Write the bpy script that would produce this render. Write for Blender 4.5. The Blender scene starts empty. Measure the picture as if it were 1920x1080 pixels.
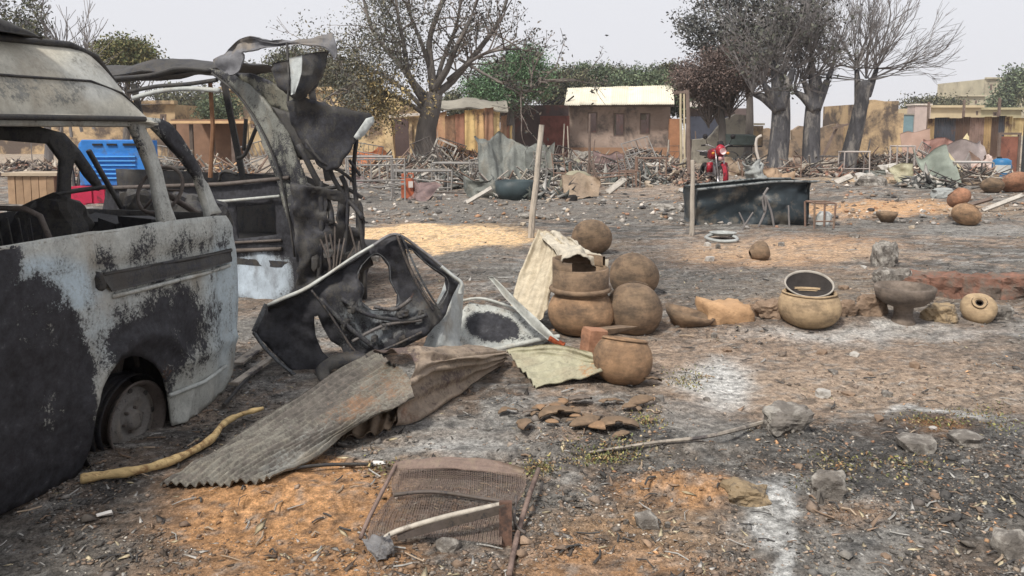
import bpy, bmesh, math, random
import numpy as np
from mathutils import Vector, Matrix, noise
from mathutils.geometry import delaunay_2d_cdt

SC = bpy.context.scene
COL = SC.collection
R = math.radians
random.seed(7)
RN = np.random.RandomState(11)

# ------------------------------------------------------------------ camera, sky, sun, exposure
FPX = 1500.0; PITCH = R(6.0); CAMZ = 1.6; SHIFT = 142.0
cam_d = bpy.data.cameras.new('camera'); cam = bpy.data.objects.new('camera', cam_d); COL.objects.link(cam)
cam.location = (0, 0, CAMZ); cam.rotation_euler = (math.pi/2 - PITCH, 0, 0)
cam_d.sensor_width = 36; cam_d.lens = 36*FPX/1920; cam_d.shift_y = -SHIFT/1920
cam_d.clip_start = 0.05; cam_d.clip_end = 3000
SC.camera = cam

SUN_EL, SUN_AZ = 52.0, 215.0          # degrees; azimuth clockwise from +Y
world = bpy.data.worlds.new('World'); SC.world = world; world.use_nodes = True
wn = world.node_tree; wn.nodes.clear()
w_sky = wn.nodes.new('ShaderNodeTexSky'); w_sky.sky_type = 'NISHITA'; w_sky.sun_disc = False
w_sky.sun_elevation = R(SUN_EL); w_sky.sun_rotation = R(SUN_AZ)
w_sky.air_density = 1.0; w_sky.dust_density = 6.0; w_sky.ozone_density = 1.0
w_hsv = wn.nodes.new('ShaderNodeHueSaturation'); w_hsv.inputs['Saturation'].default_value = 0.25
w_mix = wn.nodes.new('ShaderNodeMix'); w_mix.data_type = 'RGBA'; w_mix.inputs[0].default_value = 0.86
w_mix.inputs[7].default_value = (10.2, 10.3, 10.9, 1)
w_bg = wn.nodes.new('ShaderNodeBackground'); w_bg.inputs['Strength'].default_value = 0.055
w_out = wn.nodes.new('ShaderNodeOutputWorld')
wn.links.new(w_sky.outputs[0], w_hsv.inputs['Color']); wn.links.new(w_hsv.outputs[0], w_mix.inputs[6])
wn.links.new(w_mix.outputs[2], w_bg.inputs['Color']); wn.links.new(w_bg.outputs[0], w_out.inputs[0])
sun_d = bpy.data.lights.new('sun', 'SUN'); sun_d.energy = 2.6; sun_d.angle = R(9); sun_d.color = (1, .95, .87)
sun = bpy.data.objects.new('sun', sun_d); COL.objects.link(sun); sun.location = (-20, -20, 40)
_sd = Vector((math.sin(R(SUN_AZ))*math.cos(R(SUN_EL)), math.cos(R(SUN_AZ))*math.cos(R(SUN_EL)), math.sin(R(SUN_EL))))
sun.rotation_euler = _sd.to_track_quat('Z', 'Y').to_euler()
SC.cycles.volume_bounces = 2; SC.cycles.max_bounces = 8
SC.view_settings.view_transform = 'Standard'; SC.view_settings.look = 'None'
SC.view_settings.exposure = 0.68; SC.view_settings.gamma = 1.0; SC.view_settings.use_curve_mapping = False

# ------------------------------------------------------------------ photo position -> place
def ray(u, v):
    x = (u-960)/FPX; y = (540-SHIFT-v)/FPX; c, s = math.cos(PITCH), math.sin(PITCH)
    return Vector((x, c+s*y, -s+c*y))
EYE = Vector((0, 0, CAMZ))
def G(u, v, z=0.0):
    d = ray(u, v); return EYE + d*((z-CAMZ)/d.z)
def D(u, v, y):
    d = ray(u, v); return EYE + d*(y/d.y)
def proj(P):
    P = np.asarray(P, dtype=float); q = P - np.array([0, 0, CAMZ]); c, s = math.cos(PITCH), math.sin(PITCH)
    f = q[..., 1]*c - q[..., 2]*s; up = q[..., 1]*s + q[..., 2]*c
    f = np.where(np.abs(f) < 1e-3, 1e-3, f)
    return 960 + FPX*q[..., 0]/f, 540-SHIFT - FPX*up/f
class Plane:
    def __init__(s, o, ex, ey):
        s.o = Vector(o); s.ex = Vector(ex).normalized(); ey = Vector(ey); s.n = s.ex.cross(ey).normalized()
        s.ey = s.n.cross(s.ex).normalized()
        if s.n.dot(EYE - s.o) < 0: s.n = -s.n
    def px(s, u, v):
        d = ray(u, v); t = (s.o-EYE).dot(s.n)/d.dot(s.n); p = EYE+d*t-s.o
        return (p.dot(s.ex), p.dot(s.ey))
    def at(s, a, b, w=0.0): return s.o + s.ex*a + s.ey*b + s.n*w

# ------------------------------------------------------------------ noise on arrays
def _hash(ix, iy, seed):
    h = (ix.astype(np.int64)*374761393 + iy.astype(np.int64)*668265263 + seed*1442695) & 0xffffffff
    h = ((h ^ (h >> 13))*1274126177) & 0xffffffff
    return ((h ^ (h >> 16)) & 0xffff)/65535.0
def vn(x, y, seed=0):
    ix = np.floor(x); iy = np.floor(y); fx = x-ix; fy = y-iy
    fx = fx*fx*(3-2*fx); fy = fy*fy*(3-2*fy)
    a = _hash(ix, iy, seed); b = _hash(ix+1, iy, seed); c = _hash(ix, iy+1, seed); d = _hash(ix+1, iy+1, seed)
    return a+(b-a)*fx+(c-a)*fy+(a-b-c+d)*fx*fy
def fbm(x, y, seed=0, o=5):
    t = 0; a = .5; n = 0
    for i in range(o):
        t = t + a*vn(x*(2**i)+i*17.3, y*(2**i)-i*9.1, seed+i); n += a; a *= .55
    return t/n
def sst(a, b, x):
    t = np.clip((x-a)/(b-a), 0, 1); return t*t*(3-2*t)

# ------------------------------------------------------------------ colour + materials
def H(h):
    h = h.lstrip('#'); out = []
    for i in (0, 2, 4):
        c = int(h[i:i+2], 16)/255; out.append(c/12.92 if c <= .04045 else ((c+.055)/1.055)**2.4)
    return tuple(out)
class NT:
    def __init__(s, name):
        s.m = bpy.data.materials.new(name); s.m.use_nodes = True; s.t = s.m.node_tree; s.t.nodes.clear()
        s.out = s.n('ShaderNodeOutputMaterial'); s.b = s.n('ShaderNodeBsdfPrincipled')
        s.l(s.b.outputs[0], s.out.inputs[0]); s.tc = s.n('ShaderNodeTexCoord')
        s.b.inputs['Specular IOR Level'].default_value = .3
    def n(s, k): return s.t.nodes.new(k)
    def l(s, a, b): s.t.links.new(a, b)
    def noise(s, scale, detail=6, rough=.6, vec=None, stretch=None, dist=0):
        x = s.n('ShaderNodeTexNoise'); x.inputs['Scale'].default_value = scale
        x.inputs['Detail'].default_value = detail; x.inputs['Roughness'].default_value = rough
        x.inputs['Distortion'].default_value = dist
        v = vec or s.tc.outputs['Object']
        if stretch:
            mp = s.n('ShaderNodeMapping'); mp.inputs['Scale'].default_value = stretch; s.l(v, mp.inputs[0]); v = mp.outputs[0]
        s.l(v, x.inputs['Vector']); return x.outputs['Fac']
    def ramp(s, fac, stops):
        r = s.n('ShaderNodeValToRGB'); e = r.color_ramp.elements
        while len(e) < len(stops): e.new(.5)
        for k, (p, c) in enumerate(stops):
            e[k].position = p; e[k].color = tuple(c)+(1,) if not isinstance(c, (int, float)) else (c, c, c, 1)
        s.l(fac, r.inputs[0]); return r.outputs[0]
    def mix(s, f, a, b, mode='MIX'):
        m = s.n('ShaderNodeMix'); m.data_type = 'RGBA'; m.blend_type = mode
        for k, v in ((0, f), (6, a), (7, b)):
            if isinstance(v, (int, float)): m.inputs[k].default_value = v if k == 0 else (v, v, v, 1)
            elif isinstance(v, tuple): m.inputs[k].default_value = v[:3]+(1,)
            else: s.l(v, m.inputs[k])
        return m.outputs[2]
    def math(s, op, a, b=0.0, c=None):
        m = s.n('ShaderNodeMath'); m.operation = op
        for k, v in ((0, a), (1, b), (2, c)):
            if v is None: continue
            if isinstance(v, (int, float)): m.inputs[k].default_value = v
            else: s.l(v, m.inputs[k])
        return m.outputs[0]
    def attr(s, name):
        a = s.n('ShaderNodeAttribute'); a.attribute_name = name; return a
    def bump(s, h, st, dist=.01):
        b = s.n('ShaderNodeBump'); b.inputs['Strength'].default_value = st; b.inputs['Distance'].default_value = dist
        s.l(h, b.inputs['Height']); s.l(b.outputs[0], s.b.inputs['Normal'])
_M = {}
def pm(name, base, var=.3, scale=6, rough=.9, bump=.4, bscale=45, stain=None, stretch=None, metallic=0, rnd=.12, bd=.01):
    """plain weathered material: mottled base, optional stain (colour, amount 0..1, scale)"""
    if name in _M: return _M[name]
    k = NT(name)
    n1 = k.noise(scale, 8, .65, stretch=stretch)
    lo = tuple(c*(1-var) for c in base); hi = tuple(min(1, c*(1+var)) for c in base)
    c = k.ramp(n1, [(.3, lo), (.7, hi)])
    if stain:
        sc, am, ss = stain
        n2 = k.noise(ss, 9, .7, stretch=stretch, dist=.3)
        e = .5+(.5-am)*.42
        c = k.mix(k.ramp(n2, [(max(0, e-.05), 0.0), (min(1, e+.06), 1.0)]), c, sc)
    oi = k.n('ShaderNodeObjectInfo')
    f = k.math('MULTIPLY_ADD', oi.outputs['Random'], rnd*2, 1-rnd)
    hs = k.n('ShaderNodeHueSaturation'); k.l(c, hs.inputs['Color']); k.l(f, hs.inputs['Value'])
    k.l(hs.outputs[0], k.b.inputs['Base Color'])
    k.b.inputs['Roughness'].default_value = rough; k.b.inputs['Metallic'].default_value = metallic
    k.bump(k.noise(bscale, 5, .7, stretch=stretch), bump, bd)
    _M[name] = k.m; return k.m
def vcm(name, rough=.95, contrast=.35, scale=60, bump=.5, base_attr='Col', bd=.006):
    """colour carried by the mesh, broken up by fine noise"""
    if name in _M: return _M[name]
    k = NT(name); a = k.attr(base_attr)
    n = k.noise(scale, 8, .75)
    f = k.ramp(n, [(.3, 1-contrast), (.7, 1+contrast)])
    k.l(k.mix(1.0, a.outputs['Color'], f, 'MULTIPLY'), k.b.inputs['Base Color'])
    k.b.inputs['Roughness'].default_value = rough
    k.bump(k.noise(scale*1.4, 5, .7), bump, bd); _M[name] = k.m; return k.m
def burnt(name, paint=(.42, .42, .39), soot=(.022, .022, .026), rust=(.16, .075, .035), lvl=0.0, rlvl=.0, scale=5, blue=(.5, .58, .66), rough=.62, var=.28, heat=(.25, .2, .14), fl=.15):
    """fire-damaged sheet metal; attribute M: R soot, G rust, B pale blue ash"""
    if name in _M: return _M[name]
    k = NT(name); a = k.attr('M'); sep = k.n('ShaderNodeSeparateColor'); k.l(a.outputs['Color'], sep.inputs[0])
    n1 = k.noise(scale, 10, .72, dist=.4); n2 = k.noise(scale*3.3, 8, .75); n3 = k.noise(scale*.9, 7, .6, stretch=(1, 1, .45))
    lo = tuple(c*(1-var) for c in paint); hi = tuple(c*(1+var) for c in paint)
    c = k.ramp(n2, [(.33, lo), (.66, hi)])
    c = k.mix(sep.outputs[2], c, k.ramp(n2, [(.3, tuple(x*.75 for x in blue)), (.7, blue)]))
    # brownish heat stain
    c = k.mix(k.ramp(n3, [(.5, 0.0), (.68, .55)]), c, heat)
    s = k.math('ADD', k.math('MULTIPLY_ADD', sep.outputs[0], .85, lvl-1.2), k.math('ADD', k.math('MULTIPLY', n1, 1.3), k.math('MULTIPLY', n2, 1.1)))
    n5 = k.noise(scale*13, 6, .75); s = k.math('ADD', k.math('ADD', s, k.math('MULTIPLY_ADD', n5, 1.3, -.65)), k.math('MULTIPLY_ADD', k.noise(scale*2.2, 8, .7, stretch=(1, 1, .22)), .9, -.45))
    c = k.mix(k.ramp(s, [(.12, 0.0), (.46, .62)]), c, tuple(x*.36+y*.25 for x, y in zip(paint, (.10, .085, .06))))
    c = k.mix(k.ramp(k.noise(scale*6, 7, .8, stretch=(1, 1, .35)), [(.56, 0.0), (.68, .5)]), c, tuple(x*.4 for x in paint))
    sf = k.ramp(s, [(.40, 0.0), (.58, 1.0)])
    sc = k.ramp(n2, [(.35, tuple(x*.55 for x in soot)), (.62, tuple(x*1.8 for x in soot)), (.78, (fl, fl, fl))])
    c = k.mix(sf, c, sc)
    r = k.math('ADD', k.math('MULTIPLY_ADD', sep.outputs[1], 1.0, rlvl-1.0), k.math('MULTIPLY_ADD', k.noise(scale*1.6, 10, .78), 1.6, k.math('MULTIPLY_ADD', n5, .6, -.1)))
    c = k.mix(k.ramp(r, [(.42, 0.0), (.72, .95)]), c, k.ramp(n2, [(.3, tuple(x*.5 for x in rust)), (.7, tuple(x*1.7 for x in rust))]))
    k.l(c, k.b.inputs['Base Color']); k.b.inputs['Roughness'].default_value = rough
    k.bump(k.math('ADD', n1, k.math('MULTIPLY', n2, .5)), .35, .012)
    _M[name] = k.m; return k.m

# ------------------------------------------------------------------ objects
ORG = {}
def link(o): COL.objects.link(o); return o
def tag(o, label=None, cat=None, group=None, kind=None):
    if label: o['label'] = label
    if cat: o['category'] = cat
    if group: o['group'] = group
    if kind: o['kind'] = kind
    return o
def thing(name, label, cat, loc=(0, 0, 0), rz=0.0, group=None, world=False):
    o = bpy.data.objects.new(name, None); o.location = Vector(loc); o.rotation_euler = (0, 0, rz); o.empty_display_size = .1
    link(o); tag(o, label, cat, group); ORG[o.name] = Vector(loc) if world else Vector((0, 0, 0)); return o
def _obj(name, me, mat, parent, label, cat, group, kind, org):
    if mat: me.materials.append(mat)
    o = bpy.data.objects.new(name, me); link(o)
    if parent is not None: o.parent = parent; ORG[o.name] = ORG[parent.name]
    else: o.location = org; ORG[o.name] = Vector(org)
    return tag(o, label, cat, group, kind)
def mesh(name, V, F, mat, parent=None, label=None, cat=None, group=None, kind=None, smooth=False, attrs=None, base=None, keep=False):
    V = np.asarray(V, dtype=float).reshape(-1, 3)
    if parent is not None: org = ORG[parent.name]
    elif keep: org = Vector((0, 0, 0))
    elif base is not None: org = Vector(base)
    else: org = Vector(((V[:, 0].min()+V[:, 0].max())/2, (V[:, 1].min()+V[:, 1].max())/2, V[:, 2].min()))
    Vl = V - np.array(org)
    me = bpy.data.meshes.new(name)
    if isinstance(F, np.ndarray):
        nf, k = F.shape
        me.vertices.add(len(Vl)); me.vertices.foreach_set('co', Vl.astype(np.float32).ravel())
        me.loops.add(nf*k); me.loops.foreach_set('vertex_index', F.astype(np.int32).ravel())
        me.polygons.add(nf); me.polygons.foreach_set('loop_start', np.arange(0, nf*k, k, dtype=np.int32))
        me.update(calc_edges=True)
    else:
        me.from_pydata([tuple(p) for p in Vl], [], F); me.update()
    if smooth: me.polygons.foreach_set('use_smooth', [True]*len(me.polygons))
    for an, arr in (attrs or {}).items():
        a = me.color_attributes.new(an, 'FLOAT_COLOR', 'POINT'); arr = np.asarray(arr, dtype=np.float32)
        if arr.shape[1] == 3: arr = np.hstack([arr, np.ones((len(arr), 1), np.float32)])
        a.data.foreach_set('color', arr.ravel())
    me.update()
    return _obj(name, me, mat, parent, label, cat, group, kind, org)
class MB:
    def __init__(s): s.v = []; s.f = []; s.c = []; s.cur = (1, 1, 1)
    def add(s, vs, fs):
        b = len(s.v); s.v += [tuple(p) for p in vs]; s.f += [tuple(i+b for i in f) for f in fs]; s.c += [s.cur]*len(vs)
    def box(s, c, size, rot=None, jit=0, taper=1.0):
        hx, hy, hz = size[0]/2, size[1]/2, size[2]/2; pts = []
        M = rot if rot is not None else Matrix.Identity(3)
        for z in (-1, 1):
            for x, y in ((-1, -1), (1, -1), (1, 1), (-1, 1)):
                t = taper if z > 0 else 1
                p = M @ Vector((x*hx*t, y*hy*t, z*hz))
                if jit: p += Vector([random.uniform(-jit, jit) for _ in range(3)])
                pts.append(Vector(c)+p)
        s.add(pts, [(3, 2, 1, 0), (4, 5, 6, 7), (0, 1, 5, 4), (1, 2, 6, 5), (2, 3, 7, 6), (3, 0, 4, 7)])
    def bar(s, a, b, w, h, up=(0, 0, 1), jit=0):
        a = Vector(a); b = Vector(b); d = (b-a); L = d.length; d.normalize(); u = Vector(up)
        if abs(d.dot(u)) > .95: u = Vector((0, 1, 0))
        x = d.cross(u).normalized(); u = x.cross(d)
        s.box((a+b)/2, (w, L, h), Matrix((x, d, u)).transposed(), jit)
    def tube(s, pts, r, seg=6, cap=True, flat=1.0):
        pts = [Vector(p) for p in pts]; n = len(pts)
        rs = r if isinstance(r, (list, tuple)) else [r]*n
        if len(rs) == 2 and n > 2: rs = [rs[0]+(rs[1]-rs[0])*i/(n-1) for i in range(n)]
        ref = Vector((.31, .17, .93)); vs = []
        for i, p in enumerate(pts):
            d = (pts[min(i+1, n-1)]-pts[max(i-1, 0)]).normalized()
            x = d.cross(ref)
            if x.length < .1: x = d.cross(Vector((1, 0, 0)))
            x.normalize(); y = d.cross(x)
            for k in range(seg):
                a = 2*math.pi*k/seg; vs.append(p+x*math.cos(a)*rs[i]+y*math.sin(a)*rs[i]*flat)
        fs = [(i*seg+k, i*seg+(k+1) % seg, (i+1)*seg+(k+1) % seg, (i+1)*seg+k) for i in range(n-1) for k in range(seg)]
        if cap: fs += [tuple(range(seg-1, -1, -1)), tuple((n-1)*seg+k for k in range(seg))]
        s.add(vs, fs)
    def lathe(s, prof, c=(0, 0, 0), seg=28, M=None, wob=0, sd=0, arc=1.0):
        vs = []; n = len(prof); M = M or Matrix.Identity(3); m = seg if arc == 1.0 else seg+1
        for i, (r, z) in enumerate(prof):
            for k in range(m):
                a = 2*math.pi*k/seg*arc; q = 1+wob*(noise.noise(Vector((math.cos(a)*1.3, math.sin(a)*1.3, z*3+sd)))) if wob else 1
                vs.append(Vector(c)+M @ Vector((r*q*math.cos(a), r*q*math.sin(a), z)))
        fs = [(i*m+k, i*m+(k+1) % m, (i+1)*m+(k+1) % m, (i+1)*m+k) for i in range(n-1) for k in range(seg)]
        s.add(vs, fs)
    def nbox(s, c, size, rot=None, cuts=5, amp=.02, sd=0):
        bm = bmesh.new(); bmesh.ops.create_cube(bm, size=1); bmesh.ops.subdivide_edges(bm, edges=bm.edges[:], cuts=cuts, use_grid_fill=True); M = rot or Matrix.Identity(3); vs = []
        for v in bm.verts:
            p = Vector((v.co.x*size[0], v.co.y*size[1], v.co.z*size[2])); d = v.co.normalized(); e = sum(1 for q in v.co if abs(q) > .49)
            p = p*(1-.03*(e-1))+d*(amp*(noise.noise(p*5+Vector((sd, 0, 0)))+.6*noise.noise(p*14+Vector((0, sd, 0))))); vs.append(Vector(c)+M @ p)
        s.add(vs, [tuple(v.index for v in f.verts) for f in bm.faces]); bm.free()
    def rock(s, c, size, sd=0, rz=0, sub=1):
        bm = bmesh.new(); bmesh.ops.create_icosphere(bm, subdivisions=sub, radius=1); M = Matrix.Rotation(rz, 3, 'Z')
        vs = []
        for v in bm.verts:
            p = v.co.copy(); q = 1+.45*noise.noise(p*1.1+Vector((sd, sd*.7, 3)))+.2*noise.noise(p*2.7+Vector((sd, 5, 1)))+(.12*noise.noise(p*6.5+Vector((sd, 2, 1)))+.06*noise.noise(p*15+Vector((sd, 2, 1))) if sub >= 3 else 0)
            p = Vector((max(-.8, min(.8, p.x)), max(-.8, min(.8, p.y)), max(-.75, min(.75, p.z))))*q
            vs.append(Vector(c)+M @ Vector((p.x*size[0], p.y*size[1], p.z*size[2])))
        s.add(vs, [tuple(v.index for v in f.verts) for f in bm.faces]); bm.free()
    def build(s, name, mat, parent=None, label=None, cat=None, group=None, kind=None, smooth=False, vc=False, base=None, M=None, keep=False):
        at = {}
        if vc: at['Col'] = np.array(s.c)
        if M is not None: at['M'] = np.tile(np.array(M, dtype=float), (len(s.v), 1))
        return mesh(name, s.v, s.f, mat, parent, label, cat, group, kind, smooth, at, base, keep)
def children(o): return [c for c in bpy.data.objects if c.parent == o]
def copy_tree(o, kids=None, parent=None, loc=None, rz=None, label=None, group=None):
    c = o.copy(); link(c); c.parent = parent
    if loc is not None: c.location = loc
    if rz is not None: c.rotation_euler = (0, 0, rz)
    if label: c['label'] = label
    if group: c['group'] = group
    for ch in children(o): copy_tree(ch, None, c)
    return c

# ------------------------------------------------------------------ shaped sheets
def pip(px, py, poly):
    ins = np.zeros(len(px), bool); n = len(poly); j = n-1
    for i in range(n):
        xi, yi = poly[i]; xj, yj = poly[j]
        c = ((yi > py) != (yj > py))
        ins ^= c & (px < (xj-xi)*(py-yi)/((yj-yi) or 1e-12)+xi); j = i
    return ins
def resample(poly, step, closed=True, rag=0, sd=0):
    out = []; n = len(poly)
    for i in range(n if closed else n-1):
        a = Vector(poly[i]); b = Vector(poly[(i+1) % n]); L = (b-a).length; k = max(1, int(round(L/step)))
        for q in range(k):
            p = a.lerp(b, q/k)
            if rag and q > 0:
                p = p+Vector((noise.noise(Vector((p.x*9/step*.05, p.y*9/step*.05, sd))), noise.noise(Vector((p.x*7/step*.05, p.y*7/step*.05, sd+9)))))*rag
            out.append((p.x, p.y))
    if not closed: out.append(tuple(poly[-1]))
    return out
def cdt(outer, holes, step, rag=0, sd=0):
    loops = [resample(outer, step, True, rag, sd)]+[resample(h, step, True, rag*.6, sd+3+i) for i, h in enumerate(holes)]
    pts = []; edges = []
    for lp in loops:
        b = len(pts); pts += lp; edges += [(b+i, b+(i+1) % len(lp)) for i in range(len(lp))]
    bd = np.array(pts); mn = bd.min(0); mx = bd.max(0)
    gx, gy = np.meshgrid(np.arange(mn[0]+step*.5, mx[0], step), np.arange(mn[1]+step*.5, mx[1], step))
    gx = gx.ravel(); gy = gy.ravel(); r = np.random.RandomState(sd+1)
    gx = gx+r.uniform(-.22, .22, len(gx))*step; gy = gy+r.uniform(-.22, .22, len(gy))*step
    ok = pip(gx, gy, loops[0])
    for h in loops[1:]: ok &= ~pip(gx, gy, h)
    gx, gy = gx[ok], gy[ok]
    if len(gx):
        keep = np.ones(len(gx), bool)
        for k in range(0, len(gx), 500):
            d = (gx[k:k+500, None]-bd[None, :, 0])**2+(gy[k:k+500, None]-bd[None, :, 1])**2
            keep[k:k+500] = d.min(1) > (step*.45)**2
        pts += list(zip(gx[keep], gy[keep]))
    vs, _, fs, _, _, _ = delaunay_2d_cdt([Vector(p) for p in pts], edges, [], 0, 1e-6)
    V = np.array([(v.x, v.y) for v in vs]); F = np.array([tuple(f) for f in fs if len(f) == 3])
    c = V[F].mean(1); ok = pip(c[:, 0], c[:, 1], loops[0])
    for h in loops[1:]: ok &= ~pip(c[:, 0], c[:, 1], h)
    return V, F[ok]
def sheet_from(V2, F, mapf, thick, nfun):
    """two-sided sheet with real thickness from a flat triangulation"""
    top = [mapf(a, b) for a, b in V2]; n = len(top)
    # normals for offset
    T = np.array(top); fn = np.cross(T[F[:, 1]]-T[F[:, 0]], T[F[:, 2]]-T[F[:, 0]]); N = np.zeros_like(T)
    for k in range(3): np.add.at(N, F[:, k], fn)
    N /= (np.linalg.norm(N, axis=1)[:, None]+1e-12)
    ref = np.array(nfun); sgn = np.sign((N*ref).sum(1)); sgn[sgn == 0] = 1; N *= sgn[:, None]
    if (fn @ ref).mean() < 0: F = F[:, ::-1]
    B = T-N*thick; V = np.vstack([T, B]); e = {}
    for f in F:
        for i in range(3):
            a, b = int(f[i]), int(f[(i+1) % 3])
            if (b, a) in e: del e[(b, a)]
            else: e[(a, b)] = 1
    side = [(b, a, a+n, b+n) for a, b in e]
    faces = [tuple(int(x) for x in f) for f in F]+[tuple(int(x)+n for x in f[::-1]) for f in F]+side
    return V, faces
def panel(name, mat, outer, pl, holes=(), step=.05, thick=.004, off=None, mask=None, pxl=True, rag=0, sd=0, **kw):
    """sheet lying along plane pl; outlines as photo positions (pxl) or plane coordinates"""
    if pxl: outer = [pl.px(*p) for p in outer]; holes = [[pl.px(*p) for p in h] for h in holes]
    V2, F = cdt(outer, list(holes), step, rag, sd)
    f = off or (lambda a, b: 0)
    V, faces = sheet_from(V2, F, lambda a, b: tuple(pl.at(a, b, f(a, b))), thick, tuple(pl.n))
    at = {}
    if mask is not None:
        u, v = proj(V); m = mask(u, v, V); at['M'] = np.stack([np.clip(x, -1, 2)+0*u for x in m], 1)
    return mesh(name, V, faces, mat, attrs=at, smooth=kw.pop('smooth', True), **kw)
def blob(u, v, cu, cv, ru, rv, rot=0, soft=.35):
    a = R(rot); du = (u-cu)*math.cos(a)+(v-cv)*math.sin(a); dv = -(u-cu)*math.sin(a)+(v-cv)*math.cos(a)
    return 1-sst(1-soft, 1+soft, np.sqrt((du/ru)**2+(dv/rv)**2))
def crv(pts, n, closed=False):
    """Catmull-Rom through points, n samples"""
    P = [Vector(p) for p in pts]; m = len(P); out = []
    if m == 2: return [P[0].lerp(P[1], i/(n-1)) for i in range(n)]
    for i in range(n):
        t = i/(n-1)*(m-1); k = min(int(t), m-2); f = t-k
        a = P[max(k-1, 0)]; b = P[k]; c = P[k+1]; d = P[min(k+2, m-1)]
        out.append(.5*((2*b)+(c-a)*f+(2*a-5*b+4*c-d)*f*f+(3*b-a-3*c+d)*f**3))
    return out
def loft(name, mat, rows, nu=24, nv=24, thick=.003, corr=None, crumple=0, cs=4, ragged=0, mask=None, lin=False, smooth=True, sd=0, **kw):
    """sheet through rows of 3-D points; corr=(waves, amplitude, 'u'|'v')"""
    rr = [[Vector(p) for p in r] for r in rows]
    A = [crv(r, nu) for r in rr]; grid = []
    for i in range(nu):
        col = crv([a[i] for a in A], nv); grid.append(col)
    P = np.array([[tuple(p) for p in c] for c in grid])           # nu,nv,3
    du = np.gradient(P, axis=0); dv = np.gradient(P, axis=1); N = np.cross(du, dv); N /= np.linalg.norm(N, axis=2)[..., None]+1e-12
    U, W = np.meshgrid(np.linspace(0, 1, nu), np.linspace(0, 1, nv), indexing='ij')
    if corr:
        n, amp, ax = corr; q = U if ax == 'u' else W; P = P+N*(amp*np.sin(q*2*math.pi*n))[..., None]
    if crumple:
        h = fbm(U*cs+sd, W*cs, sd+5, 4)-.5; h2 = np.abs(fbm(U*cs*.7+3, W*cs*.7+sd, sd+9, 3)-.5); P = P+N*((h-h2)*crumple*2)[..., None]
    if ragged:
        e = (fbm(W*14+sd, W*0+.5, sd+1, 4)-.5)*2*ragged; e2 = (fbm(W*11+sd, W*0+7.5, sd+2, 4)-.5)*2*ragged
        dd = P[-1]-P[0]; w = sst(.85, 1, U); w0 = 1-sst(0, .15, U)
        P = P+dd[None]*0+(du*(nu)*1.0)*((w*e*.15)+(w0*e2*.15))[..., None]
    V2 = P.reshape(-1, 3); idx = np.arange(nu*nv).reshape(nu, nv)
    q = np.stack([idx[:-1, :-1], idx[1:, :-1], idx[1:, 1:], idx[:-1, 1:]], -1).reshape(-1, 4)
    B = (P-N*thick).reshape(-1, 3); V = np.vstack([V2, B]); n = len(V2)
    bd = list(idx[:, 0])+list(idx[-1, 1:])+list(idx[-2::-1, -1])+list(idx[0, -2:0:-1])
    side = [(int(bd[i]), int(bd[(i+1) % len(bd)]), int(bd[(i+1) % len(bd)])+n, int(bd[i])+n) for i in range(len(bd))]
    F = [tuple(int(x) for x in f) for f in q]+[tuple(int(x)+n for x in f[::-1]) for f in q]+side
    at = {}
    if mask is not None:
        u, v = proj(V); m = mask(u, v, V); at['M'] = np.stack([np.clip(x, -1, 2)+0*u for x in m], 1)
    return mesh(name, V, F, mat, attrs=at, smooth=smooth, **kw)
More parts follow.
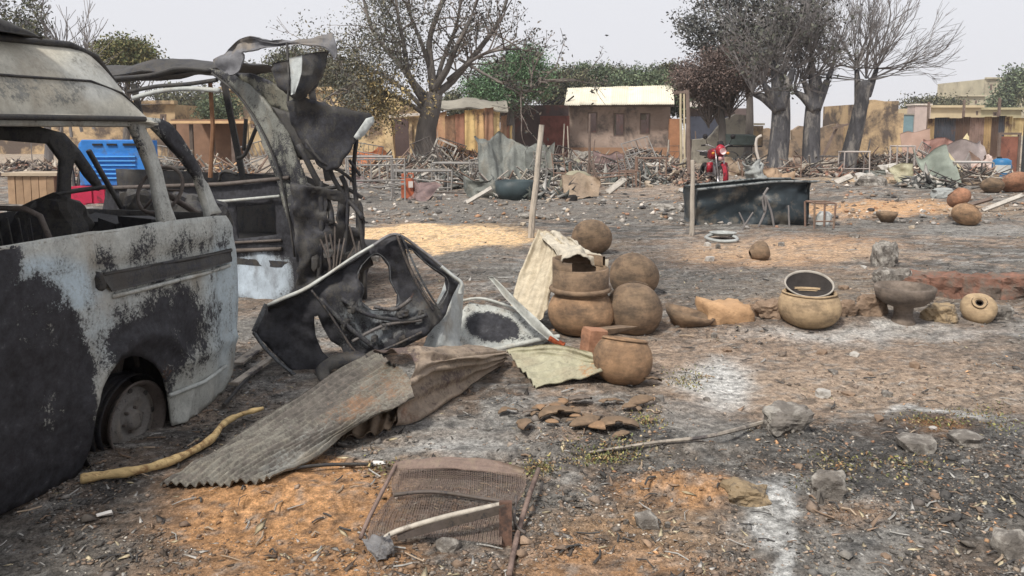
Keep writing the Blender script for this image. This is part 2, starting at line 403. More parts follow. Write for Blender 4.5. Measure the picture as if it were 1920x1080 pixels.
# ------------------------------------------------------------------ ground
# patches as (photo position, half sizes in px, colour, strength): fixed stains of sand, ash and char on the soil
CH = (.068, .065, .063); GR = (.185, .17, .152); LG = (.33, .32, .30); WH = (.66, .66, .64)
OR = (.56, .31, .15); OR2 = (.78, .54, .31); TAN = (.36, .28, .205); BR = (.22, .155, .11); PK = (.40, .30, .225)
PATCH = [
 (830, 443, 185, 23, OR2, 1.0, .2), (760, 462, 110, 14, OR2, .9, .3), (1120, 458, 60, 10, TAN, .6, .5),
 (1450, 470, 230, 26, PK, .8, .5), (1400, 492, 150, 16, OR, .4, .5), (1560, 455, 120, 12, OR, .35, .6),
 (1650, 392, 150, 15, OR, .75, .4), (1860, 395, 90, 14, TAN, .6, .5), (1680, 338, 160, 6, OR2, .6, .5), (1280, 350, 90, 5, PK, .7, .5),
 (1640, 420, 250, 9, GR, .6, .5), (1820, 430, 120, 10, LG, .6, .5),
 (540, 950, 230, 76, OR, 1.0, .3), (600, 900, 80, 34, OR, 1, .4), (480, 1060, 300, 70, OR, .9, .4), (330, 1060, 120, 40, BR, .5, .6),
 (1270, 918, 110, 32, OR, .85, .35), (1210, 1000, 190, 55, (.45, .29, .17), .75, .5), (1120, 1060, 220, 40, OR, .6, .5), (1600, 968, 80, 25, OR, .4, .6),
 (1365, 588, 60, 22, OR, .8, .4), (1500, 660, 400, 45, PK, .8, .6), (1600, 725, 400, 40, (.42, .32, .24), .9, .5), (1560, 560, 260, 40, TAN, .5, .6), (1350, 770, 170, 30, PK, .5, .6),
 (1700, 620, 260, 14, WH, .45, .7), (1560, 630, 130, 14, WH, .5, .6), (1345, 712, 70, 34, WH, .85, .5), (1290, 790, 90, 24, LG, .7, .6), (1350, 745, 50, 20, WH, .6, .6),
 (850, 815, 130, 34, LG, .75, .6), (880, 840, 110, 16, WH, .6, .6), (1000, 800, 90, 30, LG, .5, .6), (1010, 850, 130, 18, LG, .6, .6),
 (1430, 985, 42, 44, (.75, .75, .73), 1.5, .3), (1452, 945, 38, 40, (.75, .75, .73), 1.5, .3), (1470, 1035, 26, 50, (.75, .75, .73), 1.5, .35), (1410, 985, 60, 22, WH, .5, .6), (1440, 1000, 110, 70, LG, .45, .6),
 (1770, 765, 130, 5, WH, .8, .5), (1720, 830, 330, 45, CH, .75, .6), (1650, 880, 250, 40, CH, .6, .6), (1250, 880, 200, 14, CH, .4, .7),
 (1200, 850, 240, 16, GR, .6, .6), (1850, 1000, 150, 80, GR, .6, .6), (1870, 930, 90, 40, CH, .6, .6), (1800, 1050, 140, 40, BR, .5, .6), (1600, 1050, 130, 50, LG, .35, .6),
 (1750, 790, 60, 14, (.4, .2, .08), .6, .5), (1100, 780, 110, 20, BR, .4, .6),
 (1250, 510, 130, 40, CH, .6, .6), (1340, 540, 120, 26, GR, .7, .6), (1150, 450, 120, 40, CH, .4, .6), (1600, 610, 300, 12, BR, .6, .6),
 (860, 390, 260, 20, GR, .8, .6), (900, 480, 70, 30, GR, .7, .6), (940, 430, 80, 20, CH, .5, .6), (1150, 400, 180, 16, GR, .7, .6), (1230, 360, 100, 8, PK, .5, .6),
 (100, 1040, 220, 50, GR, .9, .5), (250, 950, 130, 40, CH, .55, .6), (480, 800, 120, 60, GR, .7, .6), (400, 840, 100, 40, CH, .5, .6), (560, 620, 130, 50, LG, .55, .6), (660, 760, 130, 60, GR, .5, .6),
 (1280, 860, 300, 20, GR, .5, .6), (815, 444, 165, 19, OR2, 1.0, .18), (780, 462, 110, 12, OR2, 1.0, .25), (1480, 474, 200, 18, (.56, .38, .24), .7, .5), (1650, 392, 160, 13, (.58, .36, .2), .8, .4), (760, 620, 90, 40, OR, .5, .5), (740, 530, 60, 40, PK, .6, .6), (850, 600, 80, 60, BR, .5, .6),
]
MOUND = [(540, 930, 200, 60, .07), (1270, 915, 120, 30, .07), (1200, 850, 400, 12, .05), (1480, 820, 120, 30, .06), (1640, 600, 320, 22, .07), (850, 880, 160, 12, .03), (1150, 770, 120, 30, .04)]
MND = []
for (u, v, ru, rv, h) in MOUND:
    p = G(u, v); a = G(u+ru, v); b = G(u, v-rv*.7); c = G(u, v+rv*.7)
    MND.append((p.x, p.y, abs(a.x-p.x), max(.08, abs(b.y-c.y)/2), h))
def gz_np(x, y):
    f = 1/(1+np.maximum(y, 0)*.05)
    z = (fbm(x*.45+3, y*.45, 21, 3)-.5)*.10+(fbm(x*2.2, y*2.2+5, 31, 4)-.5)*.055*f+(fbm(x*9, y*9, 41, 3)-.5)*.022*f
    for (cx, cy, rx, ry, h) in MND: z = z+h*np.exp(-((x-cx)/rx)**2*1.3-((y-cy)/ry)**2*1.3)
    # rough strip of ash in the middle distance
    z = z+sst(12, 16, y)*(1-sst(26, 34, y))*(fbm(x*1.3, y*.7, 77, 4)-.45)*.16
    return z*sst(-.4, 1.2, np.abs(x)+np.abs(y)*0+1.3)
def gz(x, y): return float(gz_np(np.array([float(x)]), np.array([float(y)]))[0])
def GS(u, v, sink=0.0):
    """point on the uneven ground seen at photo position u,v"""
    p = G(u, v)
    for _ in range(4): p = G(u, v, gz(p.x, p.y))
    return Vector((p.x, p.y, gz(p.x, p.y)-sink))
def clean(x, y):
    u, v = proj(np.stack([x, y, 0*x], 1)); v = np.where(y < 2.2, 1400, v); o = np.zeros_like(u)
    wu = u+(fbm(x*3, y*3, 5, 4)-.5)*90; wv = v+(fbm(x*3+9, y*3, 6, 4)-.5)*46*np.clip((v-240)/400, .12, 1)
    for (cu, cv, ru, rv, col, st, so) in PATCH:
        if col[0] > .4: o = np.maximum(o, blob(wu, wv, cu, cv, ru, rv, 0, so)*min(1, st))
    return o
def gcol(x, y):
    """soil colour (albedo) at ground positions"""
    u, v = proj(np.stack([x, y, 0*x], 1)); v = np.where(y < 2.2, 1200+(2.2-y)*400, v)
    wu = u+(fbm(x*3, y*3, 5, 4)-.5)*90; wv = v+(fbm(x*3+9, y*3, 6, 4)-.5)*46*np.clip((v-240)/400, .12, 1)
    n = fbm(x*1.1, y*1.6, 1, 5); m = fbm(x*4.5+2, y*7, 2, 5); f = fbm(x*16, y*22, 3, 4)
    c = np.array(GR)[None]*np.ones((len(x), 1))
    def lay(col, w):
        nonlocal c; w = np.clip(w, 0, 1)[:, None]; c = c*(1-w)+np.array(col)[None]*w
    lay(PK, sst(.5, .62, n)*.75); lay(CH, sst(.47, .6, m)*.8); lay(BR, sst(.5, .62, fbm(x*1.7+31, y*2.6, 12, 5))*.6); lay(LG, sst(.57, .68, fbm(x*3.1+7, y*6, 8, 5))*.8)
    far = sst(22, 34, y); lay((.46, .37, .28), far*.7)
    for (cu, cv, ru, rv, col, st, so) in PATCH:
        b = blob(wu, wv, cu, cv, ru, rv, 0, so); lay(col, b*st*(.72+.5*m))
    lay(CH, sst(.56, .7, f)*.55); lay(LG, sst(.60, .72, fbm(x*19+5, y*26, 9, 4))*.5)
    return c
ys = np.concatenate([np.array([-60, -30, -15, -8, -4, -2, -1, 0, .8]), 1.4*np.power(60/1.4, np.linspace(0, 1, 560)), np.array([70, 85, 110, 160, 260, 500, 900])])
tt = np.linspace(-1, 1, 520); aa = np.sign(tt)*np.abs(tt)**1.25
Y, A = np.meshgrid(ys, aa, indexing='ij'); X = A*(np.abs(Y)*1.15+3.6)
gx = X.ravel(); gy = Y.ravel(); gzv = gz_np(gx, gy); gzv = np.where((gy > 45) | (gy < .5), gzv*.3, gzv)
ni, nj = X.shape; idx = np.arange(ni*nj).reshape(ni, nj)
GF = np.stack([idx[:-1, :-1], idx[:-1, 1:], idx[1:, 1:], idx[1:, :-1]], -1).reshape(-1, 4)
def ground_mat():
    k = NT('scorched_soil'); a = k.attr('Col'); kk = k.math('MULTIPLY_ADD', k.attr('K').outputs['Fac'], -.85, 1.0); F_ = lambda r: k.math('MULTIPLY', r, kk)
    n1 = k.noise(26, 12, .8); n2 = k.noise(110, 8, .75); n3 = k.noise(7, 8, .7, dist=.6)
    c = k.mix(F_(k.ramp(n3, [(.50, 0.0), (.63, .5)])), a.outputs['Color'], (.07, .07, .072)); c = k.mix(F_(k.ramp(k.noise(11, 9, .72, dist=.5), [(.57, 0.0), (.66, .5)])), c, (.38, .36, .33))
    c = k.mix(1.0, c, k.ramp(n1, [(.36, .42), (.5, 1.0), (.64, 1.75)]), 'MULTIPLY')
    c = k.mix(1.0, c, k.ramp(n2, [(.35, .62), (.65, 1.35)]), 'MULTIPLY')
    c = k.mix(F_(k.ramp(k.noise(60, 6, .8), [(.57, 0.0), (.64, .8)])), c, (.045, .045, .045))
    c = k.mix(k.ramp(k.noise(75, 6, .8, stretch=(1, 1.3, 1)), [(.60, 0.0), (.66, .75)]), c, (.52, .49, .44))
    k.l(c, k.b.inputs['Base Color']); k.b.inputs['Roughness'].default_value = 1; k.b.inputs['Specular IOR Level'].default_value = .1
    h = k.math('ADD', n1, k.math('ADD', k.math('MULTIPLY', n2, .35), n3)); k.bump(h, .9, .03); return k.m
mesh('ground', np.stack([gx, gy, gzv], 1), GF, ground_mat(), kind='structure', smooth=True, attrs={'Col': gcol(gx, gy), 'K': np.repeat(clean(gx, gy)[:, None], 3, 1)}, keep=True)

# loose litter: cinders, chips of clay, ash lumps; small beyond counting
def scatter(name, n, umin, umax, vmin, vmax, size, cols, flat=.5, power=1.0, sd=3, dens=None, mat=None, elong=1.0, tint=0.0, lift=0.0):
    r = np.random.RandomState(sd); u = r.uniform(umin, umax, n); v = vmin+(vmax-vmin)*r.uniform(0, 1, n)**power
    if dens is not None: k = r.uniform(0, 1, n) < dens(u, v); u, v = u[k], v[k]; n = len(u)
    d = np.stack([(u-960)/FPX, math.cos(PITCH)+math.sin(PITCH)*(398-v)/FPX, -math.sin(PITCH)+math.cos(PITCH)*(398-v)/FPX], 1)
    t = -CAMZ/d[:, 2]; x = d[:, 0]*t; y = d[:, 1]*t; z = gz_np(x, y)
    s = size[0]*np.power(size[1]/size[0], r.uniform(0, 1, n)**1.8)*(1+np.minimum(y, 30)*.035)
    # octahedron-like chip, jittered
    base = np.array([[1, 0, 0], [0, 1, 0], [-1, 0, 0], [0, -1, 0], [0, 0, 1], [0, 0, -1]], float)
    P = base[None]*(1+r.uniform(-.35, .35, (n, 6, 1)))+r.uniform(-.25, .25, (n, 6, 3))
    P[:, :, 2] *= flat; P[:, :, 0] *= elong
    th = r.uniform(0, 6.28, n); ti = r.normal(0, .35, n); ct, st = np.cos(th)[:, None], np.sin(th)[:, None]
    zz = P[:, :, 2]+P[:, :, 0]*ti[:, None]
    P2 = np.stack([P[:, :, 0]*ct-P[:, :, 1]*st, P[:, :, 0]*st+P[:, :, 1]*ct, zz], -1)*s[:, None, None]
    P2 += np.stack([x, y, z+s*flat*.45+lift], 1)[:, None]
    F0 = np.array([[0, 1, 4], [1, 2, 4], [2, 3, 4], [3, 0, 4], [1, 0, 5], [2, 1, 5], [3, 2, 5], [0, 3, 5]])
    F = (F0[None]+(np.arange(n)*6)[:, None, None]).reshape(-1, 3)
    ca = np.array(cols)[r.randint(0, len(cols), n)]*r.uniform(.6, 1.4, (n, 1))
    if tint: ca = ca*(1-tint)+gcol(x, y)*tint
    return mesh(name, P2.reshape(-1, 3), F, mat or vcm('litter', contrast=.3), kind='stuff', attrs={'Col': np.repeat(ca, 6, 0)}, keep=True)
def dn(u, v):
    x = fbm(u/150, v/60, 51, 4); o = np.zeros_like(u); t_ = CAMZ*1500/np.maximum(v-240, 20); o = clean((u-960)/1500*t_*1.01, t_*.985)*.8
    for (cu, cv, ru, rv, k) in ((540, 950, 230, 90, 1), (840, 444, 170, 22, 1), (1210, 1000, 190, 60, .6), (1445, 985, 50, 90, 1), (1500, 690, 350, 60, .75), (1450, 470, 230, 26, .8)): o = np.maximum(o, blob(u, v, cu, cv, ru, rv)*k)
    return np.clip(sst(.36, .62, x)+.12, 0, 1)*(1-.85*o)
scatter('cinder_litter', 42000, -60, 1980, 300, 1110, (.003, .013), [CH, CH, (.03, .03, .03), BR, GR], .5, .75, 3, dn, tint=.25)
scatter('ash_flakes', 20000, -60, 1980, 310, 1110, (.003, .009), [LG, GR, GR, TAN, (.5, .46, .4)], .28, .8, 4, dn, tint=.2)
scatter('clay_chips', 2600, 900, 1980, 430, 1110, (.004, .014), [OR, BR, TAN, PK, (.3, .15, .08)], .4, .8, 5, dn, tint=.3)
scatter('rubble_gravel', 3800, 640, 1960, 296, 420, (.012, .05), [CH, GR, LG, TAN, BR, (.5, .45, .4), (.3, .17, .1)], .6, 1.0, 6, lambda u, v: .3+.7*sst(.4, .6, fbm(u/60, v/14, 8, 4)), tint=.1)
scatter('straw_litter', 5500, -60, 1980, 420, 1110, (.005, .014), [CH, (.04, .035, .03), BR, LG, (.42, .36, .24)], .12, .8, 8, dn, elong=3.0, tint=.1)
scatter('cinder_clods', 900, -60, 1980, 440, 1110, (.01, .035), [CH, (.05, .05, .05), GR, BR, CH, (.12, .1, .09)], .45, .9, 12, dn, tint=.35)
# dry leaves and low green sprouts
def leaves(name, C, n, spread, size, cols, sd, mat, flatten=1.0, **kw):
    r = np.random.RandomState(sd); C = np.asarray(C, float); k = r.randint(0, len(C), n)
    spread = np.asarray(spread, float); sp = spread[k][:, None] if spread.ndim == 1 else spread
    p = C[k]+r.normal(0, 1, (n, 3))*sp*np.array([1, 1, flatten])
    s = size[0]+(size[1]-size[0])*r.uniform(0, 1, n)
    a = r.normal(0, 1, (n, 3)); a /= np.linalg.norm(a, axis=1)[:, None]; b = np.cross(a, r.normal(0, 1, (n, 3))); b /= np.linalg.norm(b, axis=1)[:, None]
    a = a*s[:, None]; b = b*(s*.45)[:, None]; off = np.cross(a, b)/(s[:, None]+1e-6)*.5
    V = np.stack([p-a, p+b+off, p+a, p-b+off], 1).reshape(-1, 3); F = np.arange(n*4).reshape(n, 4)
    cc = np.array(cols)[r.randint(0, len(cols), n)]*r.uniform(.6, 1.45, (n, 1))
    return mesh(name, V, F, mat, attrs={'Col': np.repeat(cc, 4, 0)}, **kw)
LM = vcm('leaf_surface', rough=.85, contrast=.15, scale=30, bump=.1)
sp = []
for (u, v, n, w, h) in ((1140, 858, 60, 70, 12), (1010, 880, 26, 20, 12), (1560, 880, 22, 60, 30), (1290, 710, 24, 30, 22), (1850, 790, 20, 60, 30), (1210, 790, 14, 20, 12), (1740, 790, 20, 50, 10), (720, 880, 8, 20, 8), (1180, 600, 6, 30, 8), (1690, 860, 14, 80, 30)):
    for _ in range(n): sp.append(tuple(GS(u+random.gauss(0, w*.5), v+random.gauss(0, h*.5))+Vector((0, 0, .01))))
leaves('dry_leaf_litter', sp, 3400, .04, (.005, .012), [(.25, .24, .09), (.14, .16, .07), (.35, .27, .14), (.07, .07, .06), (.2, .12, .06)], 5, LM, .28, kind='stuff', keep=True)
# ------------------------------------------------------------------ burnt minibus in front, left
BM = burnt('burnt_body_metal', paint=(.43, .44, .41), lvl=.0, rlvl=-.22, blue=(.50, .60, .66), scale=6)
BK = burnt('charred_metal', paint=(.06, .058, .056), lvl=.42, rlvl=-.12, scale=7, heat=(.06, .045, .035), fl=.06)
BKR = burnt('charred_rusty_metal', paint=(.12, .1, .09), lvl=.25, rlvl=-.05, scale=7, heat=(.09, .07, .05), fl=.1)
v1O = Vector((-1.64, 4.5, 0)); v1d = Vector((math.sin(R(15.8)), math.cos(R(15.8)), 0)); v1n = Vector((v1d.y, -v1d.x, 0))
V1 = Plane(v1O, v1d, (0, 0, 1))
V1F = Plane(v1O-v1n*1.62, v1d, (0, 0, 1))
cr0 = lambda a, b: .02*noise.noise(Vector((a*3, b*3, 1)))
PW0 = pm('ash_white_box', (.5, .47, .38), .2, 9)
def v1(s, w, z): return v1O+v1d*s+v1n*w+Vector((0, 0, z))
van = thing('burnt_minibus', 'burnt out high roof minibus with glassless windows, its rear running off the left edge', 'minibus', (v1O.x, v1O.y, 0), world=True)
def clampv(x, a, b): return max(a, min(b, x))
def vbulge(s, z):
    o = -.05*((z-.6)/.6)**2 if z < 1.1 else -.035-(z-1.1)*.13
    if s > -.12: o -= .045*min(1.0, (s+.12)/.12)**2
    # creases and dents
    o += .006*math.sin(z*34)*(1 if .80 < z < .98 else 0)*0
    o += .016*noise.noise(Vector((s*2.2, z*2.5, 1)))+.008*noise.noise(Vector((s*7, z*8, 4)))
    # wheel arch lip
    r = math.hypot(s+.67, (z-.2)*.95); o += .03*math.exp(-((r-.36)/.035)**2)
    # lower character line at rocker
    o += .018*math.exp(-((z-.36)/.03)**2)*(1 if s > -.4 else .3)
    # recess round the moulding
    if -.93 < s < -.02 and .86 < z < .98: o -= .018
    return o
def vpx(u, v):
    a, b = V1.px(u, v)
    for _ in range(3):
        P = Plane(v1O+v1n*vbulge(a, b), v1d, (0, 0, 1)); a, b = P.px(u, v)
    return (a, b)
def v1mask(u, v, V):
    s0 = np.maximum(blob(u, v, 60, 740, 115, 230, 0, .12), blob(u, v, -60, 700, 130, 330, 0, .2)); s0 = np.maximum(s0, blob(u, v, 120, 860, 60, 130, 0, .2))
    s0 = np.maximum(s0, .85*blob(u, v, 300, 640, 78, 66, -30, .6)); s0 = np.maximum(s0, .8*blob(u, v, 335, 590, 40, 60, 10, .6))
    s0 = np.maximum(s0, .9*blob(u, v, 335, 640, 42, 66, 0, .5)); s0 = np.maximum(s0, .5*blob(u, v, 255, 560, 30, 26, 0, .4)); s0 = np.maximum(s0, .55*blob(u, v, 200, 500, 18, 40, -20, .4))
    s0 = np.maximum(s0, .45*blob(u, v, 290, 700, 40, 18, 30, .4))
    s0 = s0-.36*blob(u, v, 90, 770, 60, 45, -20, .5)-.2*blob(u, v, 60, 620, 80, 60, 0, .5)
    b = np.maximum(blob(u, v, 100, 535, 98, 52, 6, .22), .8*blob(u, v, 425, 560, 40, 120, 0, .5)); b = np.maximum(b, .55*blob(u, v, 210, 620, 60, 70, 40, .6)); b = np.maximum(b, .5*blob(u, v, 150, 660, 26, 90, 0, .6))
    s0 = s0-.25*b-.25*blob(u, v, 400, 690, 60, 60, 0, .4)-.2*blob(u, v, 400, 440, 60, 34)
    r = .42*blob(u, v, 300, 690, 44, 26, 30, .5)+.28*blob(u, v, 385, 640, 22, 70, 0, .6)
    st = fbm(V[:, 1]*16, V[:, 2]*2.2, 3, 4)-.5
    s0 = np.maximum(s0, .9*blob(u, v, 300, 625, 95, 84, -20, .6)); s0 = np.maximum(s0, .75*blob(u, v, 120, 880, 110, 120, 0, .4)); s0 = s0+.2*sst(560, 800, v)*(u < 330); s0 = s0-.3*blob(u, v, 262, 575, 30, 40, 30, .6)
    s0 = s0+.28*blob(u, v, 300, 470, 160, 26, -12, .6)+.25*blob(u, v, 300, 520, 130, 14, -12, .6)
    return (s0*.92+.2+st*.5*np.clip(s0+.35, 0, 1)), r+.05+.1*blob(u, v, 250, 680, 100, 60, 0, .6), b
arch = [(338, 800), (326, 742), (312, 708), (292, 682), (268, 669), (245, 668), (222, 676), (202, 696), (186, 728), (175, 772), (168, 820), (163, 884)]
A2 = [V1.px(*p) for p in arch]
body = [(-.09, 1.112)]+[vpx(*p) for p in [(424, 404), (436, 425), (443, 470), (447, 560), (445, 640), (437, 700), (420, 735), (400, 752), (370, 778)]]+A2+[V1.px(150, 902), (-1.6, .035), (-4.3, .05), (-4.3, 1.12), (-1.9, 1.125), (-.5, 1.125)]
panel('body_side', BM, body, V1, step=.03, thick=.012, off=vbulge, mask=v1mask, pxl=False, parent=van)
hA = [(272, 240), (291, 237), (324, 275), (347, 300), (372, 332), (386, 372), (396, 412), (354, 428), (338, 428), (322, 390), (306, 325), (290, 275)]
hM = [vpx(*p) for p in [(248, 236), (272, 290), (291, 340), (301, 400), (306, 430)]]+[(-.9, 1.13), (-1.75, 1.13), (-1.78, 1.2), (-1.78, 1.55), (-1.74, 1.61), (-.95, 1.61)]
hR = [(-1.92, 1.13), (-3.9, 1.13), (-3.98, 1.2), (-3.95, 1.58), (-3.9, 1.61), (-1.96, 1.61), (-1.92, 1.55)]
up_o = [(-.06, 1.11), (-.5, 1.112), (-4.3, 1.112), (-4.3, 1.7), (-1.2, 1.7), (-.74, 1.672)]+[vpx(*p) for p in [(300, 222), (318, 230), (340, 255), (357, 282), (375, 312), (390, 345), (404, 378), (416, 398)]]
def upmask(u, v, V):
    s0 = np.where(V[:, 2] > 1.6, .2, .1)+.75*blob(u, v, 335, 270, 60, 26, 50, .4)+.35*blob(u, v, 372, 325, 34, 14, 60, .4)+.35*blob(u, v, 262, 270, 12, 50, -20, .5)+.3*blob(u, v, 305, 380, 10, 60, -10, .5); s0 = s0-.35*blob(u, v, 400, 410, 40, 40)
    s0 = s0+.5*blob(u, v, 60, 200, 200, 6, 3, .5)
    return s0, .1+0*u, 0*u
panel('window_frame', BM, up_o, V1, [[vpx(*p) for p in hA], hM, hR], step=.025, thick=.035, off=vbulge, mask=upmask, pxl=False, parent=van)
# roof skin over the gutter, dipping at the front to the windscreen header
def roofpt(s, q):
    wd = 1.62; w = q*wd; e = min(w, wd-w); pr = min(1.0, e/.33); prof = math.sin(pr*math.pi/2)**.72
    fr = -.40+.16*math.sin(math.pi*q); L = fr+4.25; ss = fr-L*s
    cap = min(1.0, (fr-ss)/.34); cap = math.sin(cap*math.pi/2)**.95
    z = 1.655-.03*(1-min(1, (fr-ss)/.4))+.36*prof*cap+.012*noise.noise(Vector((ss*2.5, w*2.5, 7)))
    if e < .1: z += .012*math.sin((q*40))*0
    return v1(ss, -.07-w*.97*1.0, z)
rows = [[roofpt(s, q) for q in [0, .01, .03, .06, .1, .15, .2, .3, .5, .7, .8, .85, .9, .95, 1]] for s in [0, .015, .03, .05, .075, .1, .15, .22, .32, .45, .6, .8, 1]]
def roofmask(u, v, V):
    s0 = .02+.8*blob(u, v, 20, 160, 60, 26, 0, .5)*.6+.45*blob(u, v, 130, 172, 30, 30, 60, .5)+.35*blob(u, v, 165, 120, 40, 18, 40, .5)+.25*blob(u, v, 60, 190, 90, 12)
    s0 = s0+.9*sst(2.0, 2.012, V[:, 2])+.4*(V[:, 0] < -3)*0
    b = .25*blob(u, v, 180, 140, 60, 50)
    return s0-.05, .05+0*u, b
roofm = burnt('burnt_roof_metal', paint=(.47, .45, .38), lvl=.06, rlvl=-.3, scale=4.2, var=.25, soot=(.12, .12, .11))
loft('roof', roofm, rows, 90, 90, thick=.01, mask=roofmask, parent=van)
m = MB(); m.tube([roofpt(s, .135)+Vector((0, 0, .014)) for s in (.03, .06, .1, .2, .4, .7, 1)], .017, 8)
m.tube([roofpt(s, .045)+v1n*.006 for s in (.02, .05, .1, .2, .4, .7, 1)], .006, 6)
m.build('roof_rail', BK, van, smooth=True)
m = MB(); m.tube([v1(s, -.05+.0, 1.645) for s in (-.52, -1, -2, -3, -4.25)], .014, 6); m.build('rain_gutter', BK, van, smooth=True)
# charred hump of the roof ventilator
hp = [[v1(s, -w, 2.0+h) for (w, h) in ((.18, .005), (.2, .5*k), (.34, 1.0*k), (.6, 1.05*k), (.75, .5*k), (.78, .005))] for s, k in ((-.98, .01), (-1.06, .07), (-1.25, .15), (-1.6, .2), (-2.0, .18), (-2.2, .02))]
loft('roof_ventilator', BK, hp, 26, 20, thick=.01, crumple=.01, parent=van)
# moulding rails of the sliding door on the side
def onside(u, v, w=.0):
    a, b = V1.px(u, v); return v1(a, vbulge(a, b)+w, b)
m = MB()
for va, vb in ((515, 470),): m.tube([onside(198+(443-198)*t, va+(vb-va)*t, .022) for t in (0, .25, .5, .75, 1)], .010, 6)
m.build('side_moulding', BK, van, smooth=True)
m = MB(); m.tube([onside(210+(443-210)*t, 556+(498-556)*t, .006) for t in (0, .25, .5, .75, 1)], .012, 6); m.build('lower_trim', BM, van, smooth=True, M=(.3, .1, 0))
sl = [onside(192+(443-192)*t, 516+(466-516)*t, .016) for t in (0, .2, .4, .6, .8, 1)]; sb = [onside(206+(443-206)*t, 547+(491-547)*t, .012) for t in (0, .2, .4, .6, .8, 1)]
loft('moulding_band', BK, [sl, sb], 30, 8, thick=.008, crumple=.004, parent=van)
m = MB(); m.rock(onside(196, 528, .0), (.04, .03, .06), 4, 0, 2); m.build('slot_shade_lump', BK, van)  # solid dark lump standing in for the shade in the slot
m = MB(); m.tube([onside(322, 742, .02), onside(380, 716, .03), onside(437, 688, .022)], .012, 6); m.build('sill_strip', BM, van, smooth=True, M=(-.2, .15, .1))
# front fender arch inner liner, wheel
WP = Plane(v1O-v1n*.15, v1d, (0, 0, 1)); W0 = WP.at(*WP.px(246, 786))
Mw = Matrix((v1d, Vector((0, 0, 1)), v1n)).transposed()
m = MB(); m.lathe([(.385, -.02), (.385, -.36), (.1, -.38)], v1(-.66, -.02, .24), 28, Mw, arc=1.0); m.build('wheel_housing', BK, van, smooth=True, M=(.4, .1, 0))
wh = mesh('wheel', *(lambda b: (b.v, b.f))((lambda b: (b.lathe([(.196, .03), (.202, .05), (.192, .052), (.178, .03), (.165, .0), (.16, -.05), (.19, -.09), (.196, -.12)], W0, 40, Mw), b)[1])(MB())), BKR, van, smooth=True)
m = MB(); m.lathe([(.17, .0), (.15, -.005), (.125, .018), (.10, .022), (.075, .0), (.055, .005), (.05, .03), (.03, .035), (.0, .036)], W0, 36, Mw)
m.build('wheel_disc', burnt('scorched_wheel', paint=(.17, .16, .15), lvl=.25, rlvl=.12, scale=9, rust=(.14, .08, .06)), wh, smooth=True)
for k in range(6):
    a = k*math.pi/3+.2; c = W0+Mw @ Vector((.06*math.cos(a), .06*math.sin(a), .012)); m = MB(); m.lathe([(.0, .012), (.008, .01), (.009, -.01)], c, 8, Mw); m.build('wheel_nut', BKR, wh)
for k in range(8):
    a = k*math.pi/4; c = W0+Mw @ Vector((.148*math.cos(a), .148*math.sin(a), .002)); m = MB(); m.lathe([(.0, .006), (.014, .004), (.015, .0)], c, 10, Mw); m.build('wheel_slot', BK, wh)
m = MB()
for k in range(5):
    rr = .222+.012*k; m.lathe([(rr, .02-k*.012), (rr+.006, .014-k*.012), (rr, -.02-k*.02)], W0-v1n*.02*k+Vector((0, 0, -.01*k)), 40, Mw, wob=.05, sd=k)
m.build('tyre_wire', BK, wh, smooth=True, M=(.2, .3, 0))
m = MB(); m.lathe([(.0, 0), (.10, 0), (.12, -.03)], v1(-.665, -.22, .235), 20, Mw); m.tube([v1(-.6, -.25, .3), v1(-.45, -.3, .55)], .03, 8); m.build('brake_hub', BKR, wh, smooth=True)
# floor, far side, nose, tail
F0 = lambda a, b: .01*noise.noise(Vector((a*3, b*3, 2)))
PF = Plane(v1(0, 0, .36), v1d, v1n); panel('floor', BK, [(-4.25, -1.6), (-1.12, -1.6), (-.2, -1.6), (-.1, -1.4), (-.1, -.2), (-.2, -.06), (-.25, -.06), (-.25, -.45), (-1.12, -.45), (-1.12, -.06), (-4.25, -.06)], PF, step=.1, thick=.02, off=F0, pxl=False, parent=van)
F1 = [(-80, 268), (60, 262), (92, 268), (112, 300), (106, 372), (98, 452), (-60, 470)]
F2 = [(146, 262), (170, 250), (246, 250), (270, 300), (290, 360), (300, 372), (196, 372), (170, 330)]
fo = [(-4.25, .12), (-.05, .12), (-.02, 1.1), (-.1, 1.14), (-.3, 1.4), (-.55, 1.66), (-4.25, 1.66)]
panel('far_side', BK, fo, V1F, [[V1F.px(*p) for p in F1][:0] or [(-1.55, 1.13), (-2.6, 1.13), (-2.62, 1.5), (-2.5, 1.57), (-1.75, 1.57), (-1.6, 1.45)],
      [(-.22, 1.14), (-1.36, 1.14), (-1.42, 1.35), (-1.33, 1.56), (-.62, 1.56), (-.4, 1.38)], [(-2.75, 1.13), (-4.1, 1.13), (-4.1, 1.56), (-2.8, 1.56)]],
      step=.045, thick=.03, off=F0, mask=lambda u, v, V: (.3+.0*u, .1+0*u, 0*u), pxl=False, parent=van)
m = MB()
for a, b, r in ((((-1.52, -1.5, .9)), (-1.18, -1.45, 1.58), .02), ((-1.18, -1.45, 1.58), (-.72, -1.42, 1.15), .02), ((-1.3, -1.52, 1.6), (-.9, -1.52, 1.12), .013)): m.tube([v1(*a), (v1(*a)+v1(*b))/2+Vector((.0, 0, .05)), v1(*b)], r, 6)
m.build('grab_rail', BK, van, smooth=True)
NP = Plane(v1(.0, -.8, 0), v1n, (0, 0, 1))
panel('nose_panel', BK, [(-.72, .2), (.66, .2), (.74, .7), (.7, 1.12), (-.74, 1.12), (-.76, .7)], NP, step=.06, thick=.02, off=lambda a, b: .02*noise.noise(Vector((a*4, b*4, 0))), pxl=False, parent=van)
m = MB(); m.box(v1(-.2, -.85, .93), (.3, .3, .2), Matrix.Rotation(-R(15.8), 3, 'Z'), .03)
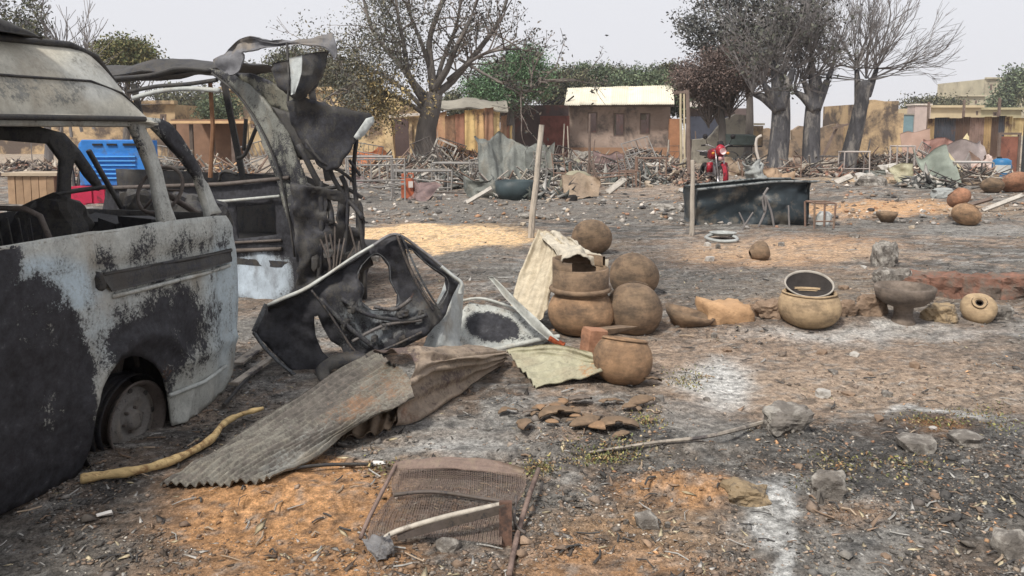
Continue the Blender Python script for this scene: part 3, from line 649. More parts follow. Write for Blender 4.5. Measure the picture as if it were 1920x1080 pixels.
for k in range(7): m.box(v1(-.22+.05*random.random(), -.35-.17*k, .97+.04*random.random()), (.2, .17, .2), Matrix.Rotation(-R(15.8)+random.uniform(-.1, .1), 3, 'Z'), .03)
m.build('dashboard', BK, van, M=(.3, .05, 0))
m = MB(); c0 = D(300, 356, 4.4); Ms = Matrix.Rotation(-R(15.8), 3, 'Z') @ Matrix.Rotation(R(62), 3, 'X')
ring = [c0+Ms @ Vector((.14*math.cos(a), .14*math.sin(a), 0)) for a in [i*2*math.pi/24 for i in range(25)]]; m.tube(ring, .011, 6, cap=False)
for a in (0, 2.1, 4.2): m.tube([c0, c0+Ms @ Vector((.14*math.cos(a), .14*math.sin(a), 0))], .008, 5)
m.tube([c0, c0+Ms @ Vector((0, 0, -.5))], .018, 6); m.build('steering_wheel', BKR, van, smooth=True)
TP = Plane(v1(-4.26, -.8, 0), v1n, (0, 0, 1)); panel('tail_panel', BK, [(-.78, .1), (.78, .1), (.78, 1.12), (.7, 1.66), (-.7, 1.66), (-.78, 1.12)], TP, [[(-.6, 1.15), (.6, 1.15), (.55, 1.55), (-.55, 1.55)]], step=.12, thick=.03, off=F0, pxl=False, parent=van)
def seat(s, w, lean=.12, wd=.42, h=.62, zz=.62, tw=0):
    ux = v1n*math.cos(tw)+v1d*math.sin(tw); b = v1(s, w, zz); up = Vector((0, 0, 1)); bk = -v1d
    P = lambda a, c, d=0: b+ux*a+up*c+bk*(c*lean+d)
    r = mesh('seat', *(lambda q: (q.v, q.f))((lambda q: (q.tube([P(-wd/2, 0), P(-wd/2, h*.75), P(-wd*.42, h*.95), P(-wd*.25, h), P(wd*.25, h), P(wd*.42, h*.95), P(wd/2, h*.75), P(wd/2, 0)], .013, 6), q.tube([P(-wd/2, h*.35), P(wd/2, h*.35)], .008, 5), q.tube([P(-wd/2, 0), P(-wd/2, 0, -.42), P(wd/2, 0, -.42), P(wd/2, 0)], .013, 6), q)[3])(MB())), BKR, van, smooth=True)
    q = MB()
    for i in range(7): x = -wd*.42+wd*.14*i; q.tube([P(x, h*.05), P(x*.9, h*.55), P(x, h*.93)], .005, 4)
    for i in range(6): y = -.06-.07*i; q.tube([P(-wd/2, 0, y), P(0, -.03, y), P(wd/2, 0, y)], .005, 4)
    q.build('seat_spring', BK, r)
    for sx in (-1, 1):
        for y in (0, -.4): q = MB(); q.tube([P(sx*wd*.45, 0, y), P(sx*wd*.45, -.26, y)], .014, 5); q.build('seat_leg', BK, r)
for (s, w) in ((-.95, -.38), (-.95, -1.2), (-1.55, -.40), (-1.6, -1.2), (-2.3, -.4), (-2.3, -1.2), (-3.1, -.8)): seat(s, w, random.uniform(.05, .2), tw=random.uniform(-.1, .1))
m = MB()
for k in range(60): m.box(v1(random.uniform(-3.5, -.3), random.uniform(-1.4, -.2), .4+abs(random.gauss(0, .1))), (random.uniform(.05, .25), random.uniform(.03, .15), random.uniform(.02, .1)), Matrix.Rotation(random.uniform(0, 3), 3, Vector((random.random(), random.random(), 1))), .02)
m.build('cabin_debris', BKR, van, kind='stuff')
VI = Plane(v1O-v1n*.85, v1d, (0, 0, 1)); QI = lambda u, v, w=0.0: (lambda ab: VI.at(ab[0], ab[1], w))(VI.px(u, v))
panel('partition_frame', BK, [(-60, 246), (0, 236), (70, 236), (120, 250), (150, 282), (178, 322), (196, 352), (186, 358), (160, 330), (140, 300), (132, 330), (132, 460), (104, 464), (108, 372), (114, 300), (92, 270), (0, 262), (-60, 270)], VI, step=.03, thick=.02, off=cr0, parent=van, label='blackened arched frame inside the cabin')
m = MB(); m.tube(crv([QI(84, 452), QI(82, 392), (QI(96, 368)), QI(140, 358), QI(202, 350)], 14), .014, 6); m.tube([QI(82, 400), QI(90, 450)], .01, 5); m.tube([QI(150, 282, .06), QI(214, 392, .06), QI(232, 440, .06)], .016, 6); m.build('cabin_rail', BK, van, smooth=True)
for (u0, v0, s0, z0, tw) in ((238, 392, .34, .26, .2), (330, 392, .3, .24, -.2), (20, 420, .36, .3, .1), (380, 400, .22, .2, .4)):
    c_ = QI(u0, v0, .1 if u0 > 100 else .3); m = MB(); m.rock(c_, (s0*.5, .1, z0*.62), u0*.1, tw, 3); m.build('charred_seat_cushion', BK, van, smooth=False)
m = MB(); m.box(QI(262, 422, .3), (.12, .08, .06), None, .01); m.build('pale_box', PW0, van)
# ------------------------------------------------------------------ second burnt vehicle, torn open, behind the first
o2 = Vector((-1.75, 7.3, 0)); r2 = Vector((-.93, .36, 0)).normalized()
V2 = Plane(o2, -r2, (0, 0, 1)); n2 = V2.n
bus = thing('burnt_van_wreck', 'torn open burnt van wreck with curved front pillar and peeled roof, behind the minibus', 'van', (o2.x, o2.y, 0), world=True)
def v2(a, w, z): return V2.at(a, z, w)
def cr(am, k=3, sd=0): return lambda a, b: am*(noise.noise(Vector((a*k, b*k, sd)))+.5*noise.noise(Vector((a*k*2.7, b*k*2.7, sd+3))))
OLV = burnt('olive_burnt_metal', paint=(.19, .185, .15), lvl=.18, rlvl=-.2, scale=6)
PW = burnt('ash_white_metal', paint=(.42, .43, .40), lvl=.02, rlvl=-.2, scale=8, blue=(.44, .48, .5))
archo = [(392, 128), (432, 134), (470, 158), (512, 200), (545, 252), (572, 320), (590, 380), (606, 440), (622, 520), (632, 590), (560, 590), (556, 500), (545, 430), (528, 350), (508, 290), (482, 230), (452, 180), (424, 152)]
def arcoff(a, b): return .03+.05*math.sin((a*1.0+b*.45)*26)*.35+.02*noise.noise(Vector((a*3, b*4, 5)))
panel('front_pillar', OLV, archo, V2, step=.035, thick=.03, off=arcoff, mask=lambda u, v, V: (.12+.25*sst(200, 330, v)+.5*blob(u, v, 560, 470, 22, 120)-.3*blob(u, v, 575, 520, 20, 70)+.4*blob(u, v, 420, 140, 30, 16), .1+.25*blob(u, v, 520, 300, 60, 60), .15+0*u), parent=bus)
m = MB()
P2 = lambda u, v, w=0.0: (lambda ab: V2.at(ab[0], ab[1], w))(V2.px(u, v))
m.tube(crv([P2(430, 140, -.06), P2(480, 195, -.06), P2(520, 265, -.06), P2(550, 340, -.06), P2(570, 430, -.06), P2(590, 560, -.06)], 16), .035, 7)
m.tube(crv([P2(404, 138, .05), P2(452, 176, .06), P2(492, 232, .06), P2(528, 310, .07), P2(546, 390, .06), P2(560, 480, .06)], 16), .012, 6)
m.build('pillar_edge', BK, bus, smooth=True)
panel('cap_panel', OLV, [(428, 136), (470, 138), (510, 152), (548, 180), (560, 205), (540, 215), (520, 205), (500, 200), (470, 168)], V2, step=.04, thick=.01, off=cr(.05, 3, 2), mask=lambda u, v, V: (.15+.6*blob(u, v, 480, 140, 60, 9, 15), .2+0*u, 0*u), parent=bus)
panel('cap_panel', BK, [(470, 168), (505, 198), (545, 212), (575, 260), (600, 300), (560, 300), (540, 262), (512, 215)], V2, step=.04, thick=.01, off=cr(.04, 3, 8), parent=bus, label='blackened inner cap panel')
m = MB()
m.tube(crv([P2(200, 150, 0), P2(262, 146, .02), P2(300, 140, 0), P2(345, 130, .03), P2(400, 134, 0)], 18), .05, 8, flat=.5)
m.tube(crv([P2(240, 172, 0), P2(300, 162, .03), P2(350, 158, .0), P2(410, 150, .02)], 14), .02, 6)
m.build('roof_side_rail', BK, bus, smooth=True)
m = MB(); m.tube(crv([P2(250, 184, 0), P2(300, 172, .03), P2(350, 166, .0), P2(415, 170, .02)], 14), .024, 6); m.build('roof_inner_rail', PW, bus, smooth=True, M=(.1, .1, .3))
rf = [[v2(a, -w, z+.03*math.sin(a*9+w*3)) for a in np.linspace(-1.1, -4.2, 8)] for w, z in ((0, 2.13), (.15, 2.2), (.5, 2.24), (.9, 2.22), (1.3, 2.18))]
loft('roof_skin', BK, rf, 30, 20, thick=.01, crumple=.05, ragged=.3, parent=bus)
# body side seen past the minibus corner
panel('body_side', BK, [(200, 352), (420, 344), (480, 340), (540, 336), (590, 420), (604, 520), (600, 600), (560, 640), (300, 700), (120, 700)], V2, [[(444, 388), (516, 382), (520, 440), (444, 448)]], step=.05, thick=.02, off=cr(.03, 3, 4),
      mask=lambda u, v, V: (.5-1.2*blob(u, v, 490, 520, 60, 46, 0, .4)-.5*blob(u, v, 500, 600, 50, 40), .05+0*u, .9*blob(u, v, 490, 520, 60, 60)), parent=bus)
m = MB(); m.tube([P2(300, 378, .05), P2(430, 376, .05), P2(530, 367, .05)], .014, 6); m.build('belt_strip', PW, bus, smooth=True, M=(.1, 0, .2))
m = MB(); m.tube([P2(200, 352, .03), P2(420, 345, .03), P2(545, 333, .03)], .02, 6); m.tube([P2(430, 470, .02), P2(530, 466, .02)], .02, 6); m.tube([P2(430, 455, .02), P2(530, 450, .02)], .014, 6); m.build('belt_rail', BKR, bus, smooth=True)
m = MB(); m.tube([P2(366, 150, -.2), P2(372, 240, -.2), P2(367, 335, -.2)], .022, 6); m.build('roof_prop', pm('brown_stick', H('7a5a44'), .3, 9), bus)
m = MB()
for pts in ([(380, 300), (395, 292), (412, 250), (424, 222)], [(440, 225), (448, 280), (470, 300), (500, 306)], [(396, 222), (392, 285)], [(230, 345), (232, 325), (250, 320), (300, 324), (304, 372)], [(345, 345), (348, 330), (360, 326), (380, 332)]): m.tube(crv([P2(a, b, -.5) for a, b in pts], 10), .02, 6)
m.build('seat_frame', BK, bus, smooth=True)
# floor, engine lumps, far side of the wreck
m = MB()
m.box(v2(-1.6, -.8, .32), (3.2, 1.6, .06), Matrix((V2.ex, V2.n, Vector((0, 0, 1)))).transposed())
m.build('floor', BK, bus)
FB = Plane(v2(0, -1.6, 0), V2.ex, (0, 0, 1))
panel('far_side', BK, [(-4.2, .3), (-1.1, .3), (-1.0, .95), (-1.3, 1.05), (-4.2, 1.08)], FB, step=.12, thick=.02, off=cr(.04, 2, 6), pxl=False, parent=bus)
for a in (-1.0, -2.2, -3.6): m = MB(); m.bar(v2(a, -1.6, 1.0), v2(a-.15, -1.5, 2.15), .07, .04); m.build('far_pillar', BK, bus)
# front end: struts, bulkhead, dark curtain of peeled roof
VF = Plane(D(640, 400, 7.25), Vector((.96, .25, 0)), (0, 0, 1))
QF = lambda u, v, w=0.0: (lambda ab: VF.at(ab[0], ab[1], w))(VF.px(u, v))
CURT = [(536, 190), (560, 180), (600, 193), (650, 203), (698, 215), (690, 232), (668, 258), (650, 290), (632, 316), (612, 322), (590, 300), (566, 268), (545, 232)]
def curo(a, b): return .10*math.sin(a*5.5+b*2)+.06*noise.noise(Vector((a*4, b*3, 2)))+.05*math.sin((a-b)*13)*.3
panel('peeled_roof_sheet', BK, CURT, VF, step=.035, thick=.012, off=curo, mask=lambda u, v, V: (.22-.5*blob(u, v, 610, 203, 80, 5, 8, .6), .0+0*u, 0*u), parent=bus, rag=.02)
panel('ash_white_tip', PW, [(686, 222), (700, 218), (702, 228), (682, 254), (668, 262), (662, 256)], VF, step=.03, thick=.008, off=lambda a, b: curo(a, b)+.03, mask=lambda u, v, V: (-.2+0*u, 0*u, .4+0*u), parent=bus)
m = MB()
for pts, r in (([(612, 300), (628, 340), (650, 372), (668, 392), (680, 410)], .024), ([(668, 262), (664, 320), (668, 372), (682, 470), (684, 560)], .022), ([(560, 270), (590, 330), (616, 380), (622, 420)], .03), ([(574, 262), (600, 300), (640, 322), (662, 340)], .016), ([(640, 330), (652, 380), (640, 560)], .024), ([(584, 360), (640, 352), (680, 372)], .02), ([(600, 340), (604, 420), (596, 560)], .03), ([(575, 345), (630, 370), (676, 382)], .014), ([(655, 300), (676, 330)], .014)):
    m.tube(crv([QF(a, b, random.uniform(-.08, .05)) for a, b in pts], 10), r, 6)
m.build('front_strut', BK, bus, smooth=True, M=(.1, .1, 0))
panel('front_bulkhead', BK, [(545, 342), (590, 352), (640, 360), (676, 378), (684, 440), (690, 500), (682, 560), (560, 600), (556, 470)], VF, [[(612, 372), (636, 378), (634, 420), (612, 410)], [(650, 385), (664, 390), (668, 430), (654, 428)]], step=.04, thick=.02, off=cr(.09, 5, 9), mask=lambda u, v, V: (.1+0*u, -.05+0*u, 0*u), parent=bus, rag=.03)
m = MB()
for k in range(16):
    a, b = random.uniform(590, 676), random.uniform(430, 560); c = QF(a, b, random.uniform(-.15, .10)); m.rock(c, [random.uniform(.04, .1) for _ in range(3)], k*3.3, k, 2)
m.build('engine_block', BK, bus)
m = MB()
for k in range(9): a = 600+9*k; m.tube(crv([QF(a, 440+random.uniform(-20, 20), .1), QF(a+random.uniform(-20, 20), 500, .16), QF(a+random.uniform(-30, 30), 560, .1)], 8), .008, 4)
m.build('burnt_wiring', BKR, bus)
# torn ribbons of the roof curling up
RIB = [[(398, 112, 7.4), (412, 132, 7.4), (428, 136, 7.3)], [(410, 100, 7.4), (432, 112, 7.35), (446, 128, 7.3)], [(428, 92, 7.4), (440, 98, 7.4), (448, 104, 7.3)], [(446, 76, 7.4), (450, 84, 7.4), (450, 94, 7.3)],
       [(462, 70, 7.4), (470, 80, 7.4), (474, 87, 7.35)], [(500, 76, 7.3), (505, 82, 7.3), (508, 89, 7.3)], [(545, 74, 7.25), (548, 80, 7.2), (550, 84, 7.2)], [(590, 70, 7.2), (596, 76, 7.15), (602, 86, 7.1)], [(624, 62, 7.2), (630, 84, 7.1), (628, 112, 7.1)]]
loft('roof_ribbon', burnt('grey_char_metal', paint=(.13, .13, .14), lvl=.0, rlvl=-.3), [[D(*p) for p in r] for r in RIB], 8, 50, thick=.012, crumple=.05, cs=6, parent=bus)
loft('peeled_flap', BK, [[D(u, v, y) for u, v, y in r] for r in ([(508, 118, 7.2), (512, 140, 7.2), (530, 172, 7.2), (545, 188, 7.2)], [(540, 112, 7.1), (548, 140, 7.1), (556, 168, 7.05), (562, 186, 7.1)], [(575, 98, 7.15), (590, 130, 7.1), (588, 160, 7.1), (580, 180, 7.15)], [(618, 96, 7.3), (612, 128, 7.3), (600, 150, 7.3), (588, 176, 7.2)])], 16, 24, thick=.012, crumple=.04, parent=bus)
loft('pale_strip', PW, [[D(541, 108, 7.02), D(545, 140, 7.0), D(545, 178, 7.0)], [D(566, 104, 7.0), D(564, 140, 6.98), D(552, 176, 7.0)]], 12, 6, thick=.006, crumple=.01, parent=bus, mask=lambda u, v, V: (-.4+0*u, -.3+0*u, .5+0*u))
m = MB(); m.tube([D(540, 190, 7.1), D(542, 150, 7.1), D(538, 80, 7.2)], .012, 5); m.build('strap', BK, bus)
# ------------------------------------------------------------------ crumpled cab door standing in front of the wreck
dY = 5.35
VD = Plane(D(660, 690, 5.15), Vector((.97, .24, 0)), Vector((0, .22, 1)))
QD = lambda u, v, w=0.0: (lambda ab: VD.at(ab[0], ab[1], w))(VD.px(u, v))
door = thing('burnt_cab_door', 'crumpled charred cab frame with two open holes lying against the van wreck', 'vehicle door', tuple(D(660, 700, 5.2)*1)[:2]+(0,), world=True)
DO = [(474, 622), (488, 600), (504, 568), (560, 548), (610, 518), (660, 482), (700, 458), (742, 438), (790, 470), (836, 506), (862, 530), (850, 560), (838, 590), (800, 630), (750, 655), (700, 676), (668, 696), (640, 706), (600, 716), (574, 714), (540, 690), (510, 660)]
H1 = [(678, 498), (700, 476), (716, 480), (730, 498), (733, 528), (746, 552), (744, 574), (700, 582), (678, 566), (682, 540), (670, 520)]
H2 = [(762, 466), (775, 470), (800, 494), (836, 520), (840, 545), (822, 574), (806, 562), (786, 530), (768, 498)]
H3 = [(588, 594), (596, 592), (604, 612), (620, 640), (640, 652), (646, 664), (622, 676), (604, 660), (592, 630)]
def doff(a, b):
    u = 0; c = .07*noise.noise(Vector((a*3, b*3, 2)))+.05*abs(noise.noise(Vector((a*7, b*7, 5))))+.015*noise.noise(Vector((a*17, b*17, 5)))
    return c-.05+.05*math.sin(a*6+b*3)*.5
panel('inner_panel', BK, DO, VD, [H1, H2, H3], step=.028, thick=.012, off=doff, mask=lambda u, v, V: (.4+.4*blob(u, v, 540, 630, 60, 60)-.35*blob(u, v, 720, 600, 70, 34, -20)-.35*blob(u, v, 690, 640, 60, 10, -15)-.25*blob(u, v, 650, 570, 60, 40)-.4*blob(u, v, 800, 590, 26, 26), .1+.25*blob(u, v, 780, 560, 40, 40), .3*blob(u, v, 700, 610, 90, 50)), parent=door)
def rim(name, mat, pts, r, w=0.0, n=30, flat=.5, M=(0, .1, .2)):
    m = MB(); m.tube(crv([QD(u, v, w) for u, v in pts], n), r, 8, flat=flat); return m.build(name, mat, door, smooth=True, M=M)
rim('outer_rim', PW, [(502, 572), (530, 560), (570, 543), (610, 518), (660, 484), (700, 460)], [.018]*3+[.026]*14+[.02]*13, .03, M=(.1, .05, .1))
rim('outer_rim', BKR, [(700, 460), (742, 440), (790, 470), (836, 506)], .022, .02)
rim('outer_rim', PW, [(826, 500), (848, 518), (864, 532), (862, 552)], .026, .03, M=(-.2, 0, .3))
rim('centre_bar', BKR, [(744, 442), (762, 490), (786, 540), (812, 582)], .022, .03, M=(.2, .1, 0))
rim('centre_bar', BK, [(752, 444), (776, 500), (800, 546), (822, 580)], .014, .06)
rim('door_brace', BKR, [(584, 544), (612, 580), (640, 622), (664, 656), (690, 664), (740, 646), (790, 622)], .016, .04, M=(.3, 0, 0))
rim('lower_rim', BK, [(476, 622), (500, 655), (540, 692), (578, 714), (640, 706)], .024, .03)
rim('lower_rim', BK, [(476, 622), (500, 570)], .02, .03)
rim('hole_rim', BK, H1+[H1[0]], .006, .01, 40)
rim('hole_rim', BK, H2+[H2[0]], .006, .01, 40)
loft('folded_shell', BK, [[QD(500, 572, 0), QD(560, 548, 0), QD(610, 518, 0), QD(690, 466, 0)], [QD(500, 590, -.18), QD(560, 575, -.22), QD(620, 545, -.22), QD(700, 490, -.18)]], 24, 8, thick=.008, crumple=.02, parent=door)
m = MB()
for k in range(12): m.rock(QD(random.uniform(640, 790), random.uniform(570, 640), random.uniform(-.02, .04)), [random.uniform(.02, .05) for _ in range(3)], k*2.7, k, 2)
m.build('lock_parts', BK, door)
for k, (pts, r) in enumerate((([(640, 560), (690, 590), (760, 600), (800, 590)], .016), ([(660, 640), (720, 610), (790, 600)], .012), ([(600, 560), (650, 610), (700, 650)], .018), ([(700, 575), (740, 580), (770, 560)], .014))):
    m = MB(); m.tube(crv([QD(a, b, .03) for a, b in pts], 12), r, 6); m.build('pressed_rib', BKR if k % 2 else BK, door, smooth=True, M=(.1, .0, .1))
# bent pale post and the panel beside it, round hole's shade painted as a dark spot
fr = thing('bent_door_shell', 'bent ash white door shell with a painted dark spot for a round hole, between charred frame and clay pots', 'vehicle door', tuple(D(900, 660, 5.7))[:2]+(0,), world=True)
loft('bent_post', PW, [[D(u, v, y) for u, v, y in r] for r in ([(834, 520, 5.75), (812, 590, 5.6), (800, 630, 5.5), (788, 652, 5.5)], [(852, 518, 5.7), (842, 590, 5.5), (822, 640, 5.4), (812, 664, 5.4)], [(868, 530, 5.75), (858, 590, 5.6), (842, 640, 5.45), (852, 662, 5.45)], [(868, 545, 5.9), (866, 600, 5.8), (862, 640, 5.6), (880, 662, 5.6)])], 22, 16, thick=.012, corr=(1.5, .015, 'v'), crumple=.02, parent=fr, mask=lambda u, v, V: (-.22+.5*blob(u, v, 815, 610, 12, 50, 15), -.1+0*u, .5+0*u))
VS = Plane(D(940, 650, 5.75), Vector((1, .12, 0)), Vector((0, .85, .6)))
panel('shell_panel', PW, [(862, 590), (880, 566), (930, 574), (985, 592), (1034, 634), (1010, 648), (940, 656), (880, 664), (850, 662)], VS, [], step=.022, thick=.01, off=lambda a, b: .03*noise.noise(Vector((a*4, b*4, 1)))+.012*noise.noise(Vector((a*13, b*13, 6))), mask=lambda u, v, V: (.22+.9*blob(u, v, 922, 613, 46, 26, 10, .25)+.3*blob(u, v, 985, 620, 30, 20), .12+.0*u, .15+0*u), parent=fr)
QS = lambda u, v, w=0.0: (lambda ab: VS.at(ab[0], ab[1], w))(VS.px(u, v))
m = MB(); m.tube(crv([QS(862, 570, .03), QS(900, 566, .04), QS(950, 578, .03), QS(990, 596, .02)], 16), .012, 6); m.build('shell_rim', PW, fr, smooth=True, M=(-.2, 0, 0))
m = MB(); m.tube(crv([QS(850, 664, .02), QS(890, 666, .03), QS(950, 654, .02), QS(1020, 640, .03), QS(1048, 636, .03)], 20), .02, 6); m.build('shell_rim', PW, fr, smooth=True, M=(-.25, 0, 0))
bar = thing('pale_metal_channel', 'long pale folded metal channel slanting down from the leaning sheet to the clay pots', 'metal strip', tuple(D(1045, 640, 5.7))[:2]+(0,), world=True)
loft('channel', PW, [[D(u, v, y) for u, v, y in r] for r in ([(914, 520, 5.95), (950, 562, 5.85), (990, 604, 5.75), (1030, 640, 5.65), (1046, 650, 5.6)], [(926, 519, 5.9), (964, 556, 5.8), (1002, 592, 5.7), (1040, 630, 5.6), (1056, 644, 5.58)], [(930, 524, 5.98), (970, 566, 5.9), (1006, 602, 5.8), (1044, 640, 5.68), (1058, 650, 5.62)])], 30, 8, thick=.008, crumple=.012, parent=bar, mask=lambda u, v, V: (-.15+0*u, .5*blob(u, v, 1048, 642, 16, 12)-.1, .1+0*u))
m = MB(); m.tube([D(1030, 634, 5.62), D(1058, 648, 5.58)], .022, 7); m.build('rusty_end', pm('bright_rust', H('8a4428'), .35, 20, stain=(H('3a1c14'), .4, 14)), bar)
# dark mudguard lump beneath the door
m = MB(); m.lathe([(.16, -.04), (.19, 0), (.16, .03), (.11, .02), (.1, -.02)], GS(650, 712)+Vector((0, 0, .06)), 24, Matrix.Rotation(.3, 3, 'X'), wob=.2)
m.build('burnt_tyre_ring', BK, label='charred tyre bead ring under the crumpled cab frame', cat='tyre', smooth=True)
# ------------------------------------------------------------------ corrugated roofing sheets in front
ZINC = burnt('weathered_zinc', paint=(.25, .235, .20), soot=(.085, .075, .065), rust=(.19, .115, .07), lvl=.2, rlvl=.12, scale=6, blue=(.40, .44, .46), rough=.6, var=.35)
RUSTY = burnt('rusty_zinc', paint=(.28, .21, .15), soot=(.07, .05, .045), rust=(.17, .09, .055), lvl=.12, rlvl=.1, scale=5)
def g3(u, v, h=0.0):
    p = GS(u, v)
    return G(u, v, p.z+h) if h else p+Vector((0, 0, .012))
rows = [[g3(300, 912, .01), g3(360, 870, .03), g3(440, 822, .05), g3(520, 772, .08), g3(600, 718, .10), g3(700, 655, .12)],
        [g3(370, 912, .02), g3(430, 868, .05), g3(510, 822, .08), g3(585, 776, .10), g3(660, 728, .13), g3(730, 680, .17)],
        [g3(440, 908, .02), g3(505, 864, .06), g3(575, 828, .09), g3(640, 790, .12), g3(700, 750, .15), g3(764, 706, .22)],
        [g3(508, 898, .03), g3(590, 858, .06), g3(640, 818, .1), g3(690, 786, .13), g3(732, 768, .16), g3(776, 742, .20)]]
loft('corrugated_sheet', ZINC, [list(r) for r in rows], 120, 150, thick=.004, corr=(13.5, .009, 'v'), crumple=.018, cs=7, ragged=.02,
     mask=lambda u, v, V: (.3+.3*blob(u, v, 600, 740, 90, 30, -35)-.25*blob(u, v, 600, 850, 120, 16, -30), .08+.3*blob(u, v, 720, 730, 90, 44, -30, .8)+.2*blob(u, v, 640, 780, 60, 20, -30)-.2*blob(u, v, 520, 860, 120, 40, -30), .35*blob(u, v, 560, 840, 80, 18, -35)),
     label='long grey corrugated zinc sheet lying from the minibus wheel to the charred cab frame', cat='roofing sheet')
rows = [[g3(742, 800, .01), g3(790, 786, .01), g3(850, 745, .01), g3(900, 712, .01), g3(948, 684, .01)],
        [g3(764, 752, .13), g3(800, 728, .14), g3(850, 706, .13), g3(900, 690, .10), g3(950, 672, .05)],
        [g3(774, 712, .26), g3(810, 694, .26), g3(860, 682, .23), g3(905, 674, .17), g3(950, 664, .08)],
        [g3(776, 668, .34), g3(815, 666, .33), g3(865, 664, .28), g3(910, 662, .21), g3(950, 658, .10)],
        [g3(736, 652, .36), g3(790, 650, .36), g3(840, 651, .29), g3(890, 652, .22), g3(940, 652, .1)],
        [g3(700, 660, .26), g3(760, 655, .22), g3(820, 654, .2), g3(880, 650, .12), g3(930, 650, .04)]]
loft('corrugated_sheet', RUSTY, [list(r) for r in rows], 90, 110, thick=.004, corr=(6.5, .012, 'v'), crumple=.03, cs=4, ragged=.04,
     mask=lambda u, v, V: (.08+.5*blob(u, v, 740, 665, 50, 26)+.25*blob(u, v, 820, 720, 60, 12, -25), .08-.3*blob(u, v, 860, 672, 100, 8)+.3*blob(u, v, 750, 780, 40, 40), .05+0*u),  # first dark blob paints the shade inside the ridge's open end
     label='brown corrugated zinc sheet bent into a ridge with a dark open end', cat='roofing sheet')
rows = [[g3(700, 700, .10), g3(730, 720, .08), g3(760, 740, .06)], [g3(640, 830, .0), g3(700, 820, .0), g3(742, 802, .0)]]
loft('corrugated_sheet', RUSTY, rows, 40, 30, thick=.004, corr=(4, .01, 'u'), crumple=.03, mask=lambda u, v, V: (.0+0*u, .15+0*u, 0*u),
     label='orange brown scrap of corrugated zinc tucked under the ragged edge of the long sheet', cat='roofing sheet')
YZ = burnt('yellowed_zinc', paint=(.36, .34, .24), soot=(.09, .08, .06), rust=(.30, .15, .06), lvl=.05, rlvl=-.05, scale=5)
rows = [[g3(950, 660, .10), g3(1000, 648, .14), g3(1050, 646, .16), g3(1080, 655, .14), g3(1110, 668, .12)],
        [g3(962, 678, .06), g3(1010, 672, .07), g3(1060, 672, .08), g3(1100, 680, .08), g3(1130, 682, .10)],
        [g3(985, 706, .03), g3(1030, 702, .02), g3(1070, 696, .03), g3(1110, 690, .07), g3(1150, 680, .14)],
        [g3(1004, 728, .01), g3(1040, 722, .01), g3(1080, 712, .03), g3(1120, 700, .08), g3(1164, 674, .19)]]
loft('corrugated_sheet', YZ, [list(r) for r in rows], 60, 50, thick=.004, corr=(7, .009, 'v'), crumple=.03,
     mask=lambda u, v, V: (.05+.3*blob(u, v, 1130, 680, 20, 12), -.05+.5*blob(u, v, 1105, 688, 26, 26), 0*u),
     label='yellowish curled zinc sheet on the ground in front of the pots', cat='roofing sheet')
# leaning sheet and ragged sheet over the pot
LZ = burnt('sunbleached_zinc', paint=(.44, .38, .28), soot=(.1, .08, .06), rust=(.33, .2, .11), lvl=-.25, rlvl=-.08, scale=5)
rows = [[D(1008, 430, 6.9), D(988, 480, 6.7), D(968, 530, 6.5), D(955, 575, 6.35)], [D(1028, 432, 6.85), D(1010, 490, 6.65), D(992, 540, 6.4), D(975, 585, 6.2)],
        [D(1046, 438, 6.75), D(1034, 480, 6.55), D(1022, 540, 6.3), D(1006, 598, 6.1)], [D(1058, 446, 6.7), D(1048, 482, 6.5), D(1036, 530, 6.3), D(1022, 572, 6.15)]]
loft('corrugated_sheet', LZ, rows, 50, 60, thick=.004, corr=(5, .010, 'v'), crumple=.02, label='pale tan corrugated sheet leaning steeply against the double pot', cat='roofing sheet', mask=lambda u, v, V: (.0+0*u, .02+.25*blob(u, v, 990, 540, 20, 60), .0*u))
rows = [[D(1004, 436, 6.9), D(1040, 470, 6.5), D(1046, 488, 6.25)], [D(1030, 428, 6.8), D(1066, 456, 6.5), D(1080, 480, 6.2)], [D(1062, 440, 6.8), D(1096, 462, 6.5), D(1112, 482, 6.25)], [D(1075, 454, 6.7), D(1120, 476, 6.5), D(1146, 492, 6.4)]]
loft('corrugated_sheet', LZ, rows, 40, 40, thick=.004, corr=(3, .008, 'v'), crumple=.06, ragged=.1, label='torn pale zinc scrap resting on top of the double pot', cat='roofing sheet', mask=lambda u, v, V: (.0+.3*blob(u, v, 1060, 470, 20, 12), -.05+0*u, .15+0*u))
m = MB(); c = D(945, 590, 6.9); m.lathe([(.001, 0), (.2, 0), (.26, .08), (.27, .26), (.25, .26), (.24, .08)], c-Vector((0, 0, .25)), 26, wob=.1); m.build('dark_basin', BKR, label='charred basin half hidden behind the pale channel and leaning sheet', cat='basin', smooth=True)
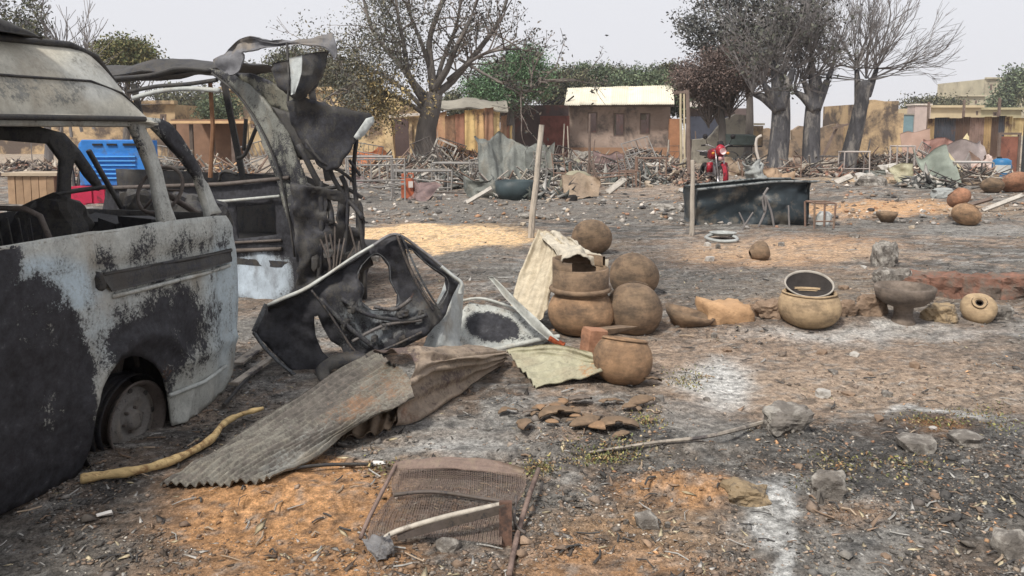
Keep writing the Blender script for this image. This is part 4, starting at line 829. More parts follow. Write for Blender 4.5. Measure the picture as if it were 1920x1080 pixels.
# ------------------------------------------------------------------ clay pots
def clay(name, a, b, c=(.045, .036, .03), am=.42):
    k = NT(name); n1 = k.noise(2.6, 7, .6); n2 = k.noise(14, 9, .75); n3 = k.noise(5, 8, .7, stretch=(1, 1, 1.6))
    col = k.ramp(n1, [(.35, a), (.65, b)]); col = k.mix(1.0, col, k.ramp(n2, [(.3, .68), (.7, 1.25)]), 'MULTIPLY')
    e = .5+(.5-am)*.4; col = k.mix(k.ramp(n3, [(e-.12, 0.0), (e+.12, .75)]), col, c)
    g = k.n('ShaderNodeTexWave'); g.wave_type = 'BANDS'; g.bands_direction = 'Z'; g.inputs['Scale'].default_value = 12; g.inputs['Distortion'].default_value = 6; g.inputs['Detail'].default_value = 4
    k.l(k.tc.outputs['Object'], g.inputs[0]); col = k.mix(.05, col, g.outputs['Color'], 'SOFT_LIGHT')
    k.l(col, k.b.inputs['Base Color']); k.b.inputs['Roughness'].default_value = .9; k.bump(k.math('ADD', n2, k.math('MULTIPLY', g.outputs['Fac'], .03)), .3, .006); return k.m
CL1 = clay('fired_clay', (.27, .165, .095), (.38, .24, .14)); CL2 = clay('sooty_clay', (.20, .14, .09), (.29, .195, .125), am=.5); CL3 = clay('pale_clay', (.33, .24, .15), (.45, .33, .2), am=.25)
CLR = clay('red_clay', (.30, .15, .09), (.38, .2, .12), am=.35); CLG = clay('grey_clay', (.16, .13, .11), (.24, .19, .15), am=.5)
INN = pm('pot_inside_dark', (.035, .03, .028), .4, 8)  # near-black colour for the inner faces of pots and bowl
def pot(u, v, R0, Hh, label, mat, neck=.0, lip=.0, mouth=.45, tilt=(0, 0), sink=.06, base=.35, group=None, name='clay_pot', parts=True, chip=0, sd=0, squash=1.0, loc=None):
    p = loc or GS(u, v); p = Vector((p.x, p.y, p.z-sink)) if not loc else Vector(loc); p.y += R0*.55
    t = thing(name, label, 'pot', p, group=group)
    M = Matrix.Rotation(tilt[1], 3, 'Y') @ Matrix.Rotation(tilt[0], 3, 'X')
    off = Vector((0, 0, 0))
    if abs(tilt[0])+abs(tilt[1]) > .5: off = Vector((0, 0, R0*.9))-(M @ Vector((0, 0, Hh*.5)))
    pr = []; a0 = -math.pi/2+.25; a1 = math.acos(min(.99, mouth)); n = 18
    for i in range(n+1):
        a = a0+(a1-a0)*i/n; r = R0*math.cos(a)**.92 if math.cos(a) > 0 else 0; z = Hh*.5*(1+math.sin(a)*(1.0 if a > 0 else .98)); pr.append((max(r, .0), z))
    pr = [(0.0, pr[0][1])]+pr; rt, zt = pr[-1]; body = list(pr)
    w = .022
    inner = [(max(0, r-w), z-.001 if i > 2 else z+w) for i, (r, z) in enumerate(pr)][::-1]
    m = MB(); m.lathe(body, off, 40, M, wob=.085, sd=sd); b = m.build('body', mat, t, smooth=True)
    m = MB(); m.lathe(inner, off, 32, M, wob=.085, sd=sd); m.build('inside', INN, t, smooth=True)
    q = [(rt-w, zt-.015), (rt-w*.6, zt+neck*.6), (rt-w*.2+lip*.6, zt+neck+.006), (rt+lip, zt+neck+.012), (rt+lip+.014, zt+neck), (rt+lip*.6+.004, zt+neck*.6), (rt+.006, zt-.004)]
    m = MB(); m.lathe(q, off, 40, M, wob=.085, sd=sd); m.build('rim', mat, t, smooth=True)
    t['_z'] = zt; return t
pot(1092, 632, .265, .40, 'big brown clay pot below the broken neck ring, in the cluster by the sheets', CL1, mouth=.72, sink=.03, sd=1)
# broken neck ring standing on the big pot
zc = GS(1092, 632); cn = D(1088, 540, zc.y+.15)
nt = thing('clay_neck_ring', 'broken cylindrical clay neck standing on top of the big brown pot', 'pot', cn)
m = MB(); m.lathe([(.212, -.03), (.22, .0), (.222, .16), (.205, .165), (.2, .0), (.2, -.03)], (0, 0, 0), 44, Matrix.Rotation(math.pi*1.0, 3, 'Z'), wob=.02, arc=.86); m.build('wall', CL2, nt, smooth=True)
m = MB(); m.lathe([(.222, .155), (.222, .235), (.2, .235), (.2, .155)], (0, 0, 0), 44, Matrix.Rotation(R(225), 3, 'Z'), wob=.03, arc=-.56); m.build('upper_wall', CL2, nt, smooth=True)
m = MB(); m.lathe([(.22, .155), (.222, .225), (.2, .225), (.198, .155)], (0, 0, 0), 10, Matrix.Rotation(R(-112), 3, 'Z'), wob=.03, arc=-.22); m.build('upper_shard', CL2, nt, smooth=True)
m = MB(); m.lathe([(.235, -.02), (.245, -.005), (.238, .012), (.215, .016)], (0, 0, 0), 44, wob=.02); m.build('collar', CL2, nt, smooth=True)
pot(1192, 628, .225, .44, 'round sooty clay pot just right of the big brown pot', CL2, mouth=.4, sink=.04, tilt=(-.5, .3), sd=2)
pot(1192, 556, .24, .42, 'wide clay pot behind the round sooty pot, lying on its side', CL2, mouth=.45, sink=.05, tilt=(-1.0, .3), sd=3)
pot(1110, 478, .26, .36, 'rearmost brown clay pot of the cluster, tipped over and smoke stained', CL2, mouth=.5, sink=.03, tilt=(-1.15, .4), sd=4)
pot(1168, 726, .19, .34, 'orange brown clay pot in front with flattened top and a block beside it', CL1, mouth=.7, sink=.03, tilt=(-.2, .12), sd=5)
bt = GS(1113, 690); tag(mesh('clay_block', *(lambda b: (b.v, b.f))((lambda b: (b.nbox(D(1113, 640, bt.y+.15), (.14, .14, .18), Matrix.Rotation(.35, 3, 'Z') @ Matrix.Rotation(.15, 3, 'Y'), 4, .012), b)[1])(MB())), CLR), 'squared clay block leaning on the front orange pot', 'block')
m = MB(); m.box(D(1150, 617, bt.y+.3), (.26, .2, .03), Matrix.Rotation(.5, 3, 'Z') @ Matrix.Rotation(-.15, 3, 'X'), .015); m.build('clay_slab', CL2, label='thin clay slab lying across the top of the front orange pot', cat='slab')
# right-hand pot with tilted lid bowl
pot(1528, 618, .245, .37, 'squat tan clay pot holding a tilted dark bowl', CL3, mouth=.8, sink=.03, sd=6)
pz = GS(1528, 618); bl = thing('clay_bowl', 'dark bowl with a pale rim tilted forward in the mouth of the squat tan pot', 'bowl', D(1517, 537, pz.y+.22))
Mb = Matrix.Rotation(-.1, 3, 'Y') @ Matrix.Rotation(.4, 3, 'X') @ Matrix.Scale(.84, 3)
m = MB(); m.lathe([(0, -.12), (.09, -.115), (.17, -.07), (.215, .0), (.225, .03)], (0, 0, 0), 40, Mb, wob=.02); m.build('outer_wall', CL2, bl, smooth=True)
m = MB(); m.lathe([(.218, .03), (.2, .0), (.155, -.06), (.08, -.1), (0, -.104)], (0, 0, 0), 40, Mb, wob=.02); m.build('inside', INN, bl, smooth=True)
m = MB(); m.lathe([(.222, .02), (.232, .03), (.226, .038), (.214, .034), (.212, .02)], (0, 0, 0), 40, Mb, wob=.02); m.build('rim', pm('ash_rim', (.34, .31, .27), .25, 10), bl, smooth=True)
m = MB(); m.lathe([(.001, 0), (.12, 0), (.105, .03), (.07, .10), (.075, .17), (.16, .2), (.215, .25), (.235, .33), (.22, .345), (.19, .3), (.14, .26), (0, .255)], GS(1706, 616)+Vector((0, .12, -.03)), 36, wob=.05, sd=7)
m.build('pedestal_stove', CLG, label='grey clay stove on a waisted pedestal beside the red wall stump', cat='stove', smooth=True)
pot(1843, 606, .135, .22, 'small pale round pot with a dark hole in its side, right of the pedestal stove', CL3, mouth=.3, sink=.02, tilt=(.75, -.5), sd=8)
pot(1818, 424, .225, .36, 'smaller round clay pot with another leaning on it, on the far sandy strip', CL1, mouth=.5, sink=.03, sd=9, tilt=(-.1, .5))
pl_ = GS(1806, 424); pot(1806, 400, .20, .30, 'reddish clay pot leaning against the round pot on the far sandy strip', CLR, mouth=.5, sd=10, tilt=(-.4, -.6), loc=D(1804, 392, pl_.y+.35))
pot(1866, 362, .26, .36, 'round brown pot by the right edge in front of the blue barrel', CL2, mouth=.4, sd=11, tilt=(-.5, .3))
pot(1912, 362, .34, .42, 'bright reddish pot cut by the right edge of the view', CLR, mouth=.45, sd=12, tilt=(-.8, 0))
m = MB(); m.lathe([(.0, 0), (.1, 0), (.17, .12), (.18, .17), (.165, .17), (.09, .03), (0, .02)], GS(1663, 416), 26, wob=.085); m.build('clay_basin', CL2, label='small dark clay basin on the far orange sand', cat='basin', smooth=True)
m = MB(); m.lathe([(.0, -.02), (.1, -.01), (.18, .07), (.2, .12), (.18, .12), (.1, .02), (0, .01)], GS(1289, 614)+Vector((0, .1, -.01)), 30, Matrix.Rotation(.25, 3, 'Y'), wob=.15, sd=4); m.build('broken_bowl', CL2, label='broken clay bowl filled with ash right of the pot cluster', cat='bowl', smooth=True)
m = MB(); m.lathe([(.05, -.12), (.1, -.07), (.13, .0), (.12, .07), (.09, .1), (.075, .1), (.1, .0), (.05, -.1)], GS(1424, 486)+Vector((0, 0, .09)), 22, Matrix.Rotation(1.3, 3, 'Y'), wob=.1); m.build('broken_jug', CL2, label='small broken clay jug alone on the pinkish soil', cat='jug', smooth=True)
# shards: curved pieces of broken pots
def shard(u, v, s, rz, label, mat=None, tilt=.2, grp=None):
    m = MB(); M = Matrix.Rotation(rz, 3, 'Z') @ Matrix.Rotation(tilt, 3, 'X')
    m.lathe([(s*.2, .30*s), (s*.6, .24*s), (s*.95, .08*s), (s*1.0, -.03*s), (s*.94, -.03*s), (s*.86, .08*s), (s*.5, .2*s), (s*.2, .25*s)], GS(u, v)+Vector((0, 0, .02)), 12, M, wob=.3, sd=u, arc=random.uniform(.28, .5))
    m.build('clay_shard', mat or random.choice([CL1, CL2, CL2, CLG]), label=label, cat='shard', group=grp, smooth=True)
SG = 'clay shards broken in front of the pots'
for (u, v, s, rz, l) in ((1092, 796, .10, 3.9, 'pale curved clay shard at the front of the shard heap'), (1052, 790, .12, .4, 'flat orange clay shard left of the pale curved one'), (1100, 766, .11, 1.2, 'yellowish clay shard at the back of the shard heap'),
                         (1000, 806, .10, 2.2, 'sharp brown shard standing at the left end of the shard heap'), (1160, 812, .12, .1, 'orange shard at the right end of the shard heap'), (1030, 776, .08, 5, 'small shard behind the flat orange shard'),
                         (1130, 806, .09, 2.8, 'grey shard between the orange shard and the pale curved one'), (1222, 728, .12, .8, 'reddish shard leaning beside the front orange pot'), (1196, 756, .10, 4, 'purple brown shard below the reddish one by the front pot')):
    shard(u, v, s, rz, l, grp=SG)
for k in range(26):
    shard(random.gauss(1085, 70), random.gauss(786, 16), random.uniform(.03, .06), random.uniform(0, 6), 'small fragment of fired clay in the shard heap', grp='small clay fragments in the shard heap')
# red mud wall stump, orange lump, stones
MUDR = pm('red_mud', (.20, .105, .075), .35, 9, bump=1, bscale=20, stain=((.14, .11, .09), .45, 5), bd=.02, rnd=.05)
ww = thing('red_mud_wall_stump', 'low broken red mud wall stump running off the right edge', 'wall', tuple(GS(1800, 560)), world=True)
pts = [GS(1690, 548), GS(1745, 556), GS(1810, 560), GS(1880, 562), GS(1960, 560), GS(2080, 562)]
for i in range(5):
    a, b = pts[i], pts[i+1]; h = (.20, .24, .26, .27, .25)[i]; d = (b-a); nn = Vector((-d.y, d.x, 0)).normalized(); m = MB()
    n = 1
    for q in range(n):
        c = a+d*((q+.5)/n)
        m.nbox(c+nn*.14+Vector((0, 0, h*.5-.05)), (d.length*1.1, .28, .25), Matrix.Rotation(math.atan2(d.y, d.x), 3, 'Z'), 7, .06, i*5)
    m.build('mud_block', MUDR, ww)
m = MB(); m.nbox(GS(1365, 606)+Vector((0, .12, .05)), (.36, .26, .2), Matrix.Rotation(.1, 3, 'Z'), 6, .06, 3); m.build('mud_lump', pm('orange_mud', (.40, .25, .14), .25, 8, bump=.8, bscale=18, bd=.02), label='squarish orange mud lump between the broken bowl and squat pot', cat='mud lump', smooth=True)
STONE = pm('dark_stone', (.15, .135, .12), .45, 12, bump=1, bscale=30, stain=((.32, .30, .27), .45, 9), bd=.015)
OCH = pm('ochre_stone', (.28, .21, .13), .35, 9, bump=.9, bscale=20, stain=((.08, .07, .06), .42, 6), bd=.015)
def stone(u, v, w, h, label, mat=STONE, rz=0, sub=2, sd=None, grp=None, name='stone'):
    p = GS(u, v); sc = (p-EYE).length/FPX; m = MB(); m.rock(p+Vector((0, w*sc*.25, h*sc*.22)), (w*sc*.5, w*sc*.36, h*sc*.62), sd or u*.37, rz, sub+(1 if sub == 3 else 0))
    return m.build(name, mat, label=label, cat=name.replace('_', ' '), smooth=False, group=grp)
stone(1408, 948, 84, 40, 'yellow brown stone with a charred right end on the orange sand', OCH, sub=3)
stone(1558, 936, 66, 52, 'flat grey squarish block half sunk near the white ash', STONE, sub=3)
stone(1480, 812, 92, 56, 'purple grey pointed rubble stone on the ash ridge', STONE, sub=3)
stone(1215, 992, 46, 34, 'small dark round stone on the orange soil below the wire bed', STONE, sub=2)
stone(1665, 500, 46, 56, 'rough dark lump at the left end of the red mud wall', STONE, sub=3)
stone(1680, 548, 60, 50, 'grey brown rubble lump between the red wall and the pedestal stove', STONE, sub=3)
stone(1640, 590, 60, 40, 'brown earth lump left of the pedestal stove', pm('earth_lump', (.24, .17, .12), .35, 12, bump=1, bscale=22, bd=.02), sub=3)
stone(1590, 596, 40, 34, 'small earth lump touching the squat tan pot on its right', _M['earth_lump'], sub=3)
stone(1450, 600, 70, 40, 'dark earth lump touching the squat tan pot on its left', _M['earth_lump'], sub=3)
stone(1770, 606, 60, 36, 'pale brown earth lump between the stove and the pot with a hole', OCH, sub=3)
stone(1882, 600, 40, 30, 'grey lump right of the pot with a hole', STONE, sub=3)
stone(1545, 746, 30, 20, 'pale grey stone beyond the ash ridge', pm('pale_stone', (.42, .4, .37), .3, 9, bump=.7), sub=2)
stone(840, 1034, 50, 22, 'dark flat cinder block piece inside the wire bed frame', STONE, sub=2)
stone(1900, 1046, 60, 50, 'dark stone in the bottom right corner', STONE, sub=2)
stone(1730, 850, 70, 30, 'slate grey slab among the dark ash on the right', STONE, sub=2)
stone(1820, 838, 60, 24, 'second grey slab right of the slate one', STONE, sub=2)
stone(1640, 350, 60, 20, 'flat grey rubble stone beyond the far orange sand', STONE, sub=2)
for k in range(60):
    u = random.uniform(560, 1940); v = random.uniform(430, 1060)
    if blob(np.array([u]), np.array([v]), 560, 950, 230, 90)[0] > .3: continue
    stone(u, v, random.uniform(12, 30), random.uniform(7, 17), *[('small dark grey stone lying loose on the ash', STONE), ('small brown clod lying loose on the ash', _M['earth_lump']), ('small pale stone lying loose on the ash', _M['pale_stone'])][(k*7) % 5 // 2], random.uniform(0, 6), 1, grp='small loose stones on the ash')
# ------------------------------------------------------------------ peeled yellow branch
WOODY = pm('peeled_wood', (.56, .41, .2), .3, 14, rough=.75, bump=.8, bscale=40, stretch=(.5, 1.2, 1), stain=((.25, .15, .07), .38, 16))
br = [(152, 910), (200, 902), (262, 893), (330, 872), (392, 838), (420, 812), (452, 794), (494, 782)]
m = MB(); m.tube(crv([GS(u, v)+Vector((0, 0, .03+.02*(i > 4))) for i, (u, v) in enumerate(br)], 40), [.021+.0025*math.sin(i*.9)+.0015*math.sin(i*2.3)-.011*(i/39)**3 for i in range(40)], 12)
m.build('peeled_branch', WOODY, label='peeled yellow branch curving along the ground beside the minibus wheel', cat='branch', smooth=True)
# poles
PWD = pm('grey_wood_pole', (.36, .32, .27), .35, 20, stretch=(1, 1, .2), stain=((.09, .08, .08), .4, 5), bump=.7)
def pole(u0, v0, u1, v1_, r, label, mat=PWD, lean=.0, name='wooden_pole', cat='pole', n=5):
    b = GS(u0, v0); t = D(u1, v1_, b.y+lean); m = MB(); P = [b.lerp(t, i/(n-1))+Vector((random.uniform(-.2, .2)*r, random.uniform(-.2, .2)*r, 0)) for i in range(n)]; P[0].z -= .03
    m.tube(P, [r*1.1, r*.85], 8); return m.build(name, mat, label=label, cat=cat)
pole(995, 446, 1016, 234, .045, 'rough wooden pole leaning right, standing behind the pot cluster')
pole(1298, 442, 1299, 300, .035, 'thin straight wooden pole at the left end of the blue black trough')
# ------------------------------------------------------------------ collapsed wire bed in front
WIRE = burnt('burnt_wire', paint=(.20, .145, .12), lvl=.1, rlvl=.15, scale=20, rust=(.17, .085, .06))
bed = thing('wire_bed_base', 'collapsed burnt wire bed base with a pale bent angle bar across it', 'bed base', tuple(GS(840, 1000)), world=True)
def mesh_net(rows, nu, nv, r, name):
    A = [crv([Vector(p) for p in rr], nu) for rr in rows]; Gd = [crv([a[i] for a in A], nv) for i in range(nu)]
    m = MB()
    for i in range(nu): m.tube([Gd[i][j]+Vector((0, 0, .004*(-1)**j)) for j in range(nv)], r, 3, cap=False)
    for j in range(nv): m.tube([Gd[i][j]+Vector((.003*(-1)**i, .006*(-1)**i, 0)) for i in range(nu)], r, 3, cap=False)
    return m.build(name, WIRE, bed, kind='stuff')
mesh_net([[g3(742, 874, .04), g3(820, 860, .07), g3(900, 862, .07), g3(985, 884, .05)], [g3(735, 905, .05), g3(820, 900, .06), g3(900, 905, .06), g3(985, 912, .06)], [g3(738, 930, .07), g3(800, 925, .07), g3(900, 934, .06), g3(970, 944, .06)]], 64, 26, .0011, 'wire_mesh')
mesh_net([[g3(740, 926, .07), g3(800, 922, .08), g3(900, 932, .07), g3(950, 940, .07)], [g3(700, 972, .05), g3(790, 965, .03), g3(880, 975, .02), g3(942, 985, .04)], [g3(690, 1010, .04), g3(780, 1005, .02), g3(870, 1012, .02), g3(940, 1020, .04)]], 60, 34, .0011, 'wire_mesh')
fold = [[g3(745, 868, .05), g3(820, 858, .09), g3(900, 860, .09), g3(985, 880, .06)], [g3(742, 884, .03), g3(820, 880, .05), g3(900, 884, .05), g3(975, 896, .04)]]
loft('fold_of_mesh', WIRE, fold, 50, 10, thick=.003, crumple=.012, parent=bed)
m = MB(); m.tube(crv([g3(716, 1014, .04), g3(745, 996, .07), g3(840, 968, .11), g3(948, 944, .15)], 16), .011, 6); m.build('pale_angle_bar', pm('pale_ash_metal', (.46, .42, .36), .25, 18, rough=.6, stain=((.15, .12, .1), .3, 10)), bed, smooth=True)
m = MB(); m.bar(g3(745, 1006, .05), g3(948, 953, .14), .005, .034); m.build('angle_flange', BKR, bed)
PR = pm('brown_rust_rail', (.21, .15, .125), .35, 20, stain=((.1, .07, .06), .4, 14))
RW = pm('rusty_brown_leg', (.13, .075, .055), .35, 14, stain=((.05, .035, .03), .4, 8))
m = MB(); m.bar(g3(948, 940, .16), GS(948, 1022)+Vector((0, 0, .0)), .05, .035, (0, 1, 0)); m.build('leg', RW, bed)
m = MB(); m.tube(crv([g3(1010, 880, .06), g3(992, 930, .07), g3(975, 985, .04), g3(962, 1040, .02), g3(955, 1078, .02)], 14), .011, 6); m.build('side_rail', PR, bed, smooth=True)
m = MB(); m.tube(crv([g3(968, 930, .09), g3(965, 980, .06), g3(985, 1000, .03)], 8), .007, 6); m.build('side_rail', BKR, bed, smooth=True)
m = MB(); m.tube(crv([g3(745, 866, .05), g3(715, 925, .06), g3(690, 975, .05), g3(676, 1010, .03)], 14), .009, 6); m.build('side_rail', PR, bed, smooth=True)
m = MB(); m.tube(crv([g3(738, 928, .09), g3(810, 922, .09), g3(900, 934, .08), g3(965, 944, .09)], 16), .008, 6); m.build('cross_rail', BKR, bed, smooth=True)
lf = [[g3(676, 1008, .04), g3(690, 1030, .03), g3(706, 1056, .0)], [g3(700, 1000, .06), g3(712, 1024, .05), g3(722, 1054, .0)], [g3(730, 1000, .07), g3(738, 1020, .06), g3(740, 1050, .0)]]
loft('bent_corner_plate', BKR, lf, 20, 16, thick=.006, crumple=.02, parent=bed, mask=lambda u, v, V: (.2-.5*blob(u, v, 690, 1010, 20, 20), -.1+0*u, .2+0*u))
pole(905, 912, 600, 880, .001, '', name='x') if False else None
m = MB(); m.tube(crv([GS(505, 898)+Vector((0, 0, .03)), GS(600, 884)+Vector((0, 0, .03)), GS(700, 878)+Vector((0, 0, .02))], 10), .008, 6); m.build('charred_rod', BK, label='thin charred rod on the ground at the corner of the long zinc sheet', cat='rod', smooth=True)
m = MB(); m.box(GS(710, 872)+Vector((0, 0, .01)), (.06, .03, .01), Matrix.Rotation(.1, 3, 'Z'), .004); m.build('white_chip', pm('white_chip_paint', (.65, .63, .6), .15, 9), label='small white chip near the charred rod', cat='chip')
m = MB(); m.box(GS(196, 970)+Vector((0, 0, .01)), (.05, .03, .012), Matrix.Rotation(.5, 3, 'Z'), .008); m.build('white_chip', _M['white_chip_paint'], label='small white chip on the ash in front of the minibus', cat='chip')
# twigs
m = MB(); m.tube(crv([GS(1105, 858)+Vector((0, 0, .02)), GS(1230, 850)+Vector((0, 0, .03)), GS(1330, 832)+Vector((0, 0, .03)), GS(1440, 800)+Vector((0, 0, .03))], 14), [.006, .012], 6); m.build('long_stick', PWD, label='long thin stick lying along the ash ridge', cat='stick')
m = MB(); m.tube(crv([GS(420, 770)+Vector((0, 0, .03)), GS(470, 715)+Vector((0, 0, .04)), GS(520, 672)+Vector((0, 0, .05))], 10), .012, 6); m.build('charred_stick', BK, label='charred stick between the minibus and the cab frame', cat='stick')
m = MB(); m.bar(GS(440, 735)+Vector((0, 0, .05)), GS(530, 670)+Vector((0, 0, .05)), .05, .02); m.build('grey_board', PWD, label='narrow grey board on the ash between the minibus and the cab frame', cat='board')
m = MB(); m.bar(GS(446, 690)+Vector((0, 0, .03)), GS(512, 640)+Vector((0, 0, .03)), .07, .015); m.build('grey_board', PWD, label='pale ash covered board behind the narrow grey one', cat='board')
m = MB()
for k in range(420):
    u = random.uniform(0, 1920); v = 420+650*random.random()**.8; p = GS(u, v)+Vector((0, 0, .008)); a = random.uniform(0, 6.3); L = random.uniform(.02, .09)*(1+p.y*.05)
    m.cur = random.choice([CH, CH, BR, LG, TAN]); m.tube([p, p+Vector((math.cos(a)*L*.5, math.sin(a)*L*.5, random.uniform(0, .012))), p+Vector((math.cos(a+.2)*L, math.sin(a+.2)*L, 0))], random.uniform(.0015, .004)*(1+p.y*.06), 4)
m.build('twig_litter', vcm('litter'), kind='stuff', vc=True, keep=True)
# ------------------------------------------------------------------ buildings and walls behind
OCHW = pm('ochre_mud_plaster', (.48, .35, .21), .22, .8, bump=.8, bscale=7, stain=((.11, .085, .07), .52, .5), bd=.05)
YELW = pm('yellow_plaster', (.60, .45, .26), .2, .7, bump=.6, bscale=6, stain=((.14, .1, .075), .5, .5), bd=.04)
PLA = pm('smoked_plaster', (.36, .28, .235), .25, .7, bump=.7, bscale=6, stain=((.12, .10, .09), .42, .45), bd=.04)
DKB = pm('dark_plaster_and_backing', (.085, .06, .058), .35, .6, bump=.6, bscale=6, stain=((.14, .06, .05), .3, .9), bd=.04)
GRW = pm('grey_mud_wall', (.26, .24, .2), .3, .8, bump=.7, bscale=7, stain=((.1, .09, .085), .35, .6), bd=.04)
CREAM = pm('cream_roofing', (.66, .61, .49), .10, 1.2, rough=.6, bump=.2, bscale=8, stain=((.5, .42, .3), .2, 1.0))
PALR = pm('pale_roofing', (.62, .56, .5), .15, 1.2, rough=.6, bump=.2, bscale=8, stain=((.3, .22, .15), .3, .8))
BRK = pm('ochre_block', (.44, .31, .18), .25, 1.2, bump=.8, bscale=8, stain=((.28, .18, .1), .3, .8), bd=.04, rnd=.2)
DARK = pm('dark_interior', (.02, .018, .018), .3, 3)
CON = pm('pale_concrete', (.42, .38, .28), .18, .5, bump=.5, bscale=4, stain=((.28, .25, .19), .3, .3), bd=.05)
FW = pm('frame_wood', (.16, .12, .1), .3, 5)
def gy(v): return G(960, v).y
def wallbox(name, u0, u1, vt, y, thick, mat, parent, holes=(), step=.35, zb=-.1, rag=0, am=.03, y1=None, topv=None, sd=0):
    """free standing wall from photo columns u0..u1 at distance y (y1 at its right end), top at vt (topv = list of (u, v) for a ragged top)"""
    y1 = y1 or y; a = D(u0, 260, y); b = D(u1, 260, y1); a.z = b.z = 0
    P = Plane(a, b-a, (0, 0, 1)); L = (b-a).length
    top = [P.px(u, v) for u, v in (topv or [(u0, vt), (u1, vt)])]; top[0] = (0, top[0][1]); top[-1] = (L, top[-1][1])
    out = [(0, zb), (L, zb)]+top[::-1]
    hs = [[P.px(*q) for q in h] for h in holes]
    return panel(name, mat, out, P, hs, step=step, thick=thick, off=lambda p, q: am*noise.noise(Vector((p*.8, q*.8, sd+3))), pxl=False, parent=parent, rag=rag, smooth=False), P, L
def rc(u0, v0, u1, v1_): return [(u0, v0), (u1, v0), (u1, v1_), (u0, v1_)]
def corr_roof(parent, A, B, C, Dd, n, mat, waves=4.5, amp=.03, name='roof_sheet', th=.012):
    """roof of n corrugated sheets between eave A-B and ridge D-C"""
    A, B, C, Dd = map(Vector, (A, B, C, Dd))
    for i in range(n):
        t0, t1 = i/n, (i+1)/n+.015/n
        e = random.uniform(-.05, .05); j = Vector((0, 0, random.uniform(0, .02)+.012*(i % 2)))
        lo = [A.lerp(B, t0)+j+(A-Dd).normalized()*e, A.lerp(B, t1)+j+(A-Dd).normalized()*e]; hi = [Dd.lerp(C, t0)+j, Dd.lerp(C, t1)+j]
        loft(name, mat, [lo, hi], 34, 6, thick=th, corr=(waves, amp, 'u'), parent=parent, crumple=.01, sd=i)
# house with the cream roof
hy = 45.0
hs = thing('plastered_house', 'low smoke stained house with a cream corrugated roof and three burnt out windows', 'house', tuple(D(1160, 290, hy))[:2]+(0,), world=True)
def frame3(P, u0, v0, u1, v1_, par, w=.07, nm='window_frame', mat=None, depth=.12):
    a = P.px(u0, v0); b = P.px(u1, v1_); m = MB()
    x0, x1, z0, z1 = min(a[0], b[0]), max(a[0], b[0]), min(a[1], b[1]), max(a[1], b[1])
    for s, e in (((x0+w/2, z0), (x0+w/2, z1)), ((x1-w/2, z0), (x1-w/2, z1)), ((x0+w, z1-w/2), (x1-w, z1-w/2)), ((x0+w, z0+w/2), (x1-w, z0+w/2))): m.bar(P.at(*s, -.06), P.at(*e, -.06), w, depth, P.n)
    return m.build(nm, mat or FW, par)
W3 = [rc(1102, 210, 1120, 250), rc(1150, 212, 1171, 256), rc(1200, 212, 1219, 252)]
_, PH, LH = wallbox('front_wall', 1064, 1256, 192, hy, .3, PLA, hs, W3, .3)
for w in W3: frame3(PH, w[0][0], w[0][1], w[2][0], w[2][1], hs)
for (u0, v0, u1, v1_) in ((1152, 214, 1156, 256), (1203, 214, 1213, 224)):
    m = MB(); a = PH.px(u0, v0); b = PH.px(u1, v1_); m.box(PH.at((a[0]+b[0])/2, (a[1]+b[1])/2, -.25), (abs(b[0]-a[0]), .04, abs(b[1]-a[1])), Matrix.Rotation(.2, 3, 'Z'), .03); m.build('broken_shutter', GRW, hs)
for s in (0, 1): 
    m = MB(); a = PH.at(LH*s+(.16 if s else -.16)*-1, 1.4, -2.6); m.box(a, (.3, 5.0, 3.0)); m.build('side_wall', PLA, hs)
m = MB(); m.box(PH.at(LH/2, 1.5, -5.3), (LH-.4, .3, 3.2)); m.build('back_wall', DKB, hs)  # dark backing colour stands for the shade indoors behind the windows
m = MB(); m.bar(PH.at(-.1, 2.86, .35), PH.at(LH+.1, 2.86, .35), .12, .16); m.build('eave_beam', FW, hs)
m = MB(); m.box(PH.at(LH/2, .25, .18), (LH, .1, .55)); m.build('plinth', pm('brown_plinth', (.28, .17, .11), .3, 1), hs)
corr_roof(hs, D(1058, 197, hy-1.0), D(1264, 196, hy-1.0), D(1262, 160, hy+2.0), D(1064, 165, hy+2.0), 7, CREAM, 7, .012)
# dark brown compound wall left of the house, rust coloured panel
dw = thing('dark_compound_wall', 'dark brown burnt compound wall left of the cream roofed house', 'wall', tuple(D(1000, 290, 44))[:2]+(0,), world=True)
wallbox('wall', 938, 1066, 197, 44, .3, DKB, dw, [rc(1026, 262, 1040, 284)], .3, sd=2)
m = MB(); m.box(D(1040, 245, 43.7), (1.6, .06, 1.6)); m.build('rusty_gate_panel', pm('dark_red_rust', (.14, .05, .04), .4, 3), dw)
m = MB()
for k in range(7): a = D(1010+8*k, 195, 44.5); m.bar(a, a+Vector((random.uniform(.2, .8), .3, random.uniform(.2, .75))), .07, .07)
m.build('burnt_rafters', DARK, dw)
m = MB(); m.box(D(1264, 260, 44.6), (.6, .25, 2.2)); m.build('reddish_wall_stub', pm('brick_red_plaster', (.36, .18, .1), .3, 2), label='orange brown wall stub at the right corner of the cream roofed house', cat='wall')
